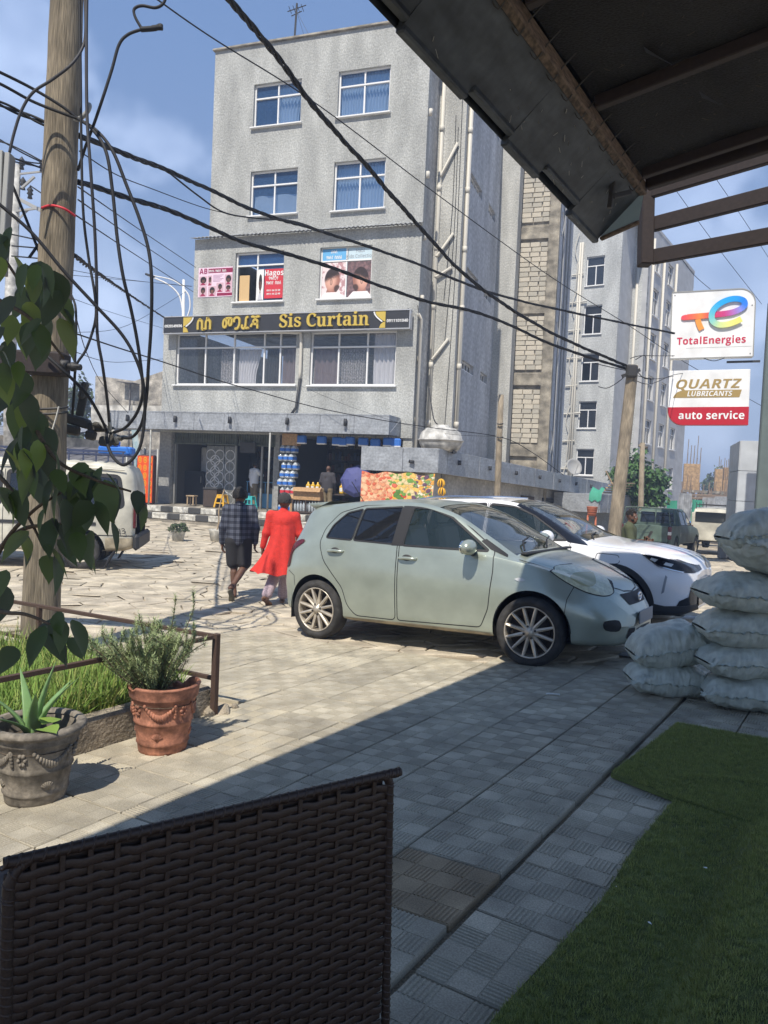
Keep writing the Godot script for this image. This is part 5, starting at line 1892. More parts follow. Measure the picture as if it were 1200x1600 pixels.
	im.fill_rect(Rect2i(56,6,136,22),Color(0.55,0.08,0.27))
	im.fill_rect(Rect2i(108,126,84,14),Color(0.55,0.08,0.27))
	var skins:=[Color(0.40,0.26,0.20),Color(0.48,0.32,0.25),Color(0.35,0.23,0.18)]
	for q in [[6,42,44,44,0.9],[54,40,24,48,0.2],[6,90,44,50,0.2],[58,92,44,48,0.5],[104,76,40,46,0.1],[150,38,40,50,0.7],[150,86,40,36,0.3]]:
		portrait(im,q[0],q[1],q[2],q[3],Color(0.80,0.66,0.70),skins[int(q[0]) % 3],Color(0.6,0.15,0.3),q[4])
	for k in 6:
		im.fill_rect(Rect2i(84,38+k*6,58 - (k % 3)*9,2),Color(0.5,0.3,0.45))
	pq=MB.new()
	pq.quv(Vector3(-8.33,7.88,0.175),Vector3(-6.93,7.88,0.175),Vector3(-6.93,8.93,0.175),Vector3(-8.33,8.93,0.175),Vector2(0,1),Vector2(1,0))
	var ab:=obj("salon_poster",pq,print_mat(im),b)
	obj("lettering",text_mesh("AB",0.26,0.004,"Droid Sans",true),mats.magenta,ab,Vector3(-8.12,8.80,0.18))
	var ag:=glyph_row(["ye","s","t","n"," ","ye","we","be","t"," ","s","lo","n"],0.085,0.075,0.004,0.2,0.17)
	obj("lettering",ag[0],mats.frame_white,ab,Vector3(-7.90,8.755,0.182))
	m=MB.new()
	m.box(Vector3(-4.82,6.835,0.40),Vector3(9.36,0.57,0.22),0.01)
	var sign:=obj("shop_sign",m,mats.sign_black,b)
	var trim:=MB.new()
	for y in [6.535,7.135]:
		trim.box(Vector3(-4.82,y,0.405),Vector3(9.42,0.035,0.25),0.006)
	for x in [-9.51,-0.13]:
		trim.box(Vector3(x,6.835,0.405),Vector3(0.035,0.565,0.25),0.006)
	obj("sign_trim",trim,mats.alu,sign)
	var zs:=0.515
	var word:=glyph_row(["si","s"],0.40,0.34,0.07,0.14,0.20)
	obj("lettering",word[0],mats.gold,sign,Vector3(-8.05,6.64,zs+0.07))
	word=glyph_row(["me","ga","re","ja"],0.42,0.36,0.07,0.2,0.18)
	obj("lettering",word[0],mats.gold,sign,Vector3(-7.02,6.63,zs+0.07))
	obj("lettering",text_mesh("Sis Curtain",0.615,0.07,"Droid Serif",true),mats.gold,sign,Vector3(-3.16,6.865,zs+0.035),Basis().scaled(Vector3(0.97,1,1)))
	obj("lettering",text_mesh("0920549696",0.135,0.01,"Droid Sans",true),mats.frame_white,sign,Vector3(-9.09,6.80,zs+0.004))
	obj("lettering",text_mesh("0911101040",0.135,0.01,"Droid Sans",true),mats.frame_white,sign,Vector3(-0.55,6.79,zs+0.004))
	for k in 2:
		var s:=1.0 if k==0 else -1.0
		var cx:=-8.64 if k==0 else -0.98
		var t:=Transform3D(Basis(),Vector3(cx,6.56,zs+0.03))
		var up_:=PackedVector2Array([Vector2(0,0.28*s*0),Vector2(0,0)])
		up_=PackedVector2Array([Vector2(-0.02*s,0.53),Vector2(0.34*s,0.53)])
		for i in 8:
			var a:=i/7.0
			up_.append(Vector2((0.34 - 0.30*a)*s,0.53 - 0.34*pow(a,0.6)*0.9))
		up_.append(Vector2(-0.02*s,0.20))
		var dn:=PackedVector2Array([Vector2(-0.02*s,0.19),Vector2(0.05*s,0.19),Vector2(0.14*s,0.12),Vector2(0.19*s,0.0),Vector2(-0.02*s,0.0)])
		var e:=MB.new()
		e.prism(up_,0.03,t)
		e.prism(dn,0.03,t)
		var ob:=obj("curtain_emblem",e,mats.gold,sign)
		var arc:=PackedVector2Array()
		for i in 12:
			var a:=i/11.0
			arc.append(Vector2((0.385 - 0.30*a)*s,0.53 - 0.36*pow(a,0.6)*0.9))
		var e2:=MB.new()
		for p in Geometry2D.offset_polyline(arc,0.022,Geometry2D.JOIN_ROUND,Geometry2D.END_BUTT):
			e2.prism(p,0.03,t)
		obj("emblem_edge",e2,mats.frame_white,ob)
	var arm:=MB.new()
	for x in [-9.2,-0.2]:
		arm.bar(Vector3(x,7.16,0.2),Vector3(x,7.16,0.5),0.03,0.03)
	arm.bar(Vector3(0.0,7.35,0.15),Vector3(0.15,7.05,0.5),0.02,0.02)
	obj("sign_bracket",arm,mats.dark_metal,sign)
	m=MB.new()
	m.box(Vector3(-5.79,3.64,0.72),Vector3(10.76,0.04,1.2),0.0)
	m.box(Vector3(-5.79,3.06,0.70),Vector3(10.70,0.03,1.1),0.0)
	var aw:=obj("awning",m,mats.cladding,b)
	for i in 9:
		var q:=MB.new()
		q.box(Vector3(0,0,0),Vector3(1.19,0.62,0.02),0.006)
		obj("awning_panel",q,mats.cladding,aw,Vector3(-10.57+i*1.196,3.335,1.30+0.002*(i % 3)),Basis(Vector3(1,0,0),0.004*sin(i*2.3)))
	m=MB.new()
	m.box(Vector3(-0.42,3.33,0.72),Vector3(0.03,0.58,1.12))
	m.bar(Vector3(-0.4,3.6,0.2),Vector3(-0.4,3.1,1.2),0.03,0.03)
	obj("awning_end",m,mats.cladding,aw)
	for u in [-10.3,-8.30,-6.13,-3.96,-1.88]:
		var l:=MB.new()
		l.box(Vector3(u,3.38,1.37),Vector3(0.10,0.22,0.12),0.03)
		l.sm(0)
		l.tube([Vector3(u,3.50,1.38),Vector3(u,3.28,1.40)],0.055,10)
		obj("spotlight",l,mats.plastic,aw)
	m=MB.new()
	m.sm(0)
	m.tube(spline([Vector3(-5.1,6.52,0.42),Vector3(-4.3,6.50,0.34),Vector3(-4.12,6.4,0.25),Vector3(-4.1,4.95,0.24)],5),0.055,8)
	var dp:=obj("drain_pipe",m,mats.pvc,b)
	m=MB.new()
	m.sm(0)
	m.tube([Vector3(-4.1,4.95,0.24),Vector3(-4.2,3.95,0.25),Vector3(-4.34,3.72,0.3)],0.05,8)
	obj("pipe_end",m,mats.plastic,dp)
	for q in [[[0.06,7.05,0.22],[0.12,6.9,0.05],[0.10,0.0,0.0],0.055],[[0.16,16.0,-1.22],[0.16,10.4,-1.21],[0.16,0.0,-1.2],0.07],[[1.06,16.4,-1.6],[1.06,9.0,-1.6],[1.06,0.0,-1.6],0.075]]:
		m=MB.new()
		m.sm(0)
		m.tube([Vector3(q[0][0],q[0][1],q[0][2]),Vector3(q[1][0],q[1][1],q[1][2]),Vector3(q[2][0],q[2][1],q[2][2])],q[3],8)
		for i in 7:
			m.tube([Vector3(q[2][0],1.5+i*2.0,q[2][2]),Vector3(q[2][0],1.7+i*2.0,q[2][2])],q[3]+0.012,8)
		obj("drain_pipe",m,mats.pvc,b)
	for q in [[12.0,13.05],[9.3,10.05],[8.6,8.9],[5.8,6.5]]:
		m=MB.new()
		m.sm(0)
		m.tube([Vector3(0.16,q[0],-1.18),Vector3(0.22,q[0],-1.16),Vector3(0.74,q[1],-1.17)],0.05,8)
		obj("drain_branch",m,mats.pvc,b)
	for q in [[0.62,14.0,7.8],[0.72,13.6,6.4],[0.82,14.8,2.0]]:
		m=MB.new()
		m.tube(spline([Vector3(q[0],q[1],-1.23),Vector3(q[0]+0.03,lerpf(q[1],q[2],0.5),-1.22),Vector3(q[0] - 0.12,q[2],-1.22)],5),0.009,4)
		obj("wall_cable",m,mats.wire,b)
	var a:=thing("roof_aerial","thin dark aerial mast on the roof edge of the shop building","aerial",fr(-5.35,16.6,0.8),FRONT_TURN)
	m=MB.new()
	m.tube([Vector3(0,0,0),Vector3(0.06,1.75,0)],0.035,6)
	obj("mast",m,mats.dark_metal,a)
	m=MB.new()
	for k in [[1.58,0.36],[1.40,0.2]]:
		m.tube([Vector3(-k[1]+0.06,k[0] - 0.06,0),Vector3(k[1]+0.06,k[0]+0.05,0)],0.018,5)
	for i in 4:
		m.tube([Vector3(-0.2+i*0.16,1.50,-0.12),Vector3(-0.2+i*0.16,1.62,0.12)],0.012,4)
	m.tube([Vector3(0.05,1.5,0),Vector3(0.95,0,0.3)],0.006,4)
	m.tube([Vector3(0.05,1.5,0),Vector3(0.45,0,-0.6)],0.006,4)
	obj("crossbar",m,mats.dark_metal,a)
func build_shops() -> void:
	var g:=thing("shop_rooms","open ground floor shops under the grey awning with columns and dark rooms","shop",F0,FRONT_TURN)
	var m:=MB.new()
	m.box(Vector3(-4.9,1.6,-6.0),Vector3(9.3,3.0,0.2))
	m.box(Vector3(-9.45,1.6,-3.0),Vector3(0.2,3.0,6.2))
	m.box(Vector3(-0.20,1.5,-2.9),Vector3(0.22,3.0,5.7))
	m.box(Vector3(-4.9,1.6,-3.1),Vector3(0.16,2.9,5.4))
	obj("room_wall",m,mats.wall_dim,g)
	m=MB.new()
	m.box(Vector3(-4.9,0.17,-3.0),Vector3(9.7,0.34,6.0))
	obj("room_floor",m,mats.concrete_raw,g)
	m=MB.new()
	m.box(Vector3(-9.56,1.7,-0.12),Vector3(0.52,2.7,0.46),0.02)
	obj("column",m,mats.column_grey,g)
	m=MB.new()
	m.box(Vector3(-4.97,1.7,-0.12),Vector3(0.18,2.7,0.3),0.01)
	obj("column",m,mats.column_grey,g)
	m=MB.new()
	m.box(Vector3(-0.15,1.6,-0.1),Vector3(0.34,2.9,0.4),0.02)
	obj("column",m,mats.stucco_pale,g)
	for k in 2:
		m=MB.new()
		var a:=[-9.28,-6.6][k] as float
		var b:=[-6.66,-5.08][k] as float
		m.box(Vector3((a+b)/2,2.87,-0.12),Vector3(b - a,0.5,0.03))
		var n:=int((b - a)/0.1)
		for i in n:
			m.box(Vector3(a+(i+0.5)*(b - a)/n,2.87,-0.09),Vector3(0.035,0.5,0.04),0.008)
		m.box(Vector3((a+b)/2,2.61,-0.09),Vector3(b - a,0.06,0.1),0.01)
		obj("ribbed_transom",m,mats.green_grey,g)
	m=MB.new()
	m.box(Vector3(-6.15,2.52,0.0),Vector3(0.62,0.38,0.1),0.01)
	obj("hanging_board",m,mats.dark_metal,g)
	for u in [-9.24,-6.68,-5.12,-5.62]:
		m=MB.new()
		m.box(Vector3(u,1.46,-0.1),Vector3(0.07,2.24,0.1),0.01)
		obj("door_post",m,mats.alu_dull,g)
	for k in 2:
		m=MB.new()
		var u0:=[-7.94,-7.18][k] as float
		var u1:=[-7.2,-6.72][k] as float
		m.box(Vector3((u0+u1)/2,1.46,-0.16),Vector3(u1 - u0,2.2,0.04),0.01)
		var leaf:=obj("door_leaf",m,mats.door_grey,g)
		m=MB.new()
		m.sm(0)
		var nx:=2 if k==0 else 1
		for i in nx:
			for j in 5:
				for d in 2:
					var cx: float=u0+(u1 - u0)*(i+0.5+0.5*d*(nx - 1))/nx
					var cy:=0.62+j*0.40+0.20*d
					if d==1 and (nx==1 or i==1 or j==4):
						continue
					m.lathe(Vector3(cx,cy,-0.138),[Vector2(0.17,0.0),Vector2(0.185,0.008),Vector2(0.20,0.0)],20,Basis(Vector3.RIGHT,PI/2))
		for i in 3:
			m.tube([Vector3(lerpf(u0+0.02,u1 - 0.02,i/2.0),0.4,-0.135),Vector3(lerpf(u0+0.02,u1 - 0.02,i/2.0),2.54,-0.135)],0.009,4)
		obj("door_rings",m,mats.alu,leaf)
	var pv:=setting("pavement",null,null)
	m=MB.new()
	m.box(Vector3(-5.3,0.06,0.82),Vector3(13.5,0.54,1.7))
	obj("pavement_top",m,mats.concrete_raw,pv,F0,Basis(Vector3.UP,FRONT_TURN))
	m=MB.new()
	m.box(Vector3(-5.3,-0.1,1.9),Vector3(13.5,0.44,0.5))
	obj("pavement_top",m,mats.concrete_raw,pv,F0,Basis(Vector3.UP,FRONT_TURN))
	for row in 2:
		var u:=-11.4+row*0.12
		var i:=row
		while u<1.3:
			var w:=0.49 if i % 2 else 0.62
			m=MB.new()
			m.box(Vector3(0,0,0),Vector3(w - 0.008,0.20 - row*0.0,0.16),0.015)
			var at_l:=Vector3(u+w/2,0.235 - 0.21*row,1.62+0.48*row)
			obj("kerb_block",m,mats.kerb_black if i % 2 else mats.kerb_white,pv,F0+Basis(Vector3.UP,FRONT_TURN)*at_l,Basis(Vector3.UP,FRONT_TURN))
			u+=w
			i+=1
	m=MB.new()
	for q in [[-8.95,0.34,-1.2,0.9,1.25,0.6],[-8.1,0.34,-1.6,0.5,2.0,0.6]]:
		var c:=MB.new()
		c.box(Vector3(0,q[4]/2,0),Vector3(q[3],q[4],q[5]),0.02)
		c.box(Vector3(0,q[4]*0.62,q[5]/2+0.004),Vector3(q[3] - 0.04,0.012,0.01))
		var t:=thing("fridge","dark low freezer cabinet inside the left shop" if q[4]<1.5 else "tall dark cabinet inside the left shop beside the ringed door","cabinet",fr(q[0],q[1],-q[2]),FRONT_TURN)
		obj("cabinet_body",c,mats.cabinet_dark,t)
		var hd:=MB.new()
		hd.box(Vector3(q[3]*0.38,q[4]*0.75,q[5]/2+0.03),Vector3(0.03,0.25,0.03),0.01)
		obj("door_handle",hd,mats.alu,t)
	var c2:=MB.new()
	c2.box(Vector3(0,1.1,0),Vector3(0.85,2.2,0.6),0.04)
	var t2:=thing("refrigerator","cream refrigerator standing at the back of the left shop","refrigerator",fr(-8.72,0.34,1.95),FRONT_TURN)
	obj("cabinet_body",c2,mats.frame_white,t2)
	c2=MB.new()
	c2.box(Vector3(0,1.5,0.31),Vector3(0.83,0.015,0.02))
	c2.box(Vector3(-0.34,1.78,0.33),Vector3(0.04,0.24,0.04),0.01)
	c2.box(Vector3(-0.34,0.9,0.33),Vector3(0.04,0.4,0.04),0.01)
	obj("door_handle",c2,mats.alu,t2)
	var ct:=thing("shop_counter","glass fronted shop counter with small goods behind the door post","counter",fr(-5.75,0.34,0.9),FRONT_TURN)
	m=MB.new()
	m.box(Vector3(0,0.28,0),Vector3(1.5,0.52,0.5),0.01)
	m.box(Vector3(0,0.96,0),Vector3(1.56,0.03,0.54),0.006)
	for x in [-0.74,0.0,0.74]:
		m.box(Vector3(x,0.75,0.24),Vector3(0.03,0.4,0.03))
	obj("counter_body",m,mats.poster_blue,ct)
	m=MB.new()
	for i in 9:
		m.box(Vector3(-0.66+i*0.165,0.63,0.05*(i % 2)),Vector3(0.12,0.16+0.05*(i % 3),0.14),0.01)
	tag(obj("goods",m,mats.goods[1],ct),"","","","stuff")
	for k in 2:
		var sh:=thing("goods_shelf",["tall shelf of small goods at the back of the middle shop","tall shelf crowded with bottles and packets in the grocery"][k],"shelf",fr([-6.2,-2.5][k],0.34,[3.2,3.4][k]),FRONT_TURN)
		m=MB.new()
		var w:=[2.4,3.9][k] as float
		for i in 6:
			m.box(Vector3(0,0.1+i*0.45,0),Vector3(w,0.03,0.4))
		for x in [-w/2,0.0,w/2]:
			m.box(Vector3(x,1.25,0),Vector3(0.04,2.5,0.4))
		obj("shelf_frame",m,mats.wood_dark,sh)
		for c in 4:
			m=MB.new()
			for i in 6:
				for j in int(w/0.13):
					if (j*7+i*3+j/3) % 4==c:
						var h:=rng.randf_range(0.16,0.36)
						m.box(Vector3(-w/2+0.1+j*0.13,0.12+i*0.45+h/2,0.08),Vector3(0.1,h,0.16),0.015)
			tag(obj("goods",m,mats.goods[c],sh),"","","","stuff")
	var stack:=thing("wrapped_bottle_pack","shrink wrapped pack of clear water bottles, lowest of the tall stack by the thin post","bottle pack",fr(-4.2,0.36,-0.62),FRONT_TURN,"wrapped bottle packs in the tall stack")
	m=MB.new()
	m.sm(0)
	for ix in 3:
		for iz in 2:
			m.lathe(Vector3(-0.2+ix*0.2,0,-0.1+iz*0.2),[Vector2(0,0),Vector2(0.095,0.01),Vector2(0.098,0.19),Vector2(0.05,0.25),Vector2(0.03,0.26),Vector2(0.0,0.27)],10)
	obj("bottles",m,mats.bottle_clear,stack)
	m=MB.new()
	m.sm(0)
	for ix in 3:
		for iz in 2:
			m.lathe(Vector3(-0.2+ix*0.2,0,-0.1+iz*0.2),[Vector2(0.1,0.06),Vector2(0.101,0.16)],10)
	obj("bottle_labels",m,mats.label_blue,stack)
	var words:=["second","third","fourth","fifth","sixth","seventh","topmost"]
	for i in 7:
		var cp:=copy_of(stack,"wrapped bottle pack, %s from the bottom of the tall stack" % words[i] if i<6 else "wrapped pack of water bottles on top of the tall stack",fr(-4.2+0.06*sin(i*2.1),0.36+0.285*(i+1),-0.62+0.04*cos(i*1.7)),FRONT_TURN+0.12*sin(i*3.3))
		for ch in cp.get_children():
			if i<2 and (ch.name as String).begins_with("bottle_labels"):
				(ch as MeshInstance3D).material_override=mats.sign_red
	var cb:=MB.new()
	cb.box(Vector3(0,0.2,0),Vector3(0.55,0.4,0.4),0.01)
	cb.box(Vector3(0,0.402,0),Vector3(0.56,0.006,0.05))
	tag(obj("cardboard_box",cb,mats.cardboard,self,fr(-4.15,2.62,-0.60),Basis(Vector3.UP,FRONT_TURN+0.1)),"brown cardboard box on top of the tall bottle stack","box")
	var tb:=thing("goods_table","dark wooden table carrying yellow oil bottles before the grocery","table",fr(-2.55,0.36,-0.35),FRONT_TURN)
	m=MB.new()
	m.box(Vector3(0,0.66,0),Vector3(2.2,0.05,0.5),0.01)
	m.box(Vector3(0,0.3,0),Vector3(2.1,0.03,0.46),0.01)
	for x in [-1.05,1.05]:
		for z in [-0.2,0.2]:
			m.box(Vector3(x,0.32,z),Vector3(0.06,0.64,0.06))
	obj("table_body",m,mats.wood_dark,tb)
	var jr:=thing("oil_bottle","yellow cooking oil bottle, leftmost of the row on the dark table","oil bottle",fr(-3.55,1.045,-0.40),FRONT_TURN,"yellow oil bottles on the dark table")
	m=MB.new()
	m.box(Vector3(0,0.14,0),Vector3(0.15,0.28,0.12),0.03)
	m.sm(0)
	m.lathe(Vector3(0,0.27,0),[Vector2(0.06,0),Vector2(0.03,0.04),Vector2(0.03,0.09),Vector2(0,0.09)],10)
	obj("bottle_body",m,mats.oil_yellow,jr)
	m=MB.new()
	m.box(Vector3(0,0.15,0.062),Vector3(0.10,0.13,0.006),0.002)
	obj("bottle_label",m,mats.frame_white,jr)
	for i in 4:
		copy_of(jr,"yellow cooking oil bottle, %s from the left in the row on the dark table" % ["second","third","fourth","fifth"][i],fr(-3.37+i*0.18,1.045,-0.40),FRONT_TURN)
	for i in 2:
		copy_of(jr,["yellow oil bottle just right of the person in the dark jacket","yellow oil bottle beside the white canister on the dark table"][i],fr(-2.3+i*0.18,1.045,-0.42),FRONT_TURN)
	m=MB.new()
	m.box(Vector3(0,0.12,0),Vector3(0.26,0.24,0.18),0.03)
	m.bar(Vector3(-0.08,0.27,0),Vector3(0.08,0.27,0),0.03,0.03)
	tag(obj("white_canister",m,mats.frame_white,self,fr(-1.9,1.05,-0.42),Basis(Vector3.UP,FRONT_TURN)),"white plastic canister at the right end of the oil bottles","canister")
	for q in [[-3.25,0.36,-1.0,0.95,0.32,"open brown cardboard box in front of the oil bottles",0.12],[-3.75,0.98,-0.75,0.4,0.5,"upright brown carton leaning by the bottle stack",-0.1]]:
		m=MB.new()
		m.box(Vector3(0,q[4]/2,0),Vector3(q[3],q[4],0.4),0.01)
		for s in [-1,1]:
			m.box(Vector3(0,q[4]+0.03,0.24*s),Vector3(q[3],0.01,0.2),0.0,Basis(Vector3(1,0,0),0.7*s))
		var yb: float=q[1]+(0.44 if q[3]>0.5 else 0.0)
		tag(obj("cardboard_box",m,mats.cardboard,self,fr(q[0],0.80 if q[3]>0.5 else 0.36,q[2]),Basis(Vector3.UP,FRONT_TURN+q[6])),q[5],"box")
	var crate:=thing("bottle_crate","low crate of clear bottles under the open cardboard box","crate",fr(-3.25,0.36,-1.0),FRONT_TURN)
	m=MB.new()
	m.box(Vector3(0,0.03,0),Vector3(1.0,0.06,0.42),0.01)
	for x in [-0.48,0.0,0.48]:
		m.box(Vector3(x,0.22,0),Vector3(0.04,0.44,0.42),0.005)
	obj("crate_frame",m,mats.wood_dark,crate)
	m=MB.new()
	m.sm(0)
	for i in 9:
		m.lathe(Vector3(-0.42+i*0.105,0.06,0.12),[Vector2(0,0),Vector2(0.045,0.01),Vector2(0.045,0.22),Vector2(0.018,0.3),Vector2(0.018,0.34),Vector2(0,0.34)],8)
	obj("bottles",m,mats.bottle_clear,crate)
	var hg:=thing("hanging_package","blue and white package hanging under the awning, leftmost of the row","package",fr(-3.72,2.66,-0.7),FRONT_TURN,"blue packages hanging under the awning")
	m=MB.new()
	m.box(Vector3(0,0.17,0),Vector3(0.34,0.28,0.16),0.04)
	obj("wrapper",m,mats.label_blue,hg)
	m=MB.new()
	m.box(Vector3(0,0.05,0),Vector3(0.33,0.06,0.165),0.02)
	obj("white_base",m,mats.frame_white,hg)
	m=MB.new()
	m.tube([Vector3(0,0.30,0),Vector3(0,0.42,0)],0.008,4)
	obj("cord",m,mats.wire,hg)
	var us:=[-2.98,-2.42,-2.20,-1.96,-1.48,-1.06,-0.62,-0.36]
	var ws:=["second","third","fourth","fifth","sixth","seventh","eighth","ninth"]
	for i in 8:
		copy_of(hg,"blue and white package hanging under the awning, %s from the left" % ws[i],fr(us[i],2.66 - 0.02*(i % 3),-0.7),FRONT_TURN+0.2*sin(i*2.0))
	var um:=thing("umbrella","open dark blue umbrella with pale specks standing on its side by the grocery","umbrella",fr(-1.72,1.50,-0.55),FRONT_TURN)
	m=MB.new()
	var bs:=Basis(Vector3(1,0,0),1.35)*Basis(Vector3(0,0,1),-0.2)
	for i in 8:
		for j in 3:
			var v: Array=[]
			for e in [[j,i],[j+1,i],[j+1,i+1],[j,i+1]]:
				var t:=e[0]/3.0 as float
				var a: float=TAU*e[1]/8
				v.append(bs*Vector3(cos(a)*0.56*sin(t*1.35)/0.976,0.30*cos(t*1.35) - 0.05,sin(a)*0.56*sin(t*1.35)/0.976))
			m.quad(v[0],v[1],v[2],v[3])
	obj("canopy",m,mats.umbrella,um)
	m=MB.new()
	m.tube([bs*Vector3(0,0.3,0),bs*Vector3(0,-0.6,0)],0.012,6)
	obj("shaft",m,mats.dark_metal,um)
	for k in 2:
		var s:=thing("plastic_stool",["yellow plastic stool on the raised pavement by the brown bin","turquoise plastic stool on the raised pavement before the counter"][k],"stool",fr([-6.82,-5.70][k],0.345,-0.55),FRONT_TURN,"plastic stools on the raised pavement")
		m=MB.new()
		m.box(Vector3(0,0.45,0),Vector3(0.29,0.03,0.29),0.012)
		obj("seat",m,[mats.stool_yellow,mats.stool_teal][k],s)
		for x in [-1,1]:
			for z in [-1,1]:
				m=MB.new()
				m.bar(Vector3(0.12*x,0.44,0.12*z),Vector3(0.19*x,0.0,0.19*z),0.06,0.05,0.01,Vector3(0,0,1))
				obj("leg",m,[mats.stool_yellow,mats.stool_teal][k],s)
		m=MB.new()
		for z in [-1,1]:
			m.box(Vector3(0,0.16,0.165*z),Vector3(0.3,0.05,0.02),0.008)
			m.box(Vector3(0.165*z,0.16,0),Vector3(0.02,0.05,0.3),0.008)
			m.box(Vector3(0,0.38,0.14*z),Vector3(0.24,0.1,0.02),0.008)
		obj("stretcher",m,[mats.stool_yellow,mats.stool_teal][k],s)
	var bn:=thing("litter_bin","brown box shaped bin on the raised pavement before the ringed door","bin",fr(-7.22,0.345,-0.5),FRONT_TURN)
	m=MB.new()
	m.box(Vector3(0,0.31,0),Vector3(0.56,0.62,0.42),0.02)
	obj("bin_body",m,mats.wood_dark,bn)
	m=MB.new()
	m.box(Vector3(0,0.655,0),Vector3(0.6,0.07,0.46),0.02)
	obj("bin_top",m,mats.plastic,bn)
	var ws2:=thing("wooden_stool","small low wooden stool at the left shop's doorway","stool",fr(-8.25,0.345,-0.25),FRONT_TURN)
	m=MB.new()
	m.box(Vector3(0,0.34,0),Vector3(0.36,0.05,0.26),0.01)
	obj("seat",m,mats.wood_pale,ws2)
	for x in [-1,1]:
		for z in [-1,1]:
			m=MB.new()
			m.box(Vector3(0.12*x,0.16,0.09*z),Vector3(0.05,0.32,0.05),0.008)
			obj("leg",m,mats.wood_pale,ws2)
	var im:=Image.create(128,256,false,Image.FORMAT_RGB8)
	for y in 256:
		for x in 128:
			var u:=fposmod(x/42.7,1.0) - 0.5
			var row:=int(y/42.7)
			var v:=fposmod(y/42.7,1.0) - 0.5
			var d:=sqrt(u*u*3.2+v*v*2.2)
			var c:=Color(0.86,0.30,0.06)
			if d<0.14:
				c=Color(0.80,0.18,0.05)
			elif d<0.28:
				c=Color(0.97,0.72,0.12)
			elif d<0.42:
				c=Color(0.55,0.14,0.05)
			elif d<0.58:
				c=Color(0.98,0.66,0.10)
			im.set_pixel(x,y,c)
	var mt:=thing("mattress","orange and yellow patterned mattress standing on end by the grey column","mattress",fr(-9.72,0.345,-0.95),FRONT_TURN)
	m=MB.new()
	m.box(Vector3(0,0.88,0),Vector3(0.74,1.76,0.2),0.05)
	obj("mattress_side",m,mats.mattress_dark,mt)
	m=MB.new()
	m.quv(Vector3(-0.34,0.04,0.104),Vector3(0.32,0.04,0.104),Vector3(0.32,1.72,0.104),Vector3(-0.34,1.72,0.104),Vector2(0,1),Vector2(1,0))
	obj("patterned_cover",m,print_mat(im,0.9),mt)
	for q in [[-9.36,-1.75,2.96,"thin grey steel post carrying the awning by the mattress"],[-4.62,-1.75,2.96,"thin grey steel post carrying the awning beside the bottle stack"]]:
		m=MB.new()
		m.sm(0)
		m.tube([Vector3(0,0,0),Vector3(0,q[2] - 0.33+0.34,0)],0.035,10)
		m.sm(-1)
		m.box(Vector3(0,0.006,0),Vector3(0.14,0.012,0.14))
		tag(obj("awning_post",m,mats.alu_dull,self,fr(q[0],0.03,-1.28),Basis()),q[3],"post")
	shop_person("person in a white shirt standing at the shop counter",fr(-6.05,0.34,0.35),FRONT_TURN - 0.5,mats.white_cloth,mats.khaki_cloth,false,true)
	shop_person("person in blue trousers half hidden behind the bottle stack",fr(-4.98,0.34,0.55),FRONT_TURN+0.3,mats.white_cloth,mats.blue_cloth,false,false)
	shop_person("bald person in a dark jacket seen from behind at the oil bottles",fr(-2.68,0.34,-0.75),FRONT_TURN,mats.jacket,mats.khaki_cloth,true,false,1.66)
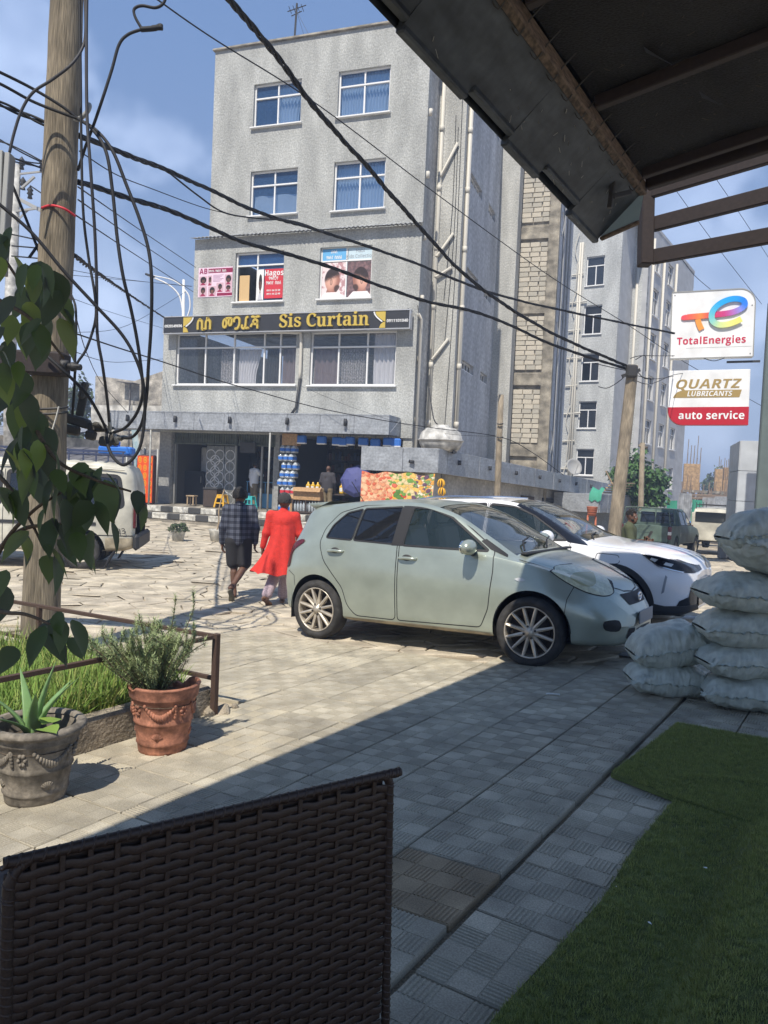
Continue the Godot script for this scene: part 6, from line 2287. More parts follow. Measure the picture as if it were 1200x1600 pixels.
func build_annexe() -> void:
	var c:=fr(1.7,0,-3.0)
	var b:=thing("low_annexe","low flat roofed annexe with grey sheet metal parapet running along the side street","building",c,0.0)
	var ua:=-FU
	var d:=Vector3(sin(deg_to_rad(30.0)),-0.035,-cos(deg_to_rad(30.0)))
	var front:=ua*2.36
	var m:=MB.new()
	var top:=Vector3(0,2.57,0)
	var low:=Vector3(0,1.86,0)
	var out:=Vector3(0.02,0,0.02)
	var ins:=FW*0.5+ua*0.5
	var w0:=ins+Vector3(0,-1.2,0)
	var w1:=ins+d*24.0+Vector3(0,-1.2,0)
	m.quad(w0,w0+Vector3(0,3.2,0),w1+Vector3(0,3.2,0),w1)
	m.quad(w0+ua*0.01,w0+ua*0.01+Vector3(0,3.2,0),w0+ua*0.3+Vector3(0,3.2,0),w0+ua*0.3)
	obj("street_wall",m,mats.plaster_grey,b)
	m=MB.new()
	var bk:=FW*9.0+ua*1.0
	m.quad(top+front - Vector3(0,0.06,0),top - Vector3(0,0.06,0),top+d*24 - Vector3(0,0.06,0),top+front+FW*2.9 - Vector3(0,0.06,0))
	m.quad(low+front+Vector3(0,0.03,0),low+Vector3(0,0.03,0),low+d*24+Vector3(0,0.03,0),low+front+FW*2.9+Vector3(0,0.03,0))
	obj("roof",m,mats.concrete_raw,b)
	var fpanels:=[[0.0,1.05],[1.06,2.36]]
	for q in fpanels:
		m=MB.new()
		m.bar(ua*q[0]+Vector3(0,2.215,0),ua*q[1]+Vector3(0,2.215,0),0.03,0.71,0.006)
		obj("parapet_panel",m,mats.cladding,b)
	var t:=0.0
	var i:=0
	while t<22.0:
		var l:=0.62 if t<0.3 else (1.25+0.35*sin(i*2.4))
		m=MB.new()
		m.bar(d*(t+0.01)+Vector3(0,2.215,0),d*(t+l)+Vector3(0,2.215,0),0.03,0.71,0.006)
		obj("parapet_panel",m,mats.cladding,b,Vector3(0.012*sin(i*3.1),0,0.01*cos(i*2.0)))
		if i % 2==1:
			m=MB.new()
			m.sm(0)
			var p:=d*(t+l*0.5)+Vector3(0,2.26,0)+Vector3(0.06,0,0.04)
			m.tube([p+Vector3(0,0.07,0),p - Vector3(0,0.07,0)],0.05,8)
			obj("spotlight",m,mats.plastic,b)
		t+=l+0.012
		i+=1
	m=MB.new()
	m.sm(0)
	m.tube([ua*0.86+Vector3(0,2.17,0.08),ua*0.72+Vector3(0,2.15,0.1)],0.05,8)
	obj("spotlight",m,mats.plastic,b)
	for k in 4:
		m=MB.new()
		var p:=ins+d*(8.2+k*2.6)+Vector3(0.02,0.35,0.012)
		m.bar(p,p+d*1.5,0.06,2.3,0.01)
		obj("doorway",m,[mats.wood_dark,mats.dark_metal,mats.wood_dark,mats.green_grey][k],b)
	var im:=Image.create(256,128,false,Image.FORMAT_RGB8)
	im.fill(Color(0.90,0.72,0.52))
	var r:=RandomNumberGenerator.new()
	r.seed=5
	for k in 620:
		var x:=r.randf()*256
		var y:=r.randf()*128
		var z:=x/256.0+r.randf_range(-0.06,0.06)
		var col:=Color(0.93,0.72,0.55)
		if z<0.42:
			col=[Color(0.94,0.74,0.58),Color(0.88,0.60,0.45),Color(0.85,0.42,0.30)][r.randi() % 3]
		elif z<0.6 and y>60:
			col=[Color(0.85,0.22,0.18),Color(0.93,0.70,0.25),Color(0.35,0.52,0.22)][r.randi() % 3]
		elif z<0.74:
			col=[Color(0.45,0.62,0.28),Color(0.90,0.82,0.62),Color(0.94,0.76,0.40)][r.randi() % 3]
		else:
			col=[Color(0.92,0.88,0.78),Color(0.90,0.66,0.30),Color(0.42,0.30,0.40),Color(0.50,0.62,0.36)][r.randi() % 4]
		var rr:=r.randf_range(4,10)
		disc(im,x,y,rr,rr*0.85,col.darkened(0.12))
		disc(im,x - 1,y - 1,rr*0.75,rr*0.6,col)
	m=MB.new()
	m.sm(0)
	var n:=24
	for a in n:
		for e in 10:
			var q: Array=[]
			for k in [[a,e],[a+1,e],[a+1,e+1],[a,e+1]]:
				var u:=float(k[0])/n
				var v:=float(k[1])/10.0
				var sag:=0.10*sin(u*PI)*sin(u*9.0)*v
				var p: Vector3=ua*lerpf(2.30,0.04,u) - FW*(0.06+0.05*sin(u*17.0+v*2.0)*(1.0 - v))+Vector3(0,lerpf(0.75+0.2*maxf(0,u - 0.8),1.84 - 0.10*sin(u*TAU*1.5)*sin(u*TAU*1.5)*0.7,v) - sag*0.2,0)
				p+=FU*(-0.32*maxf(0.0,u - 0.75)*(1.0 - v))
				q.append([p,Vector2(u,1.0 - v)])
			for k in [0,3,2,0,2,1]:
				m.st.set_uv(q[k][1])
				m.st.add_vertex(q[k][0])
	var bn:=obj("vegetable_banner",m,print_mat(im,0.7),self,c)
	tag(bn,"sagging printed banner of potatoes and vegetables hung under the annexe parapet","banner")
	var ban:=thing("banana_bunch","hanging bunches of yellow bananas at the annexe corner beside the banner","bananas",c+Vector3(0.12,1.05,0.1))
	for k in 3:
		m=MB.new()
		m.sm(0)
		for j in 7:
			var a:=TAU*j/7
			var dirv:=Vector3(cos(a),0,sin(a))
			m.tube(spline([Vector3(0,0.1,0),dirv*0.07+Vector3(0,0.05,0),dirv*0.1+Vector3(0,-0.06,0),dirv*0.06+Vector3(0,-0.13,0)],3),[0.01,0.014,0.02,0.022,0.022,0.022,0.02,0.018,0.014,0.008],6)
		obj("bananas",m,mats.stool_yellow,ban,Vector3(0.03*k,0.55 - 0.24*k,0))
	m=MB.new()
	m.tube([Vector3(0,0.8,0),Vector3(0.06,0.0,0)],0.008,4)
	obj("cord",m,mats.wire,ban)
	var tk:=thing("water_tank","pale grey round plastic water tank on the annexe roof","water tank",fr(1.55,2.52,-2.2))
	m=MB.new()
	m.sm(0)
	m.lathe(Vector3.ZERO,[Vector2(0.34,0.0),Vector2(0.56,0.06),Vector2(0.64,0.22),Vector2(0.655,0.30),Vector2(0.69,0.305),Vector2(0.69,0.335),Vector2(0.645,0.35),Vector2(0.60,0.55),Vector2(0.44,0.68),Vector2(0.26,0.72),Vector2(0.25,0.76),Vector2(0.22,0.78),Vector2(0,0.785)],28)
	obj("tank_body",m,mats.tank_grey,tk)
	m=MB.new()
	for x in [-0.4,0.0,0.4]:
		m.box(Vector3(x,-0.02,0),Vector3(0.1,0.06,0.9))
	m.sm(0)
	m.tube(spline([Vector3(-0.1,0.78,0),Vector3(-0.25,1.0,-0.05),Vector3(-0.4,1.9,-0.4)],5),0.02,6)
	obj("tank_stand",m,mats.plastic,tk)
	var ds:=thing("satellite_dish","small grey satellite dish on the annexe parapet","satellite dish",c+d*13.5+Vector3(0.0,2.58,0))
	m=MB.new()
	m.sm(0)
	var bs:=Basis(Vector3.UP,0.35)*Basis(Vector3(1,0,0),1.25)
	m.lathe(Vector3(0,0.38,0),[Vector2(0,-0.02),Vector2(0.15,0.0),Vector2(0.3,0.06),Vector2(0.38,0.11),Vector2(0.385,0.10),Vector2(0.3,0.045),Vector2(0,-0.035)],24,bs)
	obj("dish",m,mats.pipe_grey,ds)
	m=MB.new()
	m.tube([Vector3(0,0,-0.05),Vector3(0,0.36,-0.03)],0.03,6)
	m.tube([Vector3(0,0.38,0)+bs*Vector3(0,0.02,0.36),Vector3(0,0.38,0)+bs*Vector3(0,0.4,0.0)],0.012,5)
	obj("dish_arm",m,mats.pipe_grey,ds)
func build_ground() -> void:
	var xs: Array=[]
	var zs: Array=[]
	for i in 61:
		var t:=(i - 30)/30.0
		xs.append(signf(t)*(absf(t)*22.0+pow(absf(t),7.0)*900.0))
	for i in 71:
		var t:=i/70.0
		zs.append(30.0 - t*75.0 - pow(t,8.0)*1400.0)
	var m:=MB.new()
	m.sm(0)
	for i in xs.size() - 1:
		for j in zs.size() - 1:
			var q: Array=[]
			for k in [[i,j],[i,j+1],[i+1,j+1],[i+1,j]]:
				q.append(on_ground(Vector3(xs[k[0]],0,zs[k[1]]),-0.028))
			m.quad(q[0],q[1],q[2],q[3])
	setting("ground",m,mats.dust)
func in_planter(s: float,p: float) -> bool:
	return s>4.06 and p<4.06 and p>-2.0
func build_paving() -> void:
	var root:=Node3D.new()
	root.name="pavement"
	add_child(root,true)
	root.set_meta("kind","structure")
	names["%d/pavement" % get_instance_id()]=1
	var T:=0.47
	var variants: Array=[]
	for v in 3:
		var m:=MB.new()
		var h:=(T - 0.012)/2
		m.box(Vector3(0,-0.016,0),Vector3(h*2,0.032,h*2),0.003)
		var f:=h*2/4
		for i in 4:
			for j in 4:
				if (i+j) % 2==0:
					for k in 6:
						var x:=-h+f*(i+(k+0.5)/6.0)
						var z0:=-h+f*(j+0.04)
						var z1:=-h+f*(j+0.96)
						var w:=f/6.0*0.36
						var t:=0.0046
						m.quad(Vector3(x - w,0,z0),Vector3(x - w,0,z1),Vector3(x - w*0.5,t,z1),Vector3(x - w*0.5,t,z0))
						m.quad(Vector3(x - w*0.5,t,z0),Vector3(x - w*0.5,t,z1),Vector3(x+w*0.5,t,z1),Vector3(x+w*0.5,t,z0))
						m.quad(Vector3(x+w*0.5,t,z0),Vector3(x+w*0.5,t,z1),Vector3(x+w,0,z1),Vector3(x+w,0,z0))
						m.quad(Vector3(x - w,0,z1),Vector3(x+w,0,z1),Vector3(x+w*0.5,t,z1),Vector3(x - w*0.5,t,z1))
				else:
					var c:=Vector3(-h+f*(i+0.5),0.0009,-h+f*(j+0.5))
					m.box(c,Vector3(f*0.97,0.0016,f*0.97))
		variants.append(m.done())
	var r:=RandomNumberGenerator.new()
	r.seed=3
	var turn:=Basis(Vector3.UP,STREET_TURN)
	var slope:=Basis(Vector3(0,0,1),0.05)
	var made:=0
	for i in range(-6,13):
		for j in range(3,19):
			var s:=1.25+0.004+T*(i+0.5)
			var p:=0.15+T*(j+0.5)+(0.0 if i>=0 else 0.17)
			if i<0:
				s-=0.022
			if in_planter(s+0.1,p - 0.1) or in_planter(s - 0.1,p - 0.1):
				continue
			if p>7.35 - 0.12*s+0.6*clampf(3.0 - s,0.0,1.5) or s>6.3:
				continue
			var q:=gsp(s,p,r.randf_range(-0.0025,0.0025) - (0.006 if i<0 else 0.0))
			var v:=cam_t.affine_inverse()*q
			if v.z>-1.6 or absf(v.x/v.z)>0.72 or v.y/v.z>0.86:
				continue
			var mm: Material=mats.tile[[0,0,1,2,1][r.randi() % 5]]
			if i==0 and j==5:
				mm=mats.tile[3]
			var b:=turn*(slope if i>=0 else Basis())*Basis(Vector3(1,0,0),r.randf_range(-0.003,0.003))*Basis(Vector3(0,0,1),r.randf_range(-0.003,0.003))
			obj("tile",variants[0],mm,root,q,b*Basis(Vector3.UP,PI*0.5*(0 if r.randf()<0.85 else 1)))
			made+=1
func build_cobbles() -> void:
	var road:=Node3D.new()
	road.name="road"
	add_child(road,true)
	road.set_meta("kind","structure")
	var r:=RandomNumberGenerator.new()
	r.seed=21
	var cell:=Vector2(0.34,0.25)
	var nx:=92
	var nz:=110
	var grid: Array=[]
	for j in nz+1:
		var row: Array=[]
		for i in nx+1:
			row.append(Vector2((i+r.randf_range(-0.27,0.27)+0.5*(j % 2))*cell.x - 17.5,(j+r.randf_range(-0.24,0.24))*cell.y*(1.0+j*0.004)+5.4))
		grid.append(row)
	var near: Array=[]
	var far:=[MB.new(),MB.new(),MB.new()]
	for j in nz:
		for i in nx:
			var q: Array=[grid[j][i],grid[j][i+1],grid[j+1][i+1],grid[j+1][i]]
			var c: Vector2=(q[0]+q[1]+q[2]+q[3])/4.0
			var w:=Vector3(c.x,0,-c.y)
			var s:=w.dot(P2)
			var p:=w.dot(P1)
			if p<7.3 - 0.12*s+0.6*clampf(3.0 - s,0.0,1.5) and s<6.35 or in_planter(s,p) or s<2.2 and p<9.5:
				continue
			if s<1.2 or (w - F0).dot(FW)>-2.3 and (w - F0).dot(FU)<2.0:
				continue
			if absf(c.x/c.y)>0.66:
				continue
			var tone:=r.randi() % 3
			var up:=r.randf_range(-0.008,0.006)
			var tilt:=Vector2(r.randf_range(-0.022,0.022),r.randf_range(-0.022,0.022))
			var gap:=0.006+0.008*r.randf()
			var top: Array=[]
			var low: Array=[]
			for k in 4:
				var a: Vector2=q[k]
				var in1:=(c - a).normalized()
				var t2: Vector2=a+in1*gap*2.6
				var l2: Vector2=a+in1*gap
				var h: float=up+tilt.dot(t2 - c)
				top.append(on_ground(Vector3(t2.x,0,-t2.y),h))
				low.append(on_ground(Vector3(l2.x,0,-l2.y),h - 0.009))
				var b: Vector2=q[(k+1) % 4]
				var mid: Vector2=a.lerp(b,0.5)+(c - a.lerp(b,0.5)).normalized()*gap*r.randf_range(0.2,2.0)
				var mid2: Vector2=mid+(c - mid).normalized()*gap*1.4
				top.append(on_ground(Vector3(mid2.x,0,-mid2.y),up+tilt.dot(mid2 - c)))
				low.append(on_ground(Vector3(mid.x,0,-mid.y),up+tilt.dot(mid - c) - 0.009))
			if r.randf()<0.04:
				continue
			var item:=[c.length(),top,low,tone]
			near.append(item)
	near.sort_custom(func(a,b): return a[0]<b[0])
	for n in near.size():
		var it: Array=near[n]
		var m: MB=MB.new() if n<296 else far[it[3]]
		var o:=Vector3.ZERO
		if n<296:
			for v in it[1]:
				o+=v/8.0
		var k8: int=it[1].size()
		var mid:=Vector3.ZERO
		for v in it[1]:
			mid+=v/k8
		for k in k8:
			var k2:=(k+1) % k8
			m.tri(mid - o,it[1][k2] - o,it[1][k] - o)
			m.quad(it[1][k] - o,it[1][k2] - o,it[2][k2] - o,it[2][k] - o)
			if n<296:
				m.quad(it[2][k] - o,it[2][k2] - o,it[2][k2] - o - Vector3(0,0.02,0),it[2][k] - o - Vector3(0,0.02,0))
		if n<296:
			obj("cobble",m,mats.cobble[it[3]],road,o)
	for k in 3:
		tag(obj("cobbles",far[k],mats.cobble[k],road),"","","","stuff")
func build_apron() -> void:
	var m:=MB.new()
	m.sm(0)
	for i in 10:
		for j in 24:
			var q: Array=[]
			for k in [[i,j],[i,j+1],[i+1,j+1],[i+1,j]]:
				q.append(gsp(-3.0+k[0]*0.52,7.9+k[1]*0.42,-0.012))
			m.quad(q[0],q[1],q[2],q[3])
	setting("concrete_apron",m,mats.apron)
func build_planter() -> void:
	var root:=thing("planter_kerb","worn stone kerb round the grassy planting bed by the pots","kerb",gsp(4.14,3.2),STREET_TURN)
	var r:=RandomNumberGenerator.new()
	r.seed=8
	var p:=-1.0
	while p<3.9:
		var l:=minf(r.randf_range(0.55,0.95),4.05 - p)
		var m:=MB.new()
		m.box(Vector3.ZERO,Vector3(0.13+r.randf()*0.02,0.27,l - 0.015),0.018)
		var g:=gsp(4.14,p+l/2)
		obj("kerb_stone",m,mats.kerb_stone,root,Vector3(0,g.y - root.position.y+0.07,-(p+l/2 - 3.2)),Basis(Vector3(0,0,1),r.randf_range(-0.03,0.03)))
		p+=l
	var s:=4.22
	while s<7.4:
		var l:=r.randf_range(0.5,0.9)
		var m:=MB.new()
		m.box(Vector3.ZERO,Vector3(l - 0.015,0.24,0.13),0.02)
		var g:=gsp(s+l/2,4.0)
		obj("kerb_stone",m,mats.kerb_stone,root,Vector3(-(s+l/2 - 4.14),g.y - root.position.y+0.05,-(4.0 - 3.2)),Basis(Vector3(0,0,1),0.05))
		s+=l
	var m2:=MB.new()
	for i in 16:
		var q:=Vector3(r.randf_range(-0.35,0.16),0.0,r.randf_range(-1.05,-0.8))
		m2.box(q+Vector3(0,0.02,0),Vector3(r.randf_range(0.05,0.16),r.randf_range(0.04,0.14),r.randf_range(0.05,0.14)),0.015,Basis.from_euler(Vector3(r.randf(),r.randf()*6,r.randf())))
	obj("rubble",m2,mats.kerb_stone,root,Vector3(0,-0.02,0))
	var m:=MB.new()
	m.sm(0)
	for i in 14:
		for j in 22:
			var q: Array=[]
			for k in [[i,j],[i,j+1],[i+1,j+1],[i+1,j]]:
				var ss: float=4.2+k[0]*0.24
				var pp: float=-1.0+k[1]*0.225
				q.append(gsp(ss,pp,0.13+0.05*sin(ss*3.1)*cos(pp*2.7)+0.04))
			m.quad(q[0],q[1],q[2],q[3])
	setting("planting_soil",m,mats.soil)
	for kind in 2:
		var bl:=MB.new()
		bl.sm(0)
		for k in 7:
			var a:=TAU*k/7.0+0.3
			var lean:=0.35+0.25*(k % 3)
			var h:=[0.18,0.27,0.22,0.34][k % 4] as float
			var d:=Vector3(cos(a),0,sin(a))
			var n:=Vector3(-sin(a),0,cos(a))*(0.006 if kind==0 else 0.010)
			var prev:=d*0.015
			for e in 3:
				var t:=(e+1)/3.0
				var nxt:=d*(0.015+lean*h*t*t)+Vector3(0,h*(t - 0.25*lean*t*t),0)
				var w0:=1.0 - e/3.0
				var w1:=1.0 - t*0.98
				bl.quad(prev - n*w0,nxt - n*w1,nxt+n*w1,prev+n*w0)
				prev=nxt
		var mm:=MultiMesh.new()
		mm.transform_format=MultiMesh.TRANSFORM_3D
		mm.use_colors=true
		mm.mesh=bl.done()
		var spots: Array=[]
		for i in 2600:
			var ss:=r.randf_range(4.22,7.2)
			var pp:=r.randf_range(0.8,3.93)
			var dens:=0.55+0.5*sin(ss*2.3+1.0)*cos(pp*2.9)
			if r.randf()>dens+0.25:
				continue
			spots.append([ss,pp])
		mm.instance_count=spots.size()
		for i in spots.size():
			var q:=gsp(spots[i][0],spots[i][1],0.15)
			var sc:=r.randf_range(0.55,1.35)
			mm.set_instance_transform(i,Transform3D(Basis(Vector3.UP,r.randf()*TAU)*Basis(Vector3(1,0,0),r.randf_range(-0.25,0.25))*Basis().scaled(Vector3(1,sc,1)),q))
			var dry:=r.randf()
			mm.set_instance_color(i,Color(0.16,0.27,0.04).lerp(Color(0.40,0.38,0.12),clampf(dry*1.6 - 0.8,0,1))*r.randf_range(0.7,1.2))
		var o:=MultiMeshInstance3D.new()
		o.name=numbered("bed_grass",self)
		o.multimesh=mm
		o.material_override=mats.grass
		add_child(o,true)
		tag(o,["fine long grass growing in the kerbed bed by the wooden pole","broad bright grass blades growing in the kerbed bed by the wooden pole"][kind],"grass","","stuff")
func build_railing() -> void:
	var base:=gsp(4.02,4.02)
	var f:=thing("railing","low rusty angle iron railing round the planting bed, its corner post behind the clay pot","railing",base,STREET_TURN)
	var ph:=0.60
	var m:=MB.new()
	m.box(Vector3(0,ph/2 - 0.05,0),Vector3(0.045,ph+0.1,0.045),0.004)
	obj("post",m,mats.rust,f)
	var far:=gsp(8.0,4.02) - base
	var loc:=func(s: float,p: float,h: float) -> Vector3:
		var g:=gsp(s,p)
		return Vector3(-(s - 4.02),g.y - base.y+h,-(p - 4.02))
	for h in [ph - 0.02,0.27]:
		m=MB.new()
		m.bar(loc.call(4.05,4.02,h),loc.call(8.2,4.02,h+0.03),0.03,0.03,0.003)
		obj("rail",m,mats.rust,f)
	m=MB.new()
	m.bar(loc.call(4.02,3.98,ph - 0.02),loc.call(4.06,0.2,ph - 0.02),0.03,0.03,0.003)
	obj("rail",m,mats.rust,f)
	for s in [6.2,8.2]:
		m=MB.new()
		var b: Vector3=loc.call(s,4.02,0.28)
		m.box(b,Vector3(0.04,ph+0.1,0.04),0.004)
		obj("post",m,mats.rust,f)
	m=MB.new()
	m.box(loc.call(4.06,0.3,0.28),Vector3(0.04,ph+0.1,0.04),0.004)
	obj("post",m,mats.rust,f)
func pot_body(t: Node3D,m: Material,rt: float,rb: float,h: float,bitten: bool) -> void:
	var b:=MB.new()
	b.sm(0)
	var sides:=40
	var prof:=[Vector2(0,0.0),Vector2(rb,0.0),Vector2(rb+0.004,0.02),Vector2(lerpf(rb,rt,0.12),h*0.13),Vector2(lerpf(rb,rt,0.14)+0.007,h*0.145),Vector2(lerpf(rb,rt,0.17),h*0.17),Vector2(lerpf(rb,rt,0.42),h*0.44),Vector2(lerpf(rb,rt,0.44)+0.007,h*0.455),Vector2(lerpf(rb,rt,0.47),h*0.48),Vector2(lerpf(rb,rt,0.78),h*0.80),Vector2(lerpf(rb,rt,0.80)+0.01,h*0.815),Vector2(rt*0.99,h*0.83),Vector2(rt+0.004,h*0.96),Vector2(rt+0.012,h*0.985),Vector2(rt+0.006,h),Vector2(rt - 0.012,h),Vector2(rt - 0.016,h*0.9),Vector2(rb+(rt - rb)*0.8 - 0.02,h*0.78)]
	for i in prof.size() - 1:
		for k in sides:
			var v: Array=[]
			for e in [[i,k],[i+1,k],[i+1,k+1],[i,k+1]]:
				var a:=TAU*float(e[1])/sides
				var q: Vector2=prof[e[0]]
				var y:=q.y
				if bitten and y>h*0.84:
					var bite:=0.0
					var kk: int=e[1] % sides
					if kk>=32 and kk<=37:
						bite=[0.06,0.14,0.12,0.16,0.10,0.03][kk - 32]
					if kk>=18 and kk<=22:
						bite=0.06
					if kk>=26 and kk<=29:
						bite=0.03
					y=minf(y,h*(1.0 - bite))
				v.append(Vector3(q.x*cos(a),y,q.x*sin(a)))
			if i==0:
				b.tri(v[0],v[1],v[2])
			else:
				b.quad(v[0],v[1],v[2],v[3])
	obj("pot_wall",b,m,t)
	var g:=MB.new()
	g.sm(0)
	for n in 4:
		var a0:=TAU*n/4.0+0.35
		var at_r:=func(a: float,y: float) -> Vector3:
			var rr:=lerpf(rb,rt,y/h)*0.985+0.003
			return Vector3(rr*cos(a),y,rr*sin(a))
		for k in 14:
			var u:=k/13.0
			var y:=h*(0.74 - 0.16*sin(u*PI))
			g.ball(at_r.call(a0 - 0.48+0.96*u,y),Vector3(0.012,0.014+0.010*sin(u*PI),0.012),6,4)
		for k in 4:
			g.ball(at_r.call(a0 - 0.50,h*(0.72 - 0.045*k)),Vector3(0.012,0.016,0.012),6,4)
		for k in 6:
			var e:=TAU*k/6
			g.ball(at_r.call(a0 - 0.78+0.085*cos(e),h*0.66+0.026*sin(e)),Vector3(0.012,0.012,0.012),6,4)
		for k in 7:
			var e:=(k - 3)*0.35
			g.tube([at_r.call(a0+0.1,h*0.24),at_r.call(a0+0.1+0.22*sin(e),h*(0.25+0.09*cos(e)))],0.006,5)
	obj("moulding",g,m,t)
	var s:=MB.new()
	s.sm(0)
	s.lathe(Vector3(0,h*0.80,0),[Vector2(rt*0.95,-0.03),Vector2(rt*0.5,0.02),Vector2(0,0.03)],16)
	obj("potting_soil",s,mats.soil,t)
func build_pots() -> void:
	var g:=gsp(3.74,3.30)
	var t:=thing("clay_pot","terracotta pot with a broken rim and moulded garlands by the railing corner","flower pot",g,0.5)
	pot_body(t,mats.terracotta,0.215,0.148,0.43,true)
	var p:=thing("rosemary_bush","wispy rosemary bush growing in the broken terracotta pot","plant",g+Vector3(-0.05,0.34,0.0))
	var r:=RandomNumberGenerator.new()
	r.seed=4
	var st:=MB.new()
	var nd:=[MB.new(),MB.new()]
	for i in 105:
		var a:=r.randf()*TAU
		var tall:=i<5
		var d:=Vector3(cos(a),0,sin(a))*r.randf_range(0.02,0.26)
		if r.randf()<0.35:
			d+=Vector3(-0.16,0,0.02)
		var h:=r.randf_range(0.22,0.44) if not tall else r.randf_range(0.5,0.68)
		if tall:
			d=Vector3([-0.08,0.10,0.19,0.05,-0.14][i],0,0.03)
			h=[0.50,0.62,0.68,0.44,0.42][i]
		var pts:=spline([Vector3(d.x*0.1,0,d.z*0.1),Vector3(d.x*0.6,h*0.4,d.z*0.6),Vector3(d.x,h*0.8,d.z)+Vector3(r.randf_range(-0.03,0.03),0,r.randf_range(-0.03,0.03)),Vector3(d.x*1.15,h,d.z*1.15)+Vector3(r.randf_range(-0.05,0.05),0,r.randf_range(-0.05,0.05))],8)
		st.tube(pts,0.0026,4)
		for k in range(4,pts.size()):
			for e in 11:
				var q: Vector3=pts[k]+Vector3(0,r.randf_range(-0.035,0.035),0)
				var b:=r.randf()*TAU
				var o:=Vector3(cos(b),r.randf_range(0.2,1.2),sin(b)).normalized()*r.randf_range(0.018,0.044)
				var w:=Vector3(-sin(b),0,cos(b))*0.0026
				nd[e % 2].tri(q - w,q+o,q+w)
	obj("stems",st,mats.bark,p)
	for k in 2:
		tag(obj("needles",nd[k],mats.rosemary[k],p),"","","","stuff")
	var g2:=gsp(3.66,2.40)
	var t2:=thing("grey_pot","dusty grey pot with moulded garlands at the left edge","flower pot",g2+Vector3(-0.02,0,0),1.2)
	pot_body(t2,mats.grey_pot,0.215,0.15,0.40,false)
	var rim:=MB.new()
	rim.sm(0)
	rim.lathe(Vector3(0,0.39,0),[Vector2(0.20,-0.02),Vector2(0.235,-0.02),Vector2(0.25,0.0),Vector2(0.235,0.02),Vector2(0.205,0.02),Vector2(0.195,0.0)],36)
	obj("rim",rim,mats.grey_pot,t2)
	var al:=thing("aloe_plant","pale green aloe with thick upright leaves in the grey pot","plant",g2+Vector3(-0.06,0.32,-0.02))
	for q in [[0.2,0.42,0.10,0.05],[2.3,0.34,0.2,0.035],[3.6,0.30,0.24,0.032],[5.2,0.33,0.26,0.034],[1.2,0.26,0.26,0.03],[4.4,0.22,0.3,0.028],[0.0,0.36,0.24,0.03]]:
		var m:=MB.new()
		m.sm(0)
		var d:=Vector3(cos(q[0]),0,-sin(q[0]))
		var n:=Vector3(-d.z,0,d.x)
		var secs: Array=[]
		for k in 9:
			var u:=k/8.0
			var c: Vector3=d*(0.02+q[2]*pow(u,1.5))+Vector3(0,q[1]*u - 0.1*q[2]*u*u,0)
			var w: float=q[3]*(1.0 - pow(u,1.7))+0.001
			var up:=(d*-0.8+Vector3(0,0.5,0)).normalized()
			var o: Array=[]
			for e in 8:
				var a:=TAU*e/8
				o.append(c+n*cos(a)*w+up*(sin(a)*w*0.36+0.3*w*cos(a)*cos(a)))
			secs.append(o)
		for k in 8:
			for e in 8:
				m.quad(secs[k][e],secs[k+1][e],secs[k+1][(e+1) % 8],secs[k][(e+1) % 8])
		obj("leaf",m,mats.aloe,al)
	for k in 3:
		var m:=MB.new()
		m.sm(0)
		leaf_shape(m,Vector3.ZERO,Basis(Vector3.UP,1.0+k*1.6)*Basis(Vector3(1,0,0),-0.15),0.12,0.06)
		obj("broad_leaf",m,mats.leaf_lime,al,Vector3(0.12 - 0.03*k,0.09,0.14 - 0.06*k))
	var sm_:=thing("street_pot","small whitewashed pot with a low green bush out on the cobbles","flower pot",gsp(15.57,14.04),0.0)
	var m:=MB.new()
	m.sm(0)
	m.lathe(Vector3.ZERO,[Vector2(0,0),Vector2(0.14,0),Vector2(0.19,0.26),Vector2(0.20,0.30),Vector2(0.17,0.30),Vector2(0.16,0.24),Vector2(0,0.24)],18)
	obj("pot_wall",m,mats.kerb_white,sm_)
	var cp:=copy_of(sm_,"small whitewashed pot holding a bare stick out on the cobbles",gsp(15.07,14.94),0.4)
	cp.scale=Vector3.ONE*1.08
	var bush:=thing("low_bush","low dense green bush growing in the small street pot","plant",gsp(15.57,14.04,0.26))
	m=MB.new()
	for i in 420:
		var y:=r.randf()
		var a:=r.randf()*TAU
		var rad:=0.27*sqrt(1.0 - y*y*0.8)*r.randf_range(0.6,1.0)
		leaf_shape(m,Vector3(cos(a)*rad,y*0.19,sin(a)*rad),Basis.from_euler(Vector3(r.randf_range(-1,1),r.randf()*TAU,r.randf_range(-1,1))),0.07,0.022)
	tag(obj("foliage",m,mats.leaf_far,bush),"","","","stuff")
	var stick:=thing("bare_sapling","bare leaning sapling stem in the second street pot","plant",gsp(15.07,14.94,0.26))
	m=MB.new()
	m.sm(0)
	m.tube(spline([Vector3.ZERO,Vector3(0.05,0.3,0),Vector3(0.04,0.6,0),Vector3(0.14,1.05,0),Vector3(0.17,1.15,0)],5),0.018,6)
	obj("stem",m,mats.wood_pale,stick)
	m=MB.new()
	for k in [[0,0,0.0,0.16,0.10,0.25],[0.03,0.035,0.01,0.13,0.09,-0.4]]:
		var b:=Basis.from_euler(Vector3(k[5],0.5,0.25))
		var q: Array=[]
		for i in 5:
			for j in 4:
				q.append(Vector3(k[0],0.025+k[1],k[2])+b*Vector3((i/4.0 - 0.5)*k[3],0.018*sin(i*2.0+j*1.3),(j/3.0 - 0.5)*k[4]))
		for i in 4:
			for j in 3:
				m.quad(q[i*4+j],q[i*4+j+1],q[i*4+j+5],q[i*4+j+4])
	tag(obj("crumpled_paper",m,mats.paper,self,gsp(3.98,2.66,0.02)),"crumpled white paper scrap lying by the kerb","litter")
	m=MB.new()
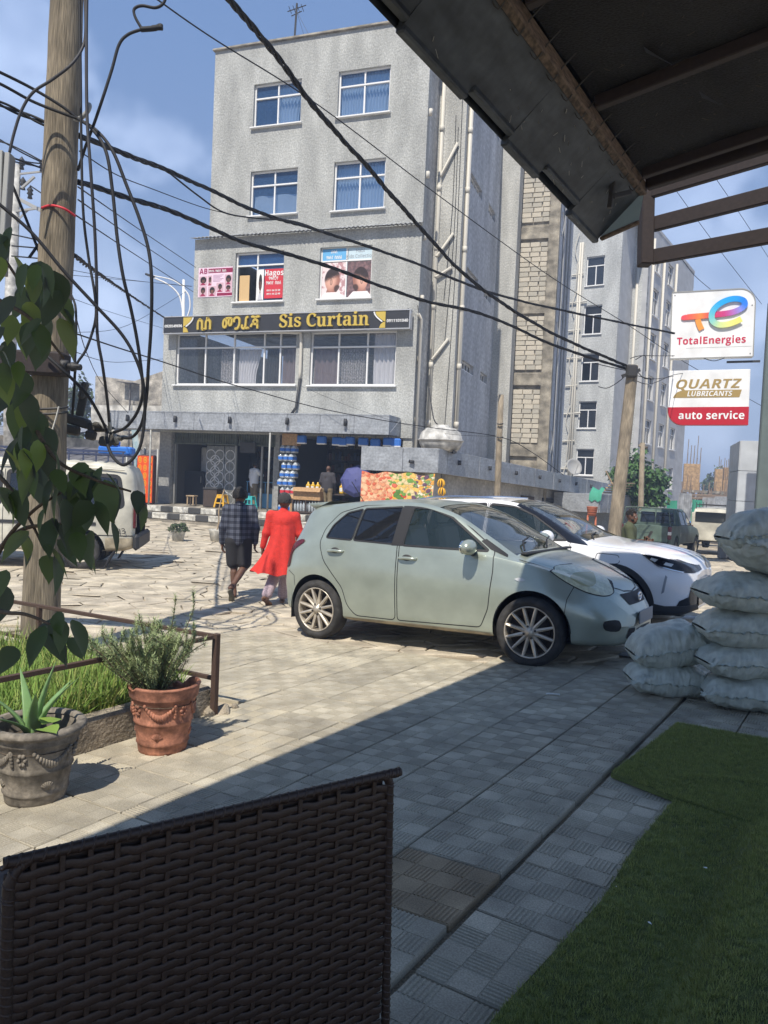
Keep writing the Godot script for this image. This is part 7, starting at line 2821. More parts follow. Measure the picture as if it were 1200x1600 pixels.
	for i in 6:
		m.quad(Vector3(i*0.025,0.03+0.02*(i % 2),0),Vector3(i*0.025,0.01,0.07),Vector3(i*0.025+0.025,0.012,0.075),Vector3(i*0.025+0.025,0.03+0.02*((i+1) % 2),0.0))
	tag(obj("yellow_wrapper",m,mats.stool_yellow,self,gsp(4.0,2.50,0.012),Basis(Vector3.UP,0.3)),"yellow food wrapper lying between the grey pot and the paper","litter")
	m=MB.new()
	m.sm(0)
	leaf_shape(m,Vector3.ZERO,Basis(Vector3.UP,2.4)*Basis(Vector3(1,0,0),-0.06),0.12,0.055)
	tag(obj("fallen_leaf",m,mats.leaf_lime,self,gsp(2.58,2.86,0.022)),"green fallen leaf on the paving behind the chair","leaf")
	m=MB.new()
	m.tube(spline([Vector3(-0.05,0.004,0),Vector3(-0.01,0.012,0.012),Vector3(0.02,0.004,-0.01),Vector3(0.06,0.006,0.006)],4),0.006,4)
	tag(obj("paper_scrap",m,mats.paper,self,on_ground(at(862,1100,6.2),0.01)),"tiny pale scrap lying on the shaded paving","litter")
func leaf_shape(m: MB,o: Vector3,b: Basis,l: float,w: float) -> void:
	var rib: Array=[]
	var lf: Array=[]
	var rt: Array=[]
	var ws:=[0.0,0.62,0.97,1.0,0.78,0.40,0.12,0.0]
	var us:=[0.0,0.10,0.25,0.42,0.62,0.80,0.91,1.0]
	for k in 8:
		var u: float=us[k]
		var y:=-0.16*l*u*u
		rib.append(o+b*Vector3(0,y,u*l))
		lf.append(o+b*Vector3(-ws[k]*w,y+0.22*ws[k]*w,u*l))
		rt.append(o+b*Vector3(ws[k]*w,y+0.22*ws[k]*w,u*l))
	for k in 7:
		m.quad(rib[k],lf[k],lf[k+1],rib[k+1])
		m.quad(rib[k],rib[k+1],rt[k+1],rt[k])
func build_ficus() -> void:
	var root:=at(-60,700,1.9)
	var t:=thing("leafy_branches","dark green drooping leafy branches hanging in from the left close by","plant",Vector3(root.x,0,root.z))
	var o:=t.position
	var r:=RandomNumberGenerator.new()
	r.seed=12
	var twigs:=[
		[[-80,430,1.9],[0,470,1.8],[50,500,1.75],[100,560,1.72]],
		[[-80,560,1.9],[10,590,1.8],[50,660,1.78],[90,720,1.75],[150,750,1.7],[205,768,1.72]],
		[[-60,1000,1.9],[0,860,1.8],[50,800,1.75],[95,770,1.7]],
		[[-40,900,1.85],[30,830,1.8],[90,820,1.75],[150,800,1.72]],
		[[-60,930,1.9],[0,955,1.8],[40,960,1.7],[78,975,1.66]],
		[[-50,380,2.0],[0,400,1.9],[30,440,1.85]],
		[[-60,700,1.9],[0,745,1.85],[40,800,1.8],[70,860,1.78]]]
	for tw in twigs:
		var pts: Array=[]
		for q in tw:
			pts.append(at(q[0],q[1],q[2]) - o)
		var m:=MB.new()
		m.sm(0)
		var f:=spline(pts,6)
		var rad: Array=[]
		for i in f.size():
			rad.append(lerpf(0.007,0.0022,float(i)/f.size()))
		m.tube(f,rad,6)
		obj("twig",m,mats.bark,t)
	var lm: Array=[]
	for k in 3:
		var m:=MB.new()
		m.sm(0)
		leaf_shape(m,Vector3.ZERO,Basis(),1.0,0.215+0.03*k)
		lm.append(m.done())
	var clumps:=[
		[8,400,14,28,10],[40,455,32,22,12],[85,470,22,25,7],[20,520,22,26,11],[60,530,24,24,7],[95,510,10,14,3],
		[15,600,18,26,11],[38,650,14,18,6],[30,705,30,26,14],[72,690,16,22,5],[50,745,30,18,12],[95,765,22,18,7],[128,765,12,22,6],[160,770,14,22,8],[145,800,12,20,5],
		[218,800,6,12,3],[20,780,18,18,6],[95,835,22,26,9],[75,875,18,18,6],[125,855,14,20,5],[40,855,10,16,4],[8,925,10,16,4],[92,985,22,18,9],[80,1010,20,20,5],[24,1035,8,10,2],[175,845,8,10,2],[110,800,24,14,5]]
	for c in clumps:
		for i in int(c[4]*0.72+0.5):
			var x: float=c[0]+r.randfn(0,1)*c[2]*0.62
			var y: float=c[1] - 26+r.randfn(0,1)*c[3]*0.62
			var d:=r.randf_range(1.62,1.95)
			var l:=r.randf_range(0.066,0.110)*d/1.8
			var yaw:=r.randf()*TAU
			var droop:=r.randf_range(0.75,1.35)
			var b:=Basis(Vector3.UP,yaw)*Basis(Vector3(1,0,0),droop)*Basis(Vector3(0,0,1),r.randf_range(-0.9,0.9))
			obj("leaf",lm[r.randi() % 3],[mats.leaf_dark,mats.leaf_dark,mats.leaf_deep,mats.leaf_mid,mats.leaf_bright][r.randi() % 5],t,at(x,y,d) - o,b.scaled(Vector3.ONE*l))
func build_pole() -> void:
	var base:=on_ground(at(66,1030,7.6))
	var t:=thing("utility_pole","weathered wooden utility pole with a dark crossarm behind the leafy branches","utility pole",base)
	var m:=MB.new()
	m.sm(0)
	var pts: Array=[]
	var rad: Array=[]
	for q in [[62,1045,29],[64,960,29],[72,780,29],[77,620,29],[84,480,28],[91,330,27],[97,180,26],[103,40,24.5],[106,-60,24]]:
		pts.append(at(q[0],q[1],7.6) - base)
		rad.append(q[2]/1200.0*7.6)
	pts[0].y=minf(pts[0].y,-0.1)
	var fine:=spline(pts,5)
	var fr2: Array=[]
	for i in fine.size():
		fr2.append(lerpf(rad[0],rad[rad.size() - 1],float(i)/(fine.size() - 1))*(1.0+0.015*sin(i*1.7)))
	m.tube(fine,fr2,22)
	obj("pole_shaft",m,mats.pole_wood,t)
	var rel:=func(x: float,y: float,d: float) -> Vector3: return at(x,y,d) - base
	m=MB.new()
	m.bar(rel.call(-160,556,7.5),rel.call(104,570,7.36),0.20,0.22,0.02)
	obj("crossarm",m,mats.rail_brown,t)
	m=MB.new()
	m.sm(0)
	m.tube([rel.call(96,570,7.25),rel.call(106,571,7.25)],0.05,10)
	m.tube([rel.call(104,572,7.25),rel.call(126,574,7.22)],0.03,10)
	m.tube([rel.call(112,573,7.25),rel.call(118,573.5,7.25)],0.045,10)
	obj("insulator",m,mats.dark_metal,t)
	for y in [636,644]:
		m=MB.new()
		m.tube(spline([rel.call(48,y,7.5),rel.call(60,y+3,7.40),rel.call(90,y+2,7.38),rel.call(106,y,7.5)],4),0.012,5)
		obj("binding_wire",m,mats.dark_metal,t)
	m=MB.new()
	m.sm(0)
	m.tube(spline([rel.call(65,325,7.46),rel.call(80,321,7.42),rel.call(100,326,7.41),rel.call(118,338,7.5)],5),0.012,5)
	obj("red_cord",m,mats.sign_red,t)
	m=MB.new()
	m.sm(0)
	m.tube(spline([rel.call(117,186,7.42),rel.call(124,186,7.36),rel.call(136,175,7.34),rel.call(140,165,7.34),rel.call(137,163,7.36)],5),0.022,8)
	obj("cable_hook",m,mats.alu_dull,t)
	m=MB.new()
	for q in [[92,655,7.3],[82,690,7.3]]:
		m.tube(spline([rel.call(q[0],q[1] - 20,q[2]),rel.call(q[0] - 5,q[1],q[2]),rel.call(q[0] - 12,q[1]+22,q[2])],4),0.007,4)
	obj("tie_wire",m,mats.pvc,t)
	var cl:=thing("cable_clamps","dark cluster of cable clamps hanging to the right of the wooden pole","cable clamp",at(150,680,8.0))
	m=MB.new()
	var co:=cl.position
	m.bar(at(102,652,8.0) - co,at(140,664,8.0) - co,0.12,0.10,0.02)
	m.bar(at(138,668,8.0) - co,at(166,668,8.0) - co,0.09,0.09,0.02)
	for q in [[112,672,0.16,0.10],[142,680,0.10,0.10],[165,690,0.12,0.10],[178,687,0.1,0.12],[152,664,0.08,0.06],[186,684,0.09,0.05],[172,672,0.08,0.08],[130,610,0.06,0.18]]:
		m.box(at(q[0],q[1],7.95) - co,Vector3(q[2],q[3],0.1),0.02,Basis(Vector3(0,0,1),-0.3+q[2]))
	m.bar(at(132,612,8.0) - co,at(124,650,8.0) - co,0.05,0.08,0.01)
	obj("clamp_bodies",m,mats.clamp_dark,cl)
	m=MB.new()
	m.sm(0)
	for q in [[170,645,172,672],[176,672,184,692],[156,660,172,676],[184,684,200,682]]:
		m.tube([at(q[0],q[1],7.9) - co,at(q[2],q[3],7.9) - co],0.02,6)
	obj("clamp_bolts",m,mats.alu_dull,cl)
func wire(label: String,runs: Array,rad: float,m: Material,group:="",called:="overhead_cable") -> void:
	var a: Vector3=at(runs[0][0][0],runs[0][0][1],runs[0][0][2])
	var mb:=MB.new()
	mb.sm(0)
	for run in runs:
		var pts: Array=[]
		for q in run:
			pts.append(at(q[0],q[1],q[2]) - a)
		mb.tube(spline(pts,8),rad,6)
	tag(obj(called,mb,m,self,a),label,"cable",group)
func twisted(label: String,run: Array,rad: float,strands: int,pitch: float,m: Material) -> void:
	var a: Vector3=at(run[0][0],run[0][1],run[0][2])
	var pts: Array=[]
	for q in run:
		pts.append(at(q[0],q[1],q[2]) - a)
	var f:=spline(pts,26)
	var mb:=MB.new()
	mb.sm(0)
	for s in strands:
		var one: Array=[]
		for i in f.size():
			var d: Vector3=(f[mini(i+1,f.size() - 1)] - f[maxi(i - 1,0)]).normalized()
			var x:=d.cross(Vector3.UP).normalized()
			var y:=d.cross(x)
			var l: float=f[i].length()
			var ph:=l*TAU/pitch+TAU*s/strands
			var rr:=rad*(0.9+0.9*absf(sin(l*0.9+s)))
			one.append(f[i]+x*cos(ph)*rr+y*sin(ph)*rr)
		mb.tube(one,rad,5)
	tag(obj("cable_bundle",mb,m,self,a),label,"cable")
func build_wires() -> void:
	var k: Material=mats.wire
	twisted("thick twisted cable bundle falling steeply from the top centre towards the far pole",[[330,-40,6.6],[358,0,7.0],[420,72,8.0],[500,178,9.3],[570,256,10.5],[640,337,12.0],[740,441,14.0],[860,519,16.2],[985,574,18.0]],0.014,4,0.9,k)
	twisted("twisted cable bundle from the wooden pole across the facade to the sign, upper of two",[[124,212,7.7],[185,237,8.6],[260,266,10],[335,300,11.5],[410,334,13],[510,364,15],[640,408,17],[760,455,19],[870,483,20.5],[1054,521,22.5]],0.013,4,1.1,k)
	twisted("twisted cable bundle from the wooden pole to the far pole, lower of two",[[122,284,7.7],[180,303,8.6],[280,335,10],[380,378,11.6],[500,412,13],[650,466,14.7],[760,493,15.7],[870,541,16.9],[984,578,18.0]],0.013,4,1.0,k)
	wire("thin cable leaving the upper bundle and dipping across the left windows",[[[262,268,10],[310,306,10.8],[350,332,11.4],[400,341,12.2],[460,346,13],[505,362,14.8]]],0.012,k)
	wire("thin single cable from the pole joining the dipping cable at the windows",[[[124,236,7.7],[180,272,8.6],[240,296,10],[320,325,11.4],[385,340,12.2]]],0.006,k)
	wire("long thin straight cable from the top left down to behind the fuel sign",[[[225,-16,8],[330,58,9.5],[500,166,12],[690,309,15],[860,432,18.5],[980,507,21.5],[1070,566,24.5],[1200,640,28]]],0.009,k)
	wire("thin cable crossing low over the awning to the short pole",[[[109,518,9],[180,542,10.5],[259,567,12.5],[340,594,14.5],[400,611,16],[500,638,17.5],[600,657,19],[680,669,20],[782,683,21],[830,706,22],[880,742,24]]],0.010,k)
	wire("fine cable falling from the big windows to the short pole",[[[470,603,25],[560,640,24],[680,675,22.5],[782,682,21.2]]],0.005,k)
	var i:=0
	for q in [[122,292,306,418],[122,312,306,438],[118,336,302,456]]:
		wire("thin line slanting down right across the cloud, %s of three" % ["upper","middle","lower"][i],[[[q[0],q[1],9],[(q[0]+q[2])/2,(q[1]+q[3])/2+1,16],[q[2],q[3],25]]],0.009,k)
		i+=1
	twisted("twisted service cable from the pole to the shop sign's left end",[[116,400,7.8],[160,432,11],[200,459,15],[256,496,24.5]],0.012,3,1.0,k)
	wire("faint thin lines far behind, running level left of the shop sign",[[[112,422,20],[200,437,26],[300,448,34]],[[112,430,20],[300,447,34]],[[110,465,20],[180,490,28],[262,515,36]],[[112,548,14],[180,566,22],[262,560,30]],[[112,520,20],[200,508,28],[290,456,36]],[[120,500,12],[135,550,14],[160,600,18],[200,645,22]]],0.008,k)
	wire("thick cable from the left edge to the pole hook, upper of two",[[[-60,86,6.8],[0,113,7.0],[50,138,7.2],[95,165,7.3],[120,184,7.35]]],0.014,k)
	wire("thick cable from the left edge to the pole hook, lower of two",[[[-60,106,6.8],[0,131,7.0],[50,158,7.2],[95,176,7.3],[120,185,7.35]]],0.014,k)
	twisted("twisted bundle from the left edge to behind the pole",[[-60,138,7.4],[0,163,7.6],[40,180,7.75],[72,193,7.8],[124,212,7.9]],0.013,3,0.8,k)
	wire("short dark cables from the left edge passing behind the pole",[[[-40,230,9],[0,240,9.4],[66,263,10]],[[-40,216,12],[10,224,12],[66,252,12]]],0.012,k)
	wire("thick spliced cable end curling up right of the pole",[[[262,-16,7.2],[256,4,7.2],[243,12,7.2],[222,9,7.2],[210,14,7.2],[211,26,7.2],[221,44,7.2]],[[221,46,7.2],[200,54,7.2],[186,70,7.2],[175,108,7.2],[160,155,7.2],[146,196,7.3],[134,228,7.4],[122,266,7.6]]],0.014,k)
	wire("frayed cable splice sticking out right of the pole top",[[[220,46,7.2],[235,45,7.2],[244,44,7.2]],[[244,44,7.2],[250,41,7.2],[253,42,7.2]],[[238,44,7.2],[248,43,7.2],[254,43.5,7.2]]],0.024,k,"","cable_splice")
	wire("grey cable looping left across the pole",[[[132,-20,7.1],[134,40,7.1],[130,72,7.1],[112,100,7.0],[82,124,7.0],[52,144,7.0],[34,172,7.0],[22,208,7.0],[15,238,7.0]]],0.014,mats.wire_grey)
	wire("hanging loop of cable right of the pole, inner of two",[[[120,184,7.35],[146,204,7.3],[166,238,7.2],[176,300,7.2],[183,370,7.2],[192,430,7.2],[204,480,7.3],[214,530,7.4],[221,580,7.5],[223,615,7.6],[214,645,7.7],[196,668,7.8],[176,676,7.9]]],0.016,k)
	wire("hanging loop of cable right of the pole, outer of two",[[[120,185,7.35],[150,203,7.3],[176,236,7.2],[198,290,7.2],[218,342,7.2],[232,390,7.2],[237,440,7.2],[236,510,7.3],[232,570,7.4],[229,620,7.5],[222,660,7.7],[208,682,7.8],[190,684,7.9]]],0.016,k)
	wire("long cable running down beside the pole to the clamps",[[[136,-20,7.1],[135,60,7.1],[136,180,7.1],[142,270,7.1],[148,360,7.2],[151,440,7.3],[152,520,7.4],[160,570,7.5],[167,620,7.7],[171,660,7.9]]],0.015,mats.wire_grey)
	wire("cable hanging close against the right side of the pole",[[[124,-20,7.2],[126,120,7.2],[127,220,7.2],[130,330,7.2],[138,400,7.3],[148,460,7.3],[149,500,7.4],[135,545,7.4],[119,572,7.4],[116,610,7.6],[113,648,7.8]]],0.014,k)
	wire("thin cable bowing out beside the pole shaft",[[[112,462,7.5],[118,480,7.4],[119,520,7.4],[117,570,7.4]]],0.012,k)
	wire("thick cable sweeping diagonally over the pole into the lowest loop",[[[-30,296,6.8],[0,320,6.9],[50,364,7.0],[100,424,7.1],[150,478,7.2],[190,522,7.3],[212,560,7.35],[224,600,7.4],[226,650,7.5],[218,700,7.5],[196,726,7.5],[178,716,7.6],[168,694,7.7],[166,672,7.8]]],0.016,k)
	wire("dark cable from the leaves to the clamps, below the crossarm",[[[68,551,7.2],[100,580,7.2],[134,614,7.4],[154,646,7.6],[168,676,7.8]]],0.016,k)
	wire("short cable crossing behind the grey bracket at the left",[[[14,276,7.4],[36,330,7.5],[62,396,7.6]],[[60,382,7.6],[46,402,7.5]]],0.014,k)
	var sky_runs:=[[[1040,275,30],[1120,385,34],[1190,475,38]],[[1100,252,30],[1160,340,34],[1225,440,38]],[[1062,400,30],[1085,430,32],[1110,452,34]]]
	for j in 3:
		wire("thin line across the sky behind the pergola rails, %s of three" % ["middle","rightmost","leftmost and shortest"][j],[sky_runs[j]],0.012,k,"thin lines across the sky behind the pergola")
	wire("thin sagging lines between the far pole and the fuel sign",[[[985,584,18],[1020,592,20],[1052,588,23.0]],[[985,590,18],[1015,600,19],[1056,585,22.6],[1110,580,23.5]],[[985,560,18],[1000,556,18],[1030,556,20],[1054,556,22.8]],[[930,568,17.2],[960,575,17.8],[985,580,18]]],0.009,k)
	wire("loose loops of thin cable round the far pole's head",[[[985,576,18],[972,592,18],[950,606,18],[935,604,18]],[[988,570,18],[1005,590,18],[1022,592,18]],[[993,562,18],[1008,556,18.2],[1009,580,18]]],0.010,k)
func build_far_poles() -> void:
	var t:=thing("utility_pole","leaning wooden pole behind the white SUV with cables at its head","utility pole",on_ground(at(958,862,18.0)))
	var m:=MB.new()
	m.sm(0)
	var o:=t.position
	m.tube(spline([Vector3(0,-0.2,0),at(960,835,18) - o,at(975,700,18) - o,at(989,571,18) - o],5),[0.17,0.17,0.165,0.165,0.16,0.16,0.155,0.15,0.15,0.145,0.14,0.14,0.135,0.13,0.13,0.12],14)
	obj("pole_shaft",m,mats.pole_pale,t)
	m=MB.new()
	m.bar(at(972,588,17.9) - o,at(1000,578,17.9) - o,0.06,0.08)
	m.box(at(987,580,17.85) - o,Vector3(0.26,0.3,0.14),0.04)
	obj("pole_fitting",m,mats.dark_metal,t)
	t=thing("utility_pole","short thin wooden pole standing before the annexe","utility pole",on_ground(at(777,800,20.8)))
	o=t.position
	m=MB.new()
	m.sm(0)
	m.tube([Vector3(0,-0.2,0),at(777,780,20.8) - o,at(780,690,20.8) - o,at(783,617,20.8) - o],[0.09,0.09,0.085,0.075],10)
	obj("pole_shaft",m,mats.pole_pale,t)
	m=MB.new()
	for y in [662,683]:
		m.tube(spline([at(777,y,20.7) - o,at(781,y+1,20.66) - o,at(786,y,20.7) - o],4),0.02,5)
	obj("pole_fitting",m,mats.dark_metal,t)
	t=thing("utility_pole","pale slim pole in front of the leafy street tree","utility pole",on_ground(at(1001,860,34.0)))
	o=t.position
	m=MB.new()
	m.sm(0)
	m.tube([Vector3(0,-0.2,0),at(1001,805,34) - o,at(1004,692,34) - o],[0.13,0.13,0.11],8)
	m.bar(at(998,696,34) - o,at(1012,700,34) - o,0.1,0.1)
	obj("pole_shaft",m,mats.pole_pale,t)
	t=thing("concrete_pole","pale concrete line pole with steel crossarms and insulators at the far left","utility pole",on_ground(at(16,800,24.0)))
	o=t.position
	m=MB.new()
	m.sm(0)
	m.tube([Vector3.ZERO,at(16,500,24) - o,at(24,258,24) - o],[0.2,0.19,0.16],12)
	obj("pole_shaft",m,mats.tank_grey,t)
	m=MB.new()
	m.bar(at(-30,280,24) - o,at(66,330,24.0) - o,0.1,0.1)
	m.bar(at(24,330,23.9) - o,at(62,325,24.0) - o,0.06,0.06)
	m.bar(at(30,272,23.9) - o,at(66,268,24.0) - o,0.05,0.05)
	m.bar(at(26,345,23.9) - o,at(44,328,24.0) - o,0.05,0.05)
	m.bar(at(34,294,23.9) - o,at(54,276,23.9) - o,0.08,0.06)
	obj("crossarm",m,mats.pipe_grey,t)
	for q in [[34,254],[66,258],[47,300],[36,286]]:
		m=MB.new()
		m.sm(0)
		m.lathe(at(q[0],q[1],24) - o,[Vector2(0,-0.2),Vector2(0.08,-0.2),Vector2(0.05,-0.1),Vector2(0.1,-0.06),Vector2(0.06,0.0),Vector2(0.1,0.06),Vector2(0.04,0.14),Vector2(0,0.2)],10)
		obj("insulator",m,mats.dark_metal,t)
	wire("dark power lines between the concrete pole's arms and the wooden pole",[[[-30,226,22],[30,250,23],[68,256,24]],[[-30,240,22],[20,252,23],[68,262,24]],[[-20,206,22],[30,236,23],[66,254,24]],[[47,290,23],[68,304,23]],[[18,366,23],[64,376,23]],[[18,384,23],[64,388,23]],[[18,400,23],[64,404,23]]],0.022,mats.wire)
	t=thing("steel_bracket","grey steel channel bracket hanging at the left edge of the view","bracket",at(8,420,7.2))
	o=t.position
	m=MB.new()
	m.bar(at(4,238,7.2) - o,at(-2,430,7.2) - o,0.05,0.10,0.006,Vector3(0,0,1))
	m.bar(at(16,242,7.2) - o,at(4,430,7.2) - o,0.05,0.12,0.006,Vector3(0,0,1))
	obj("channel",m,mats.alu_dull,t)
	m=MB.new()
	m.bar(at(8,262,7.24) - o,at(2,425,7.24) - o,0.04,0.05,0.004,Vector3(0,0,1))
	obj("channel_web",m,mats.dark_metal,t)
	t=thing("street_lamp","white double armed street lamp behind the left end of the shop sign","street lamp",on_ground(at(287,760,38.0)))
	o=t.position
	m=MB.new()
	m.sm(0)
	m.tube([Vector3.ZERO,at(286,560,38) - o,at(287,437,38) - o],[0.11,0.09,0.06],8)
	m.tube(spline([at(286,490,38) - o,at(280,462,38) - o,at(262,444,38) - o,at(232,431,38) - o],6),0.04,6)
	m.tube(spline([at(286,448,38) - o,at(268,437,38) - o,at(240,431,38) - o],6),0.03,6)
	m.tube(spline([at(286,450,38) - o,at(295,462,38) - o,at(297,480,38) - o,at(292,498,38) - o],6),0.04,6)
	obj("lamp_post",m,mats.frame_white,t)
	m=MB.new()
	m.bar(at(227,428,38) - o,at(242,433,38) - o,0.16,0.1,0.03)
	obj("lamp_head",m,mats.dark_metal,t)
func sack(label: String,pos: Vector3,b: Basis,size: Vector3,sd: int,m: Material) -> void:
	var t:=thing("filled_sack",label,"sack",pos,0.0,"pale green sacks piled at the right")
	t.basis=b
	var mb:=MB.new()
	mb.sm(0)
	var n:=FastNoiseLite.new()
	n.seed=sd
	n.frequency=2.6
	var f2:=FastNoiseLite.new()
	f2.seed=sd+50
	f2.frequency=1.0
	var nu:=72
	var nv:=44
	var at_:=func(i: int,j: int) -> Vector3:
		var a:=TAU*j/nv
		var u:=2.0*i/nu - 1.0
		var ends:=pow(maxf(0.0,1.0 - pow(absf(u),2.6)),0.55)
		var c:=cos(a)
		var s:=sin(a)
		var z:=signf(c)*pow(absf(c),0.72)*size.z*0.5*(0.74+0.26*ends)
		var y:=signf(s)*pow(absf(s),0.95)*size.y*0.5*(0.05+0.95*ends)
		var x:=u*size.x*0.5
		var p:=Vector3(x,y,z)
		var cre:=f2.get_noise_2d(z*26.0+signf(s)*7.0,u*1.2)*(0.004+0.030*pow(absf(u),2.0))
		cre+=f2.get_noise_2d(x*30.0,40.0+s*1.5)*0.014*pow(absf(c),2.0)
		var dent:=n.get_noise_3d(x*1.1,y*1.0,z*1.1)*0.05
		p+=Vector3(0,signf(y) if absf(y)>0.01 else 0.0,0)*(cre+dent*ends)
		p.z+=cre*0.9*signf(c)
		p.y=maxf(p.y,-size.y*0.42+0.012*n.get_noise_2d(x*3,z*3))
		p.y+=size.y*0.42 - 0.05*size.y*pow(absf(u),3.0)
		return p
	for i in nu:
		for j in nv:
			mb.quad(at_.call(i,j),at_.call(i+1,j),at_.call(i+1,j+1),at_.call(i,j+1))
	obj("sack_body",mb,m,t)
	var s:=MB.new()
	s.sm(0)
	var pts: Array=[]
	for k in 37:
		var u:=2.0*k/36.0 - 1.0
		pts.append(Vector3(u*size.x*0.49,size.y*(0.42 - 0.05*pow(absf(u),3.0))+0.006*sin(k*1.9+sd)+0.008*sin(k*0.6),size.z*0.5*(0.74+0.26*pow(maxf(0.0,1.0 - pow(absf(u),2.6)),0.55)) - 0.004))
	for k in 36:
		var w:=Vector3(0,0.004+0.009*sin(k*2.3),0.024)
		var w2:=Vector3(0,0.004+0.009*sin(k*2.3+2.3),0.024)
		s.quad(pts[k],pts[k+1],pts[k+1]+w2,pts[k]+w)
		s.quad(pts[k] - Vector3(0,0.006,0.01),pts[k+1] - Vector3(0,0.006,0.01),pts[k+1],pts[k])
	obj("sewn_seam",s,mats.sack_thread,t)
	var e:=MB.new()
	for sx in [-1.0,1.0]:
		var c:=Vector3(size.x*0.49*sx,size.y*0.39,size.z*0.42)
		for k in 7:
			var d:=Vector3(sx,-0.3+0.14*k,0.5 - 0.1*k).normalized()*(0.035+0.01*(k % 3))
			e.tube([c,c+d*0.6+Vector3(0,0.004,0),c+d],0.0035,4)
	obj("frayed_corner",e,mats.sack_thread,t)
func build_sacks() -> void:
	var b:=Basis(Vector3.UP,-0.12)
	var m: Material=mats.sack
	sack("pale green sack lying on the paving, lower of the left pair",at(1058,1092,6.12)*Vector3(1,0,1)+Vector3(0,0.0,-0.22),Basis(Vector3.UP,-0.05),Vector3(0.64,0.27,0.52),1,m)
	sack("plump pale green sack tilted on another, upper of the left pair",at(1066,1038,6.15)*Vector3(1,0,1)+Vector3(0,0.22,-0.24),Basis(Vector3.UP,-0.04)*Basis(Vector3(0,0,1),0.20),Vector3(0.62,0.37,0.54),2,m)
	var x0:=at(1192,1100,5.75)*Vector3(1,0,1)+Vector3(0,0,-0.26)
	sack("pale green sack at the foot of the right hand pile",x0+Vector3(0.05,0.0,0.04),Basis(Vector3.UP,-0.22),Vector3(0.80,0.29,0.52),3,m)
	sack("pale green sack second from the foot of the right hand pile",x0+Vector3(0.02,0.25,0.0),Basis(Vector3.UP,0.04),Vector3(0.80,0.27,0.52),4,m)
	sack("pale green sack third from the foot of the right hand pile",x0+Vector3(0.02,0.48,-0.02),Basis(Vector3.UP,-0.06),Vector3(0.80,0.31,0.52),5,m)
	sack("pale green sack fourth from the foot of the right hand pile",x0+Vector3(0.0,0.745,-0.02),Basis(Vector3.UP,0.02)*Basis(Vector3(0,0,1),-0.05),Vector3(0.82,0.30,0.54),6,m)
	sack("crumpled green sack sagging forward under the topmost one at the right",x0+Vector3(0.13,1.02,0.0),Basis(Vector3.UP,0.1)*Basis(Vector3(0,0,1),-0.34),Vector3(0.80,0.36,0.56),7,m)
	sack("smooth green sack on top of the right hand pile",x0+Vector3(0.14,1.23,-0.02),Basis(Vector3.UP,-0.05)*Basis(Vector3(0,0,1),0.16),Vector3(0.74,0.36,0.54),8,m)
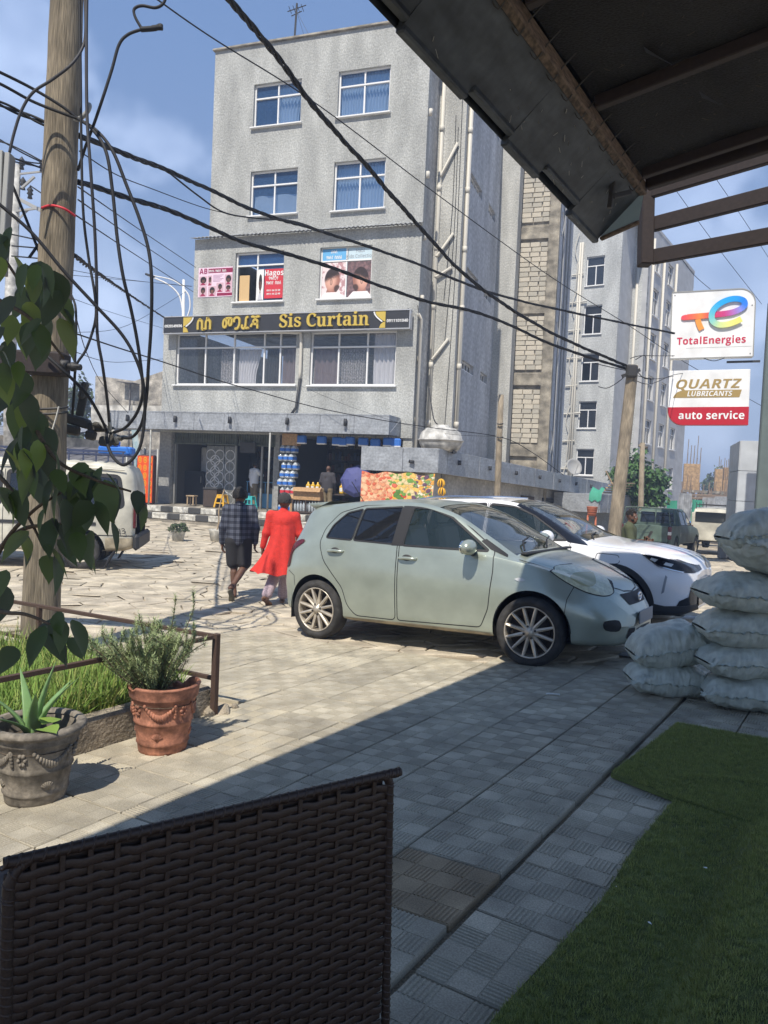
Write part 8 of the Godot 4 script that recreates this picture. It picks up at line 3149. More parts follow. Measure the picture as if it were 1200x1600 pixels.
func build_carpet() -> void:
	var shapes:=[
		[PackedVector2Array([Vector2(1.21,4.36),Vector2(1.16,5.0),Vector2(1.12,5.62),Vector2(0.6,5.66),Vector2(-0.6,5.60),Vector2(-2.6,5.6),Vector2(-2.6,4.05),Vector2(-0.4,4.12),Vector2(0.40,4.16),Vector2(0.80,4.22)]),"green artificial turf mat under the foot of the sacks, farther of two",0.030],
		[PackedVector2Array([Vector2(0.83,4.27),Vector2(0.86,3.6),Vector2(0.84,3.0),Vector2(0.90,2.2),Vector2(0.92,1.4),Vector2(-2.6,1.4),Vector2(-2.6,4.3),Vector2(-0.3,4.3),Vector2(0.4,4.28)]),"green artificial turf mat in the near right corner, nearer of two",0.018]]
	var n:=FastNoiseLite.new()
	n.seed=9
	n.frequency=1.1
	var lift_of:=func(w: Vector2,lift: float) -> float:
		var rip:=0.008*n.get_noise_2d(w.x*2.0,w.y*2.0)
		if lift<0.02:
			rip+=0.10*smoothstep(0.50,0.30,w.x)+0.022*exp(-pow((w.x - 0.40)/0.06,2.0))
			rip*=1.0 - 0.9*smoothstep(3.9,4.3,w.y)
		else:
			rip+=0.012*exp(-pow((w.y - 4.75+0.5*(w.x - 0.5))/0.05,2.0))*smoothstep(0.95,0.75,w.x)*smoothstep(0.2,0.5,w.x)
			rip+=0.08*smoothstep(0.30,0.10,w.x)
		return maxf(lift+rip,0.008)
	for q in shapes:
		var poly: PackedVector2Array=q[0]
		var m:=MB.new()
		m.sm(0)
		var lift: float=q[2]
		var c:=0.06
		for i in range(int(-2.6/c),int(1.3/c)+1):
			for j in range(int(1.4/c),int(5.7/c)+1):
				var cell:=PackedVector2Array([Vector2(i,j)*c,Vector2(i+1,j)*c,Vector2(i+1,j+1)*c,Vector2(i,j+1)*c])
				for p in Geometry2D.intersect_polygons(cell,poly):
					var idx:=Geometry2D.triangulate_polygon(p)
					for k in range(0,idx.size(),3):
						var v: Array=[]
						for e in [0,2,1]:
							var w: Vector2=p[idx[k+e]]
							v.append(sp(w.x,w.y,lift_of.call(w,lift)))
						m.tri(v[0],v[1],v[2])
		for k in poly.size():
			var a:=poly[k]
			var b:=poly[(k+1) % poly.size()]
			m.quad(sp(a.x,a.y,lift),sp(b.x,b.y,lift),sp(b.x,b.y,0.002),sp(a.x,a.y,0.002))
		var mat_o:=obj("turf_mat",m,mats.turf,self)
		tag(mat_o,q[1],"mat")
		var bl:=MB.new()
		for e in 6:
			var a:=TAU*e/6.0
			var d:=Vector3(cos(a),0,sin(a))*(0.004+0.002*(e % 3))
			var w:=Vector3(-sin(a),0,cos(a))*0.0016
			bl.tri(d - w,d*2.0+Vector3(0,0.010+0.003*(e % 2),0),d+w)
		var mm:=MultiMesh.new()
		mm.transform_format=MultiMesh.TRANSFORM_3D
		mm.use_colors=true
		mm.mesh=bl.done()
		var spots: Array=[]
		var far_one:=lift>0.02
		var rr:=RandomNumberGenerator.new()
		rr.seed=70
		for i in 34000:
			var w:=Vector2(rr.randf_range(-0.9,1.22),rr.randf_range(4.05,5.66) if far_one else rr.randf_range(1.9,4.28))
			if w.x<0.0 and rr.randf()<0.4:
				continue
			if Geometry2D.is_point_in_polygon(w,poly):
				spots.append(sp(w.x,w.y,lift_of.call(w,lift) - 0.002))
		mm.instance_count=spots.size()
		for i in spots.size():
			var sc:=rr.randf_range(0.8,1.5)
			mm.set_instance_transform(i,Transform3D(Basis(Vector3.UP,rr.randf()*TAU)*Basis(Vector3(1,0,0),rr.randf_range(-0.5,0.5)).scaled(Vector3(sc,sc,sc)),spots[i]))
			mm.set_instance_color(i,Color(0.25,0.30,0.075).lerp(Color(0.40,0.41,0.13),rr.randf())*rr.randf_range(0.7,1.15))
		var pile:=MultiMeshInstance3D.new()
		pile.name="turf_pile"
		pile.multimesh=mm
		pile.material_override=mats.grass
		mat_o.add_child(pile,true)
		pile.set_meta("kind","stuff")
	var k:=0
	for q in [[1105,1357,0.022],[1012,1440,0.018],[962,1385,0.008]]:
		var m:=MB.new()
		leaf_shape(m,Vector3.ZERO,Basis(Vector3.UP,q[0]*0.1),q[2],q[2]*0.3)
		var g:=at(q[0],q[1],3.0)
		var dir:=(g - cam_t.origin)
		g=cam_t.origin+dir*((1.65 - 0.05)/-dir.y)
		tag(obj("dry_leaf",m,mats.paper,self,g),["dry pale leaf bit on the turf, rightmost of three","dry pale leaf bit on the turf, nearest of three","tiny pale crumb on the turf, left of the two leaf bits"][k],"leaf")
		k+=1
func build_chair() -> void:
	var R:=at(619,1196,1.46)
	var L:=at(-8,1341,1.06)
	var h:=(R.y+L.y)/2
	R.y=h
	L.y=h
	var step_h:=0.20
	var st:=MB.new()
	st.box(Vector3(0,0,0),Vector3(5.2,0.18,3.6),0.01)
	tag(obj("terrace_step",st,mats.wood_dark,self,sp(0.0,-0.12,0.10),Basis(Vector3.UP,STREET_TURN)),"low dark wooden step that the wicker chair stands on","step")
	var x:=(R - L)
	var w:=x.length()
	x /= w
	var z:=x.cross(Vector3.UP)
	if z.z>0:
		z=-z
	var c:=(R+L)/2
	c.y=0
	var t:=thing("wicker_chair","dark brown wicker armchair seen from behind in the foreground","chair",c+Vector3(0,step_h,0))
	t.basis=Basis(x,Vector3.UP,x.cross(Vector3.UP))
	var H:=h - step_h
	var zs:=1.0
	var m:=MB.new()
	var pts: Array=[]
	for q in [[-0.02,0.30],[-0.018,H - 0.12],[-0.018,H - 0.07]]:
		pts.append(Vector3(-w/2 - q[0],q[1],0))
	for k in 7:
		var e:=PI/2*k/6
		pts.append(Vector3(-w/2+0.018+0.04*(1 - cos(e)),H - 0.052+0.04*sin(e),0))
	for k in 7:
		var e:=PI/2*(1.0 - k/6.0)
		pts.append(Vector3(w/2 - 0.014 - 0.022*(1 - cos(e)),H - 0.034+0.022*sin(e),0))
	pts.append(Vector3(w/2 - 0.012,H - 0.09,0))
	pts.append(Vector3(w/2+0.006,0.30,0))
	m.sm(0)
	m.tube(spline(pts,6),0.0085,10)
	m.sm(-1)
	m.box(Vector3(0,H*0.5+0.13,-0.013),Vector3(w - 0.05,H - 0.30,0.012))
	obj("back_frame",m,mats.wicker_alt,t)
	var pitch:=0.041
	var ns:=int((w - 0.03)/pitch)
	for i in ns:
		m=MB.new()
		var px:=-w/2+0.03+(i+0.5)*(w - 0.06)/ns
		m.box(Vector3(px,(H+0.25)/2,0.0005),Vector3(0.008,H - 0.27,0.0055),0.001)
		obj("wicker_stake",m,mats.wicker,t)
	var sp_:=(w - 0.06)/ns
	var course:=0.0135
	var var_: Array=[]
	for k in 2:
		m=MB.new()
		m.sm(0)
		var n:=ns*6
		var prev: Array=[]
		for i in n+1:
			var u:=float(i)/n
			var px:=-w/2+0.012+u*(w - 0.024)
			var ph:=(px+w/2 - 0.03)/sp_ - 0.5
			var cw:=cos(PI*(ph+k))
			var zz:=0.0022*signf(cw)*pow(absf(cw),0.55)*zs+0.001
			var yy:=0.0011*sin(PI*(ph+k)*2.0)
			var ring_:=[Vector3(px,yy+course*0.60,zz - 0.0008),Vector3(px,yy+course*0.42,zz+0.0008),Vector3(px,yy - course*0.42,zz+0.0008),Vector3(px,yy - course*0.60,zz - 0.0008),Vector3(px,yy,zz - 0.0022)]
			if prev.size():
				for e in 5:
					m.quad(prev[e],ring_[e],ring_[(e+1) % 5],prev[(e+1) % 5])
			prev=ring_
		var_.append(m.done())
	var y:=0.30
	var j:=0
	var r:=RandomNumberGenerator.new()
	r.seed=2
	while y<H - 0.028:
		obj("wicker_strand",var_[j % 2],mats.wicker if r.randf()<0.7 else mats.wicker_alt,t,Vector3(0,y,0),Basis(Vector3(0,0,1),r.randf_range(-0.0012,0.0012)))
		y+=course
		j+=1
	m=MB.new()
	m.sm(0)
	var path:=spline(pts,10)
	var run:=0.0
	for i in path.size() - 1:
		var a: Vector3=path[i]
		var b: Vector3=path[i+1]
		var l:=a.distance_to(b)
		var d:=(b - a).normalized()
		while run<l:
			var o:=a+d*run
			var s1:=d.cross(Vector3(0,0,1)).normalized()
			var ring2: Array=[]
			for e in 9:
				var g:=TAU*e/8
				ring2.append(o+d*(0.014*e/8.0 - 0.007)+(s1*cos(g)+Vector3(0,0,1)*sin(g))*0.0075)
			m.tube(ring2,0.0026,5,false)
			run+=0.017 if a.y>H - 0.13 else 0.0135
		run-=l
	obj("wrapped_rim",m,mats.wicker,t)
	m=MB.new()
	m.box(Vector3(0,0.36,-0.32),Vector3(w - 0.08,0.09,0.56),0.02)
	obj("seat",m,mats.wicker_dark,t)
	for sx in [-1.0,1.0]:
		m=MB.new()
		m.box(Vector3((w/2 - 0.03)*sx,0.55,-0.32),Vector3(0.05,0.05,0.6),0.015)
		obj("arm",m,mats.wicker_dark,t)
		for zz in [-0.07,-0.58]:
			m=MB.new()
			m.box(Vector3((w/2 - 0.03)*sx,0.27,zz),Vector3(0.045,0.55,0.045),0.01)
			obj("leg",m,mats.wicker_dark,t)
func build_canopy() -> void:
	var t:=thing("terrace_canopy","dark canopy over the terrace with a sloping metal eave and timber trim","canopy",Vector3.ZERO,STREET_TURN)
	var V:=func(s: float,p: float,y: float) -> Vector3: return Vector3(-s,y,-p)
	var p0:=-4.0
	var p1:=6.9
	var eave:=func(p: float) -> float: return 4.196 - 0.043*p
	var trim:=func(p: float) -> float: return 4.45 - 0.030*p
	var m:=MB.new()
	var p:=p0
	var i:=0
	var cuts:=[-4.0,-1.8,-0.4,1.2,2.45,3.5,4.25,4.87,5.45,6.18,6.9]
	for k in cuts.size() - 1:
		m=MB.new()
		var a: float=cuts[k]
		var b: float=cuts[k+1]
		var ds:=[0.0,0.03,-0.02,0.03,-0.02,0.02,-0.02,0.03,-0.03,0.04][k] as float
		var q:=[V.call(2.30+ds,a,eave.call(a) - ds),V.call(2.30+ds,b,eave.call(b) - ds),V.call(1.94,b,trim.call(b)),V.call(1.94,a,trim.call(a))]
		m.quad(q[0],q[1],q[2],q[3])
		var up:=Vector3(0,0.05,0)
		m.quad(q[0]+up,q[3]+up,q[2]+up,q[1]+up)
		m.quad(q[0],q[0]+up,q[1]+up,q[1])
		m.quad(q[1],q[1]+up,q[2]+up,q[2])
		m.quad(q[0],q[3],q[3]+up,q[0]+up)
		m.bar(q[0]+Vector3(0.01,0.02,0),q[1]+Vector3(0.01,0.02,0),0.06,0.05,0.01)
		obj("eave_sheet",m,mats.eave,t)
	m=MB.new()
	m.bar(V.call(1.93,p0,trim.call(p0)+0.02),V.call(1.93,p1,trim.call(p1)+0.02),0.07,0.10,0.01)
	obj("timber_trim",m,mats.trim_wood,t)
	m=MB.new()
	for k in 40:
		var pp:=p0+(p1 - p0)*k/40.0
		m.tube(spline([V.call(1.99,pp,trim.call(pp)+0.0),V.call(1.95,pp+0.03,trim.call(pp) - 0.07),V.call(1.88,pp+0.05,trim.call(pp)+0.02),V.call(1.75,pp+0.1,trim.call(pp)+0.16)],3),0.005,4)
	obj("tie_wire",m,mats.dark_metal,t)
	m=MB.new()
	m.quad(V.call(2.335,p0,eave.call(p0)),V.call(2.335,p0,eave.call(p0)+0.4),V.call(2.335,p1,eave.call(p1)+0.4),V.call(2.335,p1,eave.call(p1)))
	m.quad(V.call(2.335,p0,eave.call(p0)+0.4),V.call(-2.2,p0,5.4),V.call(-2.2,p1,5.2),V.call(2.335,p1,eave.call(p1)+0.4))
	obj("roof_sheet",m,mats.eave,t)
	m=MB.new()
	var e:=p1+0.01
	m.quad(V.call(2.285,e,eave.call(p1)+0.01),V.call(1.955,e,trim.call(p1) - 0.23),V.call(1.92,e,trim.call(p1)+0.03),V.call(2.28,e,eave.call(p1)+0.35))
	obj("end_plate",m,mats.end_plate,t)
	m=MB.new()
	m.bar(V.call(2.29,e,eave.call(p1) - 0.01),V.call(1.95,e,trim.call(p1) - 0.25),0.05,0.03,0.008)
	obj("end_lip",m,mats.trim_wood,t)
	m=MB.new()
	var n:=FastNoiseLite.new()
	n.seed=31
	n.frequency=1.6
	m.sm(0)
	var ci:=40
	var cj:=70
	var under:=func(a: int,b: int) -> Vector3:
		var s:=lerpf(1.89,-2.1,float(a)/ci)
		var pp:=lerpf(p0,p1 - 0.15,float(b)/cj)
		var y: float=trim.call(pp)+0.08+0.16*(1.89 - s)
		y-=0.05*n.get_noise_2d(s,pp*0.8)+0.03*sin(pp*3.0)*smoothstep(1.85,1.2,s)
		return V.call(s,pp,y)
	for a in ci:
		for b in cj:
			m.quad(under.call(a,b),under.call(a,b+1),under.call(a+1,b+1),under.call(a+1,b))
	obj("net_ceiling",m,mats.net,t)
	for k in 9:
		var pp:=p0+0.6+k*1.25
		m=MB.new()
		m.bar(V.call(1.86,pp,trim.call(pp)+0.04),V.call(-2.1,pp,trim.call(pp)+0.67),0.07,0.09,0.008)
		obj("rafter",m,mats.rail_brown,t)
	m=MB.new()
	m.bar(V.call(1.89,p1 - 0.05,trim.call(p1)+0.06),V.call(-2.1,p1 - 0.05,trim.call(p1)+0.68),0.08,0.13,0.01)
	obj("end_beam",m,mats.rail_brown,t)
	m=MB.new()
	var r:=RandomNumberGenerator.new()
	r.seed=14
	for k in 70:
		var pp:=r.randf_range(0.5,6.7)
		var s:=r.randf_range(1.97,2.26)
		var y: float=lerpf(trim.call(pp),eave.call(pp),(s - 1.94)/0.36) - 0.01
		var o: Vector3=V.call(s,pp,y)
		m.tube([o,o+Vector3(r.randf_range(-0.02,0.02),-r.randf_range(0.01,0.04),r.randf_range(-0.05,0.05))],r.randf_range(0.0015,0.003),3)
	obj("paint_flakes",m,mats.flake,t)
	m=MB.new()
	for k in 260:
		var pp:=r.randf_range(0.8,6.6)
		var s:=1.76 - 2.6*r.randf()
		var y: float=trim.call(pp)+0.05+0.16*(1.89 - s)
		var o: Vector3=V.call(s,pp,y)
		m.tube([o,o+Vector3(r.randf_range(-0.05,0.05),-r.randf_range(0.0,0.02),r.randf_range(-0.04,0.04))],0.0022,3)
	tag(obj("straw_ends",m,mats.straw,t),"","","","stuff")
	for k in 2:
		m=MB.new()
		var pp:=5.0+k*0.7
		m.tri(V.call(1.45 - k*0.2,pp,trim.call(pp)+0.15),V.call(1.34 - k*0.2,pp+0.38,trim.call(pp)+0.17),V.call(1.41 - k*0.2,pp - 0.08,trim.call(pp)+0.06))
		obj("torn_sheet",m,mats.torn,t)
	m=MB.new()
	m.bar(V.call(2.04,6.4,4.19),V.call(2.055,6.4,3.97),0.04,0.04,0.005)
	m.bar(V.call(2.04,6.4,4.06),V.call(1.955,6.6,4.15),0.04,0.04,0.005)
	obj("bracket",m,mats.dark_metal,t)
	var g:=thing("pergola_frame","brown wooden pergola frame with three rails hanging beyond the canopy","pergola",at(1010,420,7.82))
	var o:=g.position
	m=MB.new()
	m.bar(at(1011,272,7.82) - o,at(1008,415,7.82) - o,0.125,0.155,0.01,Vector3(0,0,1))
	obj("post",m,mats.rail_brown,g)
	for q in [[1012,300,1330,205],[1020,351,1330,272],[1018,402,1330,345]]:
		m=MB.new()
		m.bar(at(q[0],q[1],7.8) - o,at(q[2],q[3],6.6) - o,0.07,0.145,0.008)
		obj("rail",m,mats.rail_brown,g)
	for k in 4:
		m=MB.new()
		m.bar(at(1240+k*90,150,7.0 - 0.2*k) - o,at(1236+k*90,420,7.0 - 0.2*k) - o,0.1,0.12,0.01,Vector3(0,0,1))
		if k==0:
			obj("post",m,mats.rail_brown,g)
func far_window(parent: Node3D,c: Vector3,w: float,h: float,b: Basis,depth: float,open_left:=false) -> void:
	var f:=MB.new()
	var z:=-depth
	for q in [[0.0,h/2 - 0.03,w,0.06],[0.0,-h/2+0.03,w,0.06],[0.0,h*0.18,w,0.06]]:
		f.box(Vector3(q[0],q[1],z),Vector3(q[2],q[3],0.06))
	for x in [-w/2+0.03,w/2 - 0.03]:
		f.box(Vector3(x,0,z+0.003),Vector3(0.06,h,0.06))
	f.box(Vector3(0.02,-h*0.16,z+0.002),Vector3(0.06,h*0.66,0.06))
	f.box(Vector3(0,-h/2 - 0.03,z+0.08),Vector3(w+0.1,0.06,0.3))
	var o:=obj("window",f,mats.frame_white,parent,c,b)
	for k in 2:
		if open_left and k==0:
			continue
		var p:=MB.new()
		p.box(Vector3((k - 0.5)*w*0.48,-h*0.16,z - 0.01),Vector3(w*0.44,h*0.6,0.01))
		obj("pane",p,mats.glass_far,o)
	var p2:=MB.new()
	p2.box(Vector3(0,h*0.33,z - 0.01),Vector3(w*0.9,h*0.26,0.01))
	obj("pane",p2,mats.glass_far,o)
func build_tall_block() -> void:
	var o:=sp(14.4,47.64)
	var b:=thing("apartment_block","tall pale grey apartment block of six floors down the side street","building",o,STREET_TURN)
	var rows:=[[2.39,4.05],[5.35,7.05],[8.31,10.05],[11.25,13.05],[14.27,16.08],[17.3,18.2]]
	var holes:=[]
	for r in rows.slice(0,5):
		holes.append([-2.18,r[0],-1.02,r[1]])
	var m:=MB.new()
	m.wall(-4.5,0,-3.0,18.7,0,0.3,holes)
	obj("front_wall",m,mats.stucco_far,b)
	m=MB.new()
	m.box(Vector3(-0.15,7.85,-1.53),Vector3(0.3,21.7,2.44))
	obj("corner_wall",m,mats.plaster_far,b)
	m=MB.new()
	m.box(Vector3(0.46,7.85,-2.90),Vector3(0.92,21.7,0.3))
	obj("front_wall",m,mats.stucco_far,b)
	for q in [[0.3,-2.66,16.0,0.09],[-2.6,0.1,17.0,0.06],[-2.45,0.12,17.0,0.07]]:
		m=MB.new()
		m.sm(0)
		m.tube([Vector3(q[0],-2,q[1]),Vector3(q[0],q[2],q[1])],q[3],6)
		obj("drain_pipe",m,mats.pvc,b)
	m=MB.new()
	for i in 9:
		m.tube(spline([Vector3(-2.75,1.5+i*1.8,0.12),Vector3(-2.9+0.2*(i % 2),2.3+i*1.8,0.2),Vector3(-2.7,3.2+i*1.8,0.12)],4),0.03,5)
		m.tube([Vector3(-3.1,1.0+i*1.75,0.1),Vector3(-2.0 if i % 2 else -2.3,1.05+i*1.75,0.12)],0.05,5)
	tag(obj("loose_cables",m,mats.pvc,b),"","","","stuff")
	var sides:=[]
	for q in [[51.9,53.4],[55.5,57.0],[58.9,60.5]]:
		for r in [[1.75,3.35],[4.7,6.3],[7.6,9.2],[10.3,12.0],[13.13,14.9],[15.95,17.4]]:
			if r[0]>2.0 and q[0]>58.0 and r[0]>5.0:
				continue
			sides.append([q[0] - 47.64,r[0],q[1] - 47.64,r[1]])
	m=MB.new()
	m.wall(2.74,16.0,-3.0,18.7,0,0.3,sides)
	var sw:=obj("side_wall",m,mats.plaster_far,b,Vector3(0.92,0,0),Basis(Vector3.UP,PI/2))
	for h in sides:
		far_window(sw,Vector3((h[0]+h[2])/2,(h[1]+h[3])/2,0),h[2] - h[0],h[3] - h[1],Basis(),0.14)
	for h in holes:
		far_window(b,Vector3((h[0]+h[2])/2,(h[1]+h[3])/2,0),h[2] - h[0],h[3] - h[1],Basis(),0.14,h[1]>8 and h[1]<12)
	for p in [3.55,6.4,9.9]:
		m=MB.new()
		m.sm(0)
		m.tube([Vector3(1.02,-2,-p),Vector3(1.02,17.8,-p)],0.09,6)
		obj("drain_pipe",m,mats.pvc,b)
	m=MB.new()
	m.box(Vector3(-1.8,18.72,-8.0),Vector3(5.5,0.2,16.1))
	m.box(Vector3(-4.4,7.8,-8.0),Vector3(0.3,21.6,15.6))
	m.box(Vector3(-1.8,7.8,-15.9),Vector3(5.3,21.6,0.3))
	for v in [1.6,4.6,7.5,10.5,13.5,16.4]:
		m.box(Vector3(-2.3,v,-8.2),Vector3(3.8,0.2,15.0))
	obj("roof_and_slabs",m,mats.plaster_far,b)
func build_fuel_sign() -> void:
	var base:=on_ground(at(1172,860,22.6))
	var pl:=thing("sign_pylon","dark grey green steel pylon carrying the fuel station signs","pylon",base,FRONT_TURN)
	var top:=at(1180,475,22.6).y - base.y
	var m:=MB.new()
	m.box(Vector3(0.42,top/2,0),Vector3(0.74,top,0.34),0.03)
	obj("pylon_leg",m,mats.pylon,pl)
	m=MB.new()
	m.box(Vector3(0.95,top/2+1.0,-0.3),Vector3(0.3,top - 2.0,0.3),0.03)
	obj("pylon_back",m,mats.pylon,pl)
	var c:=at(1112,508,22.9)
	var s:=thing("fuel_sign","white fuel station sign with a coloured ribbon emblem","sign",c,FRONT_TURN)
	s.rotation.z=0.022
	var w:=2.28
	var h:=1.98
	var poly:=PackedVector2Array([Vector2(-w/2,-h/2),Vector2(w/2,-h/2)])
	for i in 9:
		var a:=PI/2*i/8
		poly.append(Vector2(w/2 - 0.42+0.42*cos(a),h/2 - 0.42+0.42*sin(a)))
	poly.append(Vector2(-w/2,h/2))
	m=MB.new()
	m.prism(poly,0.32,Transform3D(Basis(),Vector3(0,0,0.16)))
	obj("sign_box",m,mats.sign_white,s)
	m=MB.new()
	for i in poly.size():
		var e0:=poly[i]
		var e1:=poly[(i+1) % poly.size()]
		m.bar(Vector3(e0.x,e0.y,0.16),Vector3(e1.x,e1.y,0.16),0.03,0.03,0.0,Vector3(0,0,1))
	m.box(Vector3(0.2,-h/2+0.3,0.161),Vector3(w - 0.5,0.008,0.004))
	for e in [[-1.06,0.9],[-1.06,-0.9],[1.06,-0.9],[1.06,0.5]]:
		m.lathe(Vector3(e[0],e[1],0.16),[Vector2(0.022,0),Vector2(0.018,0.012),Vector2(0,0.014)],8,Basis(Vector3.RIGHT,PI/2))
	obj("sign_frame",m,mats.alu_dull,s)
	var u:=0.00300
	var P:=func(x: float,y: float) -> Vector2: return Vector2((x - 525)*u,(492 - y)*u)
	var ribbon:=[[258,420,"e8505c"],[330,414,"ec6a4c"],[410,411,"f08a3e"],[470,409,"e0624e"],[530,406,"cf3f63"],[620,400,"c8407f"],[700,390,"b56fb8"],[765,366,"8f8fe0"],[808,330,"3d7fe6"],[800,285,"1f7fdf"],[750,262,"1f96e6"],[680,262,"1fa0ea"],[600,292,"28a6e8"],[540,346,"4fb4dc"],[516,410,"6fc4cc"],[532,470,"96cfc0"],[585,505,"cfdf9a"],[660,506,"e4e58a"],[730,485,"e6e37c"],[785,458,"e3e06e"]]
	var pts: Array=[]
	for q in ribbon:
		var v: Vector2=P.call(q[0],q[1])
		pts.append(Vector3(v.x,v.y,0))
	m=MB.new()
	var per:=5
	var fine:=spline(pts,per)
	for i in fine.size() - 1:
		var ca:=Color(ribbon[i/per][2]).lerp(Color(ribbon[mini(i/per+1,ribbon.size() - 1)][2]),float(i % per)/per)
		m.col(ca.srgb_to_linear())
		var d0: Vector3=(fine[mini(i+1,fine.size() - 1)] - fine[maxi(i - 1,0)]).normalized()
		var d1: Vector3=(fine[mini(i+2,fine.size() - 1)] - fine[i]).normalized()
		var n0:=Vector3(-d0.y,d0.x,0)*0.083*(1.0 if i>2 else 0.8)
		var n1:=Vector3(-d1.y,d1.x,0)*0.083
		var z:=Vector3(0,0,0.205+0.0004*i)
		m.quad(fine[i] - n0+z,fine[i]+n0+z,fine[i+1]+n1+z,fine[i+1] - n1+z)
		var dn:=Vector3(0,0,-0.04)
		m.quad(fine[i]+n0+z,fine[i]+n0+z+dn,fine[i+1]+n1+z+dn,fine[i+1]+n1+z)
		m.quad(fine[i] - n0+z+dn,fine[i] - n0+z,fine[i+1] - n1+z,fine[i+1] - n1+z+dn)
	m.col(Color("e8505c").srgb_to_linear())
	m.lathe(fine[0]+Vector3(0,0,0.165),[Vector2(0.0666,0),Vector2(0.0666,0.0395),Vector2(0,0.0396)],16,Basis(Vector3.RIGHT,PI/2))
	m.col(Color("f09a40").srgb_to_linear())
	var stem: Array=[]
	for q in [[392,440],[402,480],[418,520],[432,545]]:
		var v: Vector2=P.call(q[0],q[1])
		stem.append(Vector2(v.x,v.y))
	for p in Geometry2D.offset_polyline(PackedVector2Array(stem),0.078,Geometry2D.JOIN_ROUND,Geometry2D.END_ROUND):
		m.prism(p,0.036,Transform3D(Basis(),Vector3(0,0,0.202)))
	obj("ribbon_emblem",m,mats.ribbon,s)
	obj("lettering",text_mesh("TotalEnergies",0.29,0.006,"Droid Sans",true),mats.brand_red,s,Vector3(-0.01,-0.475,0.166))
	m=MB.new()
	m.box(Vector3(0.9,-h/2 - 0.12,0),Vector3(0.9,0.06,0.06))
	m.tube(spline([Vector3(-0.2,-h/2,0.1),Vector3(0.1,-h/2 - 0.09,0.1),Vector3(0.4,-h/2,0.1)],5),0.012,5)
	obj("sign_arm",m,mats.dark_metal,s)
	c=at(1106,622,22.9)
	var q2:=thing("service_sign","white and red sign for lubricants and auto service below the fuel sign","sign",c,FRONT_TURN)
	q2.rotation.z=0.02
	w=2.22
	h=1.62
	m=MB.new()
	m.box(Vector3(0,0.26,0),Vector3(w,h - 0.52,0.32),0.01)
	var bx:=obj("sign_box",m,mats.sign_white,q2)
	poly=PackedVector2Array([Vector2(w/2,-h/2),Vector2(w/2,-h/2+0.53),Vector2(-w/2,-h/2+0.53)])
	for i in 9:
		var a:=PI+PI/2*i/8
		poly.append(Vector2(-w/2+0.44+0.44*cos(a),-h/2+0.46+0.46*sin(a)))
	m=MB.new()
	m.prism(poly,0.324,Transform3D(Basis(),Vector3(0,0,0.162)))
	var rd:=obj("red_band",m,mats.sign_red_bright,q2)
	obj("lettering",text_mesh("auto service",0.31,0.006,"Droid Sans",true),mats.sign_white,rd,Vector3(0.10,-0.53,0.168))
	obj("lettering",text_mesh("QUARTZ",0.41,0.006,"Droid Sans",true),mats.brand_gold,bx,Vector3(-0.03,0.40,0.166),Basis(Vector3(1.14,0,0),Vector3(0.22,0.90,0),Vector3(0,0,1)))
	m=MB.new()
	poly=PackedVector2Array([Vector2(-0.98,0.0),Vector2(0.84,0.0),Vector2(0.90,0.22),Vector2(-0.72,0.22),Vector2(-0.86,0.17),Vector2(-0.94,0.08)])
	m.prism(poly,0.006,Transform3D(Basis(),Vector3(0,0.0,0.168)))
	var gb:=obj("gold_band",m,mats.brand_gold,bx)
	obj("lettering",text_mesh("LUBRICANTS",0.205,0.006,"Droid Sans",true),mats.sign_white,gb,Vector3(0.03,0.11,0.173),Basis(Vector3(1,0,0),Vector3(0.18,1,0),Vector3(0,0,1)))
	var g:=on_ground(at(1146,865,26.0))
	var p:=thing("clad_gatehouse","low pale building clad in square metal panels behind the sign pylon","building",g,FRONT_TURN)
	var ht:=at(1146,688,26.0).y - g.y
	m=MB.new()
	m.box(Vector3(2.6,ht/2,-1.8),Vector3(5.14,ht - 0.02,3.5))
	obj("core_wall",m,mats.plaster_far,p)
	for i in 5:
		for j in 4:
			m=MB.new()
			m.box(Vector3.ZERO,Vector3(1.02,ht/4 - 0.02,0.03),0.006)
			obj("cladding_panel",m,mats.clad_pale,p,Vector3(0.52+i*1.04,ht/4*(j+0.5),-0.03+0.004*sin(i*3.0+j)))
	for i in 3:
		for j in 4:
			m=MB.new()
			m.box(Vector3.ZERO,Vector3(0.03,ht/4 - 0.02,1.1),0.006)
			obj("cladding_panel",m,mats.clad_pale,p,Vector3(0.0,ht/4*(j+0.5),-0.6 - i*1.13))
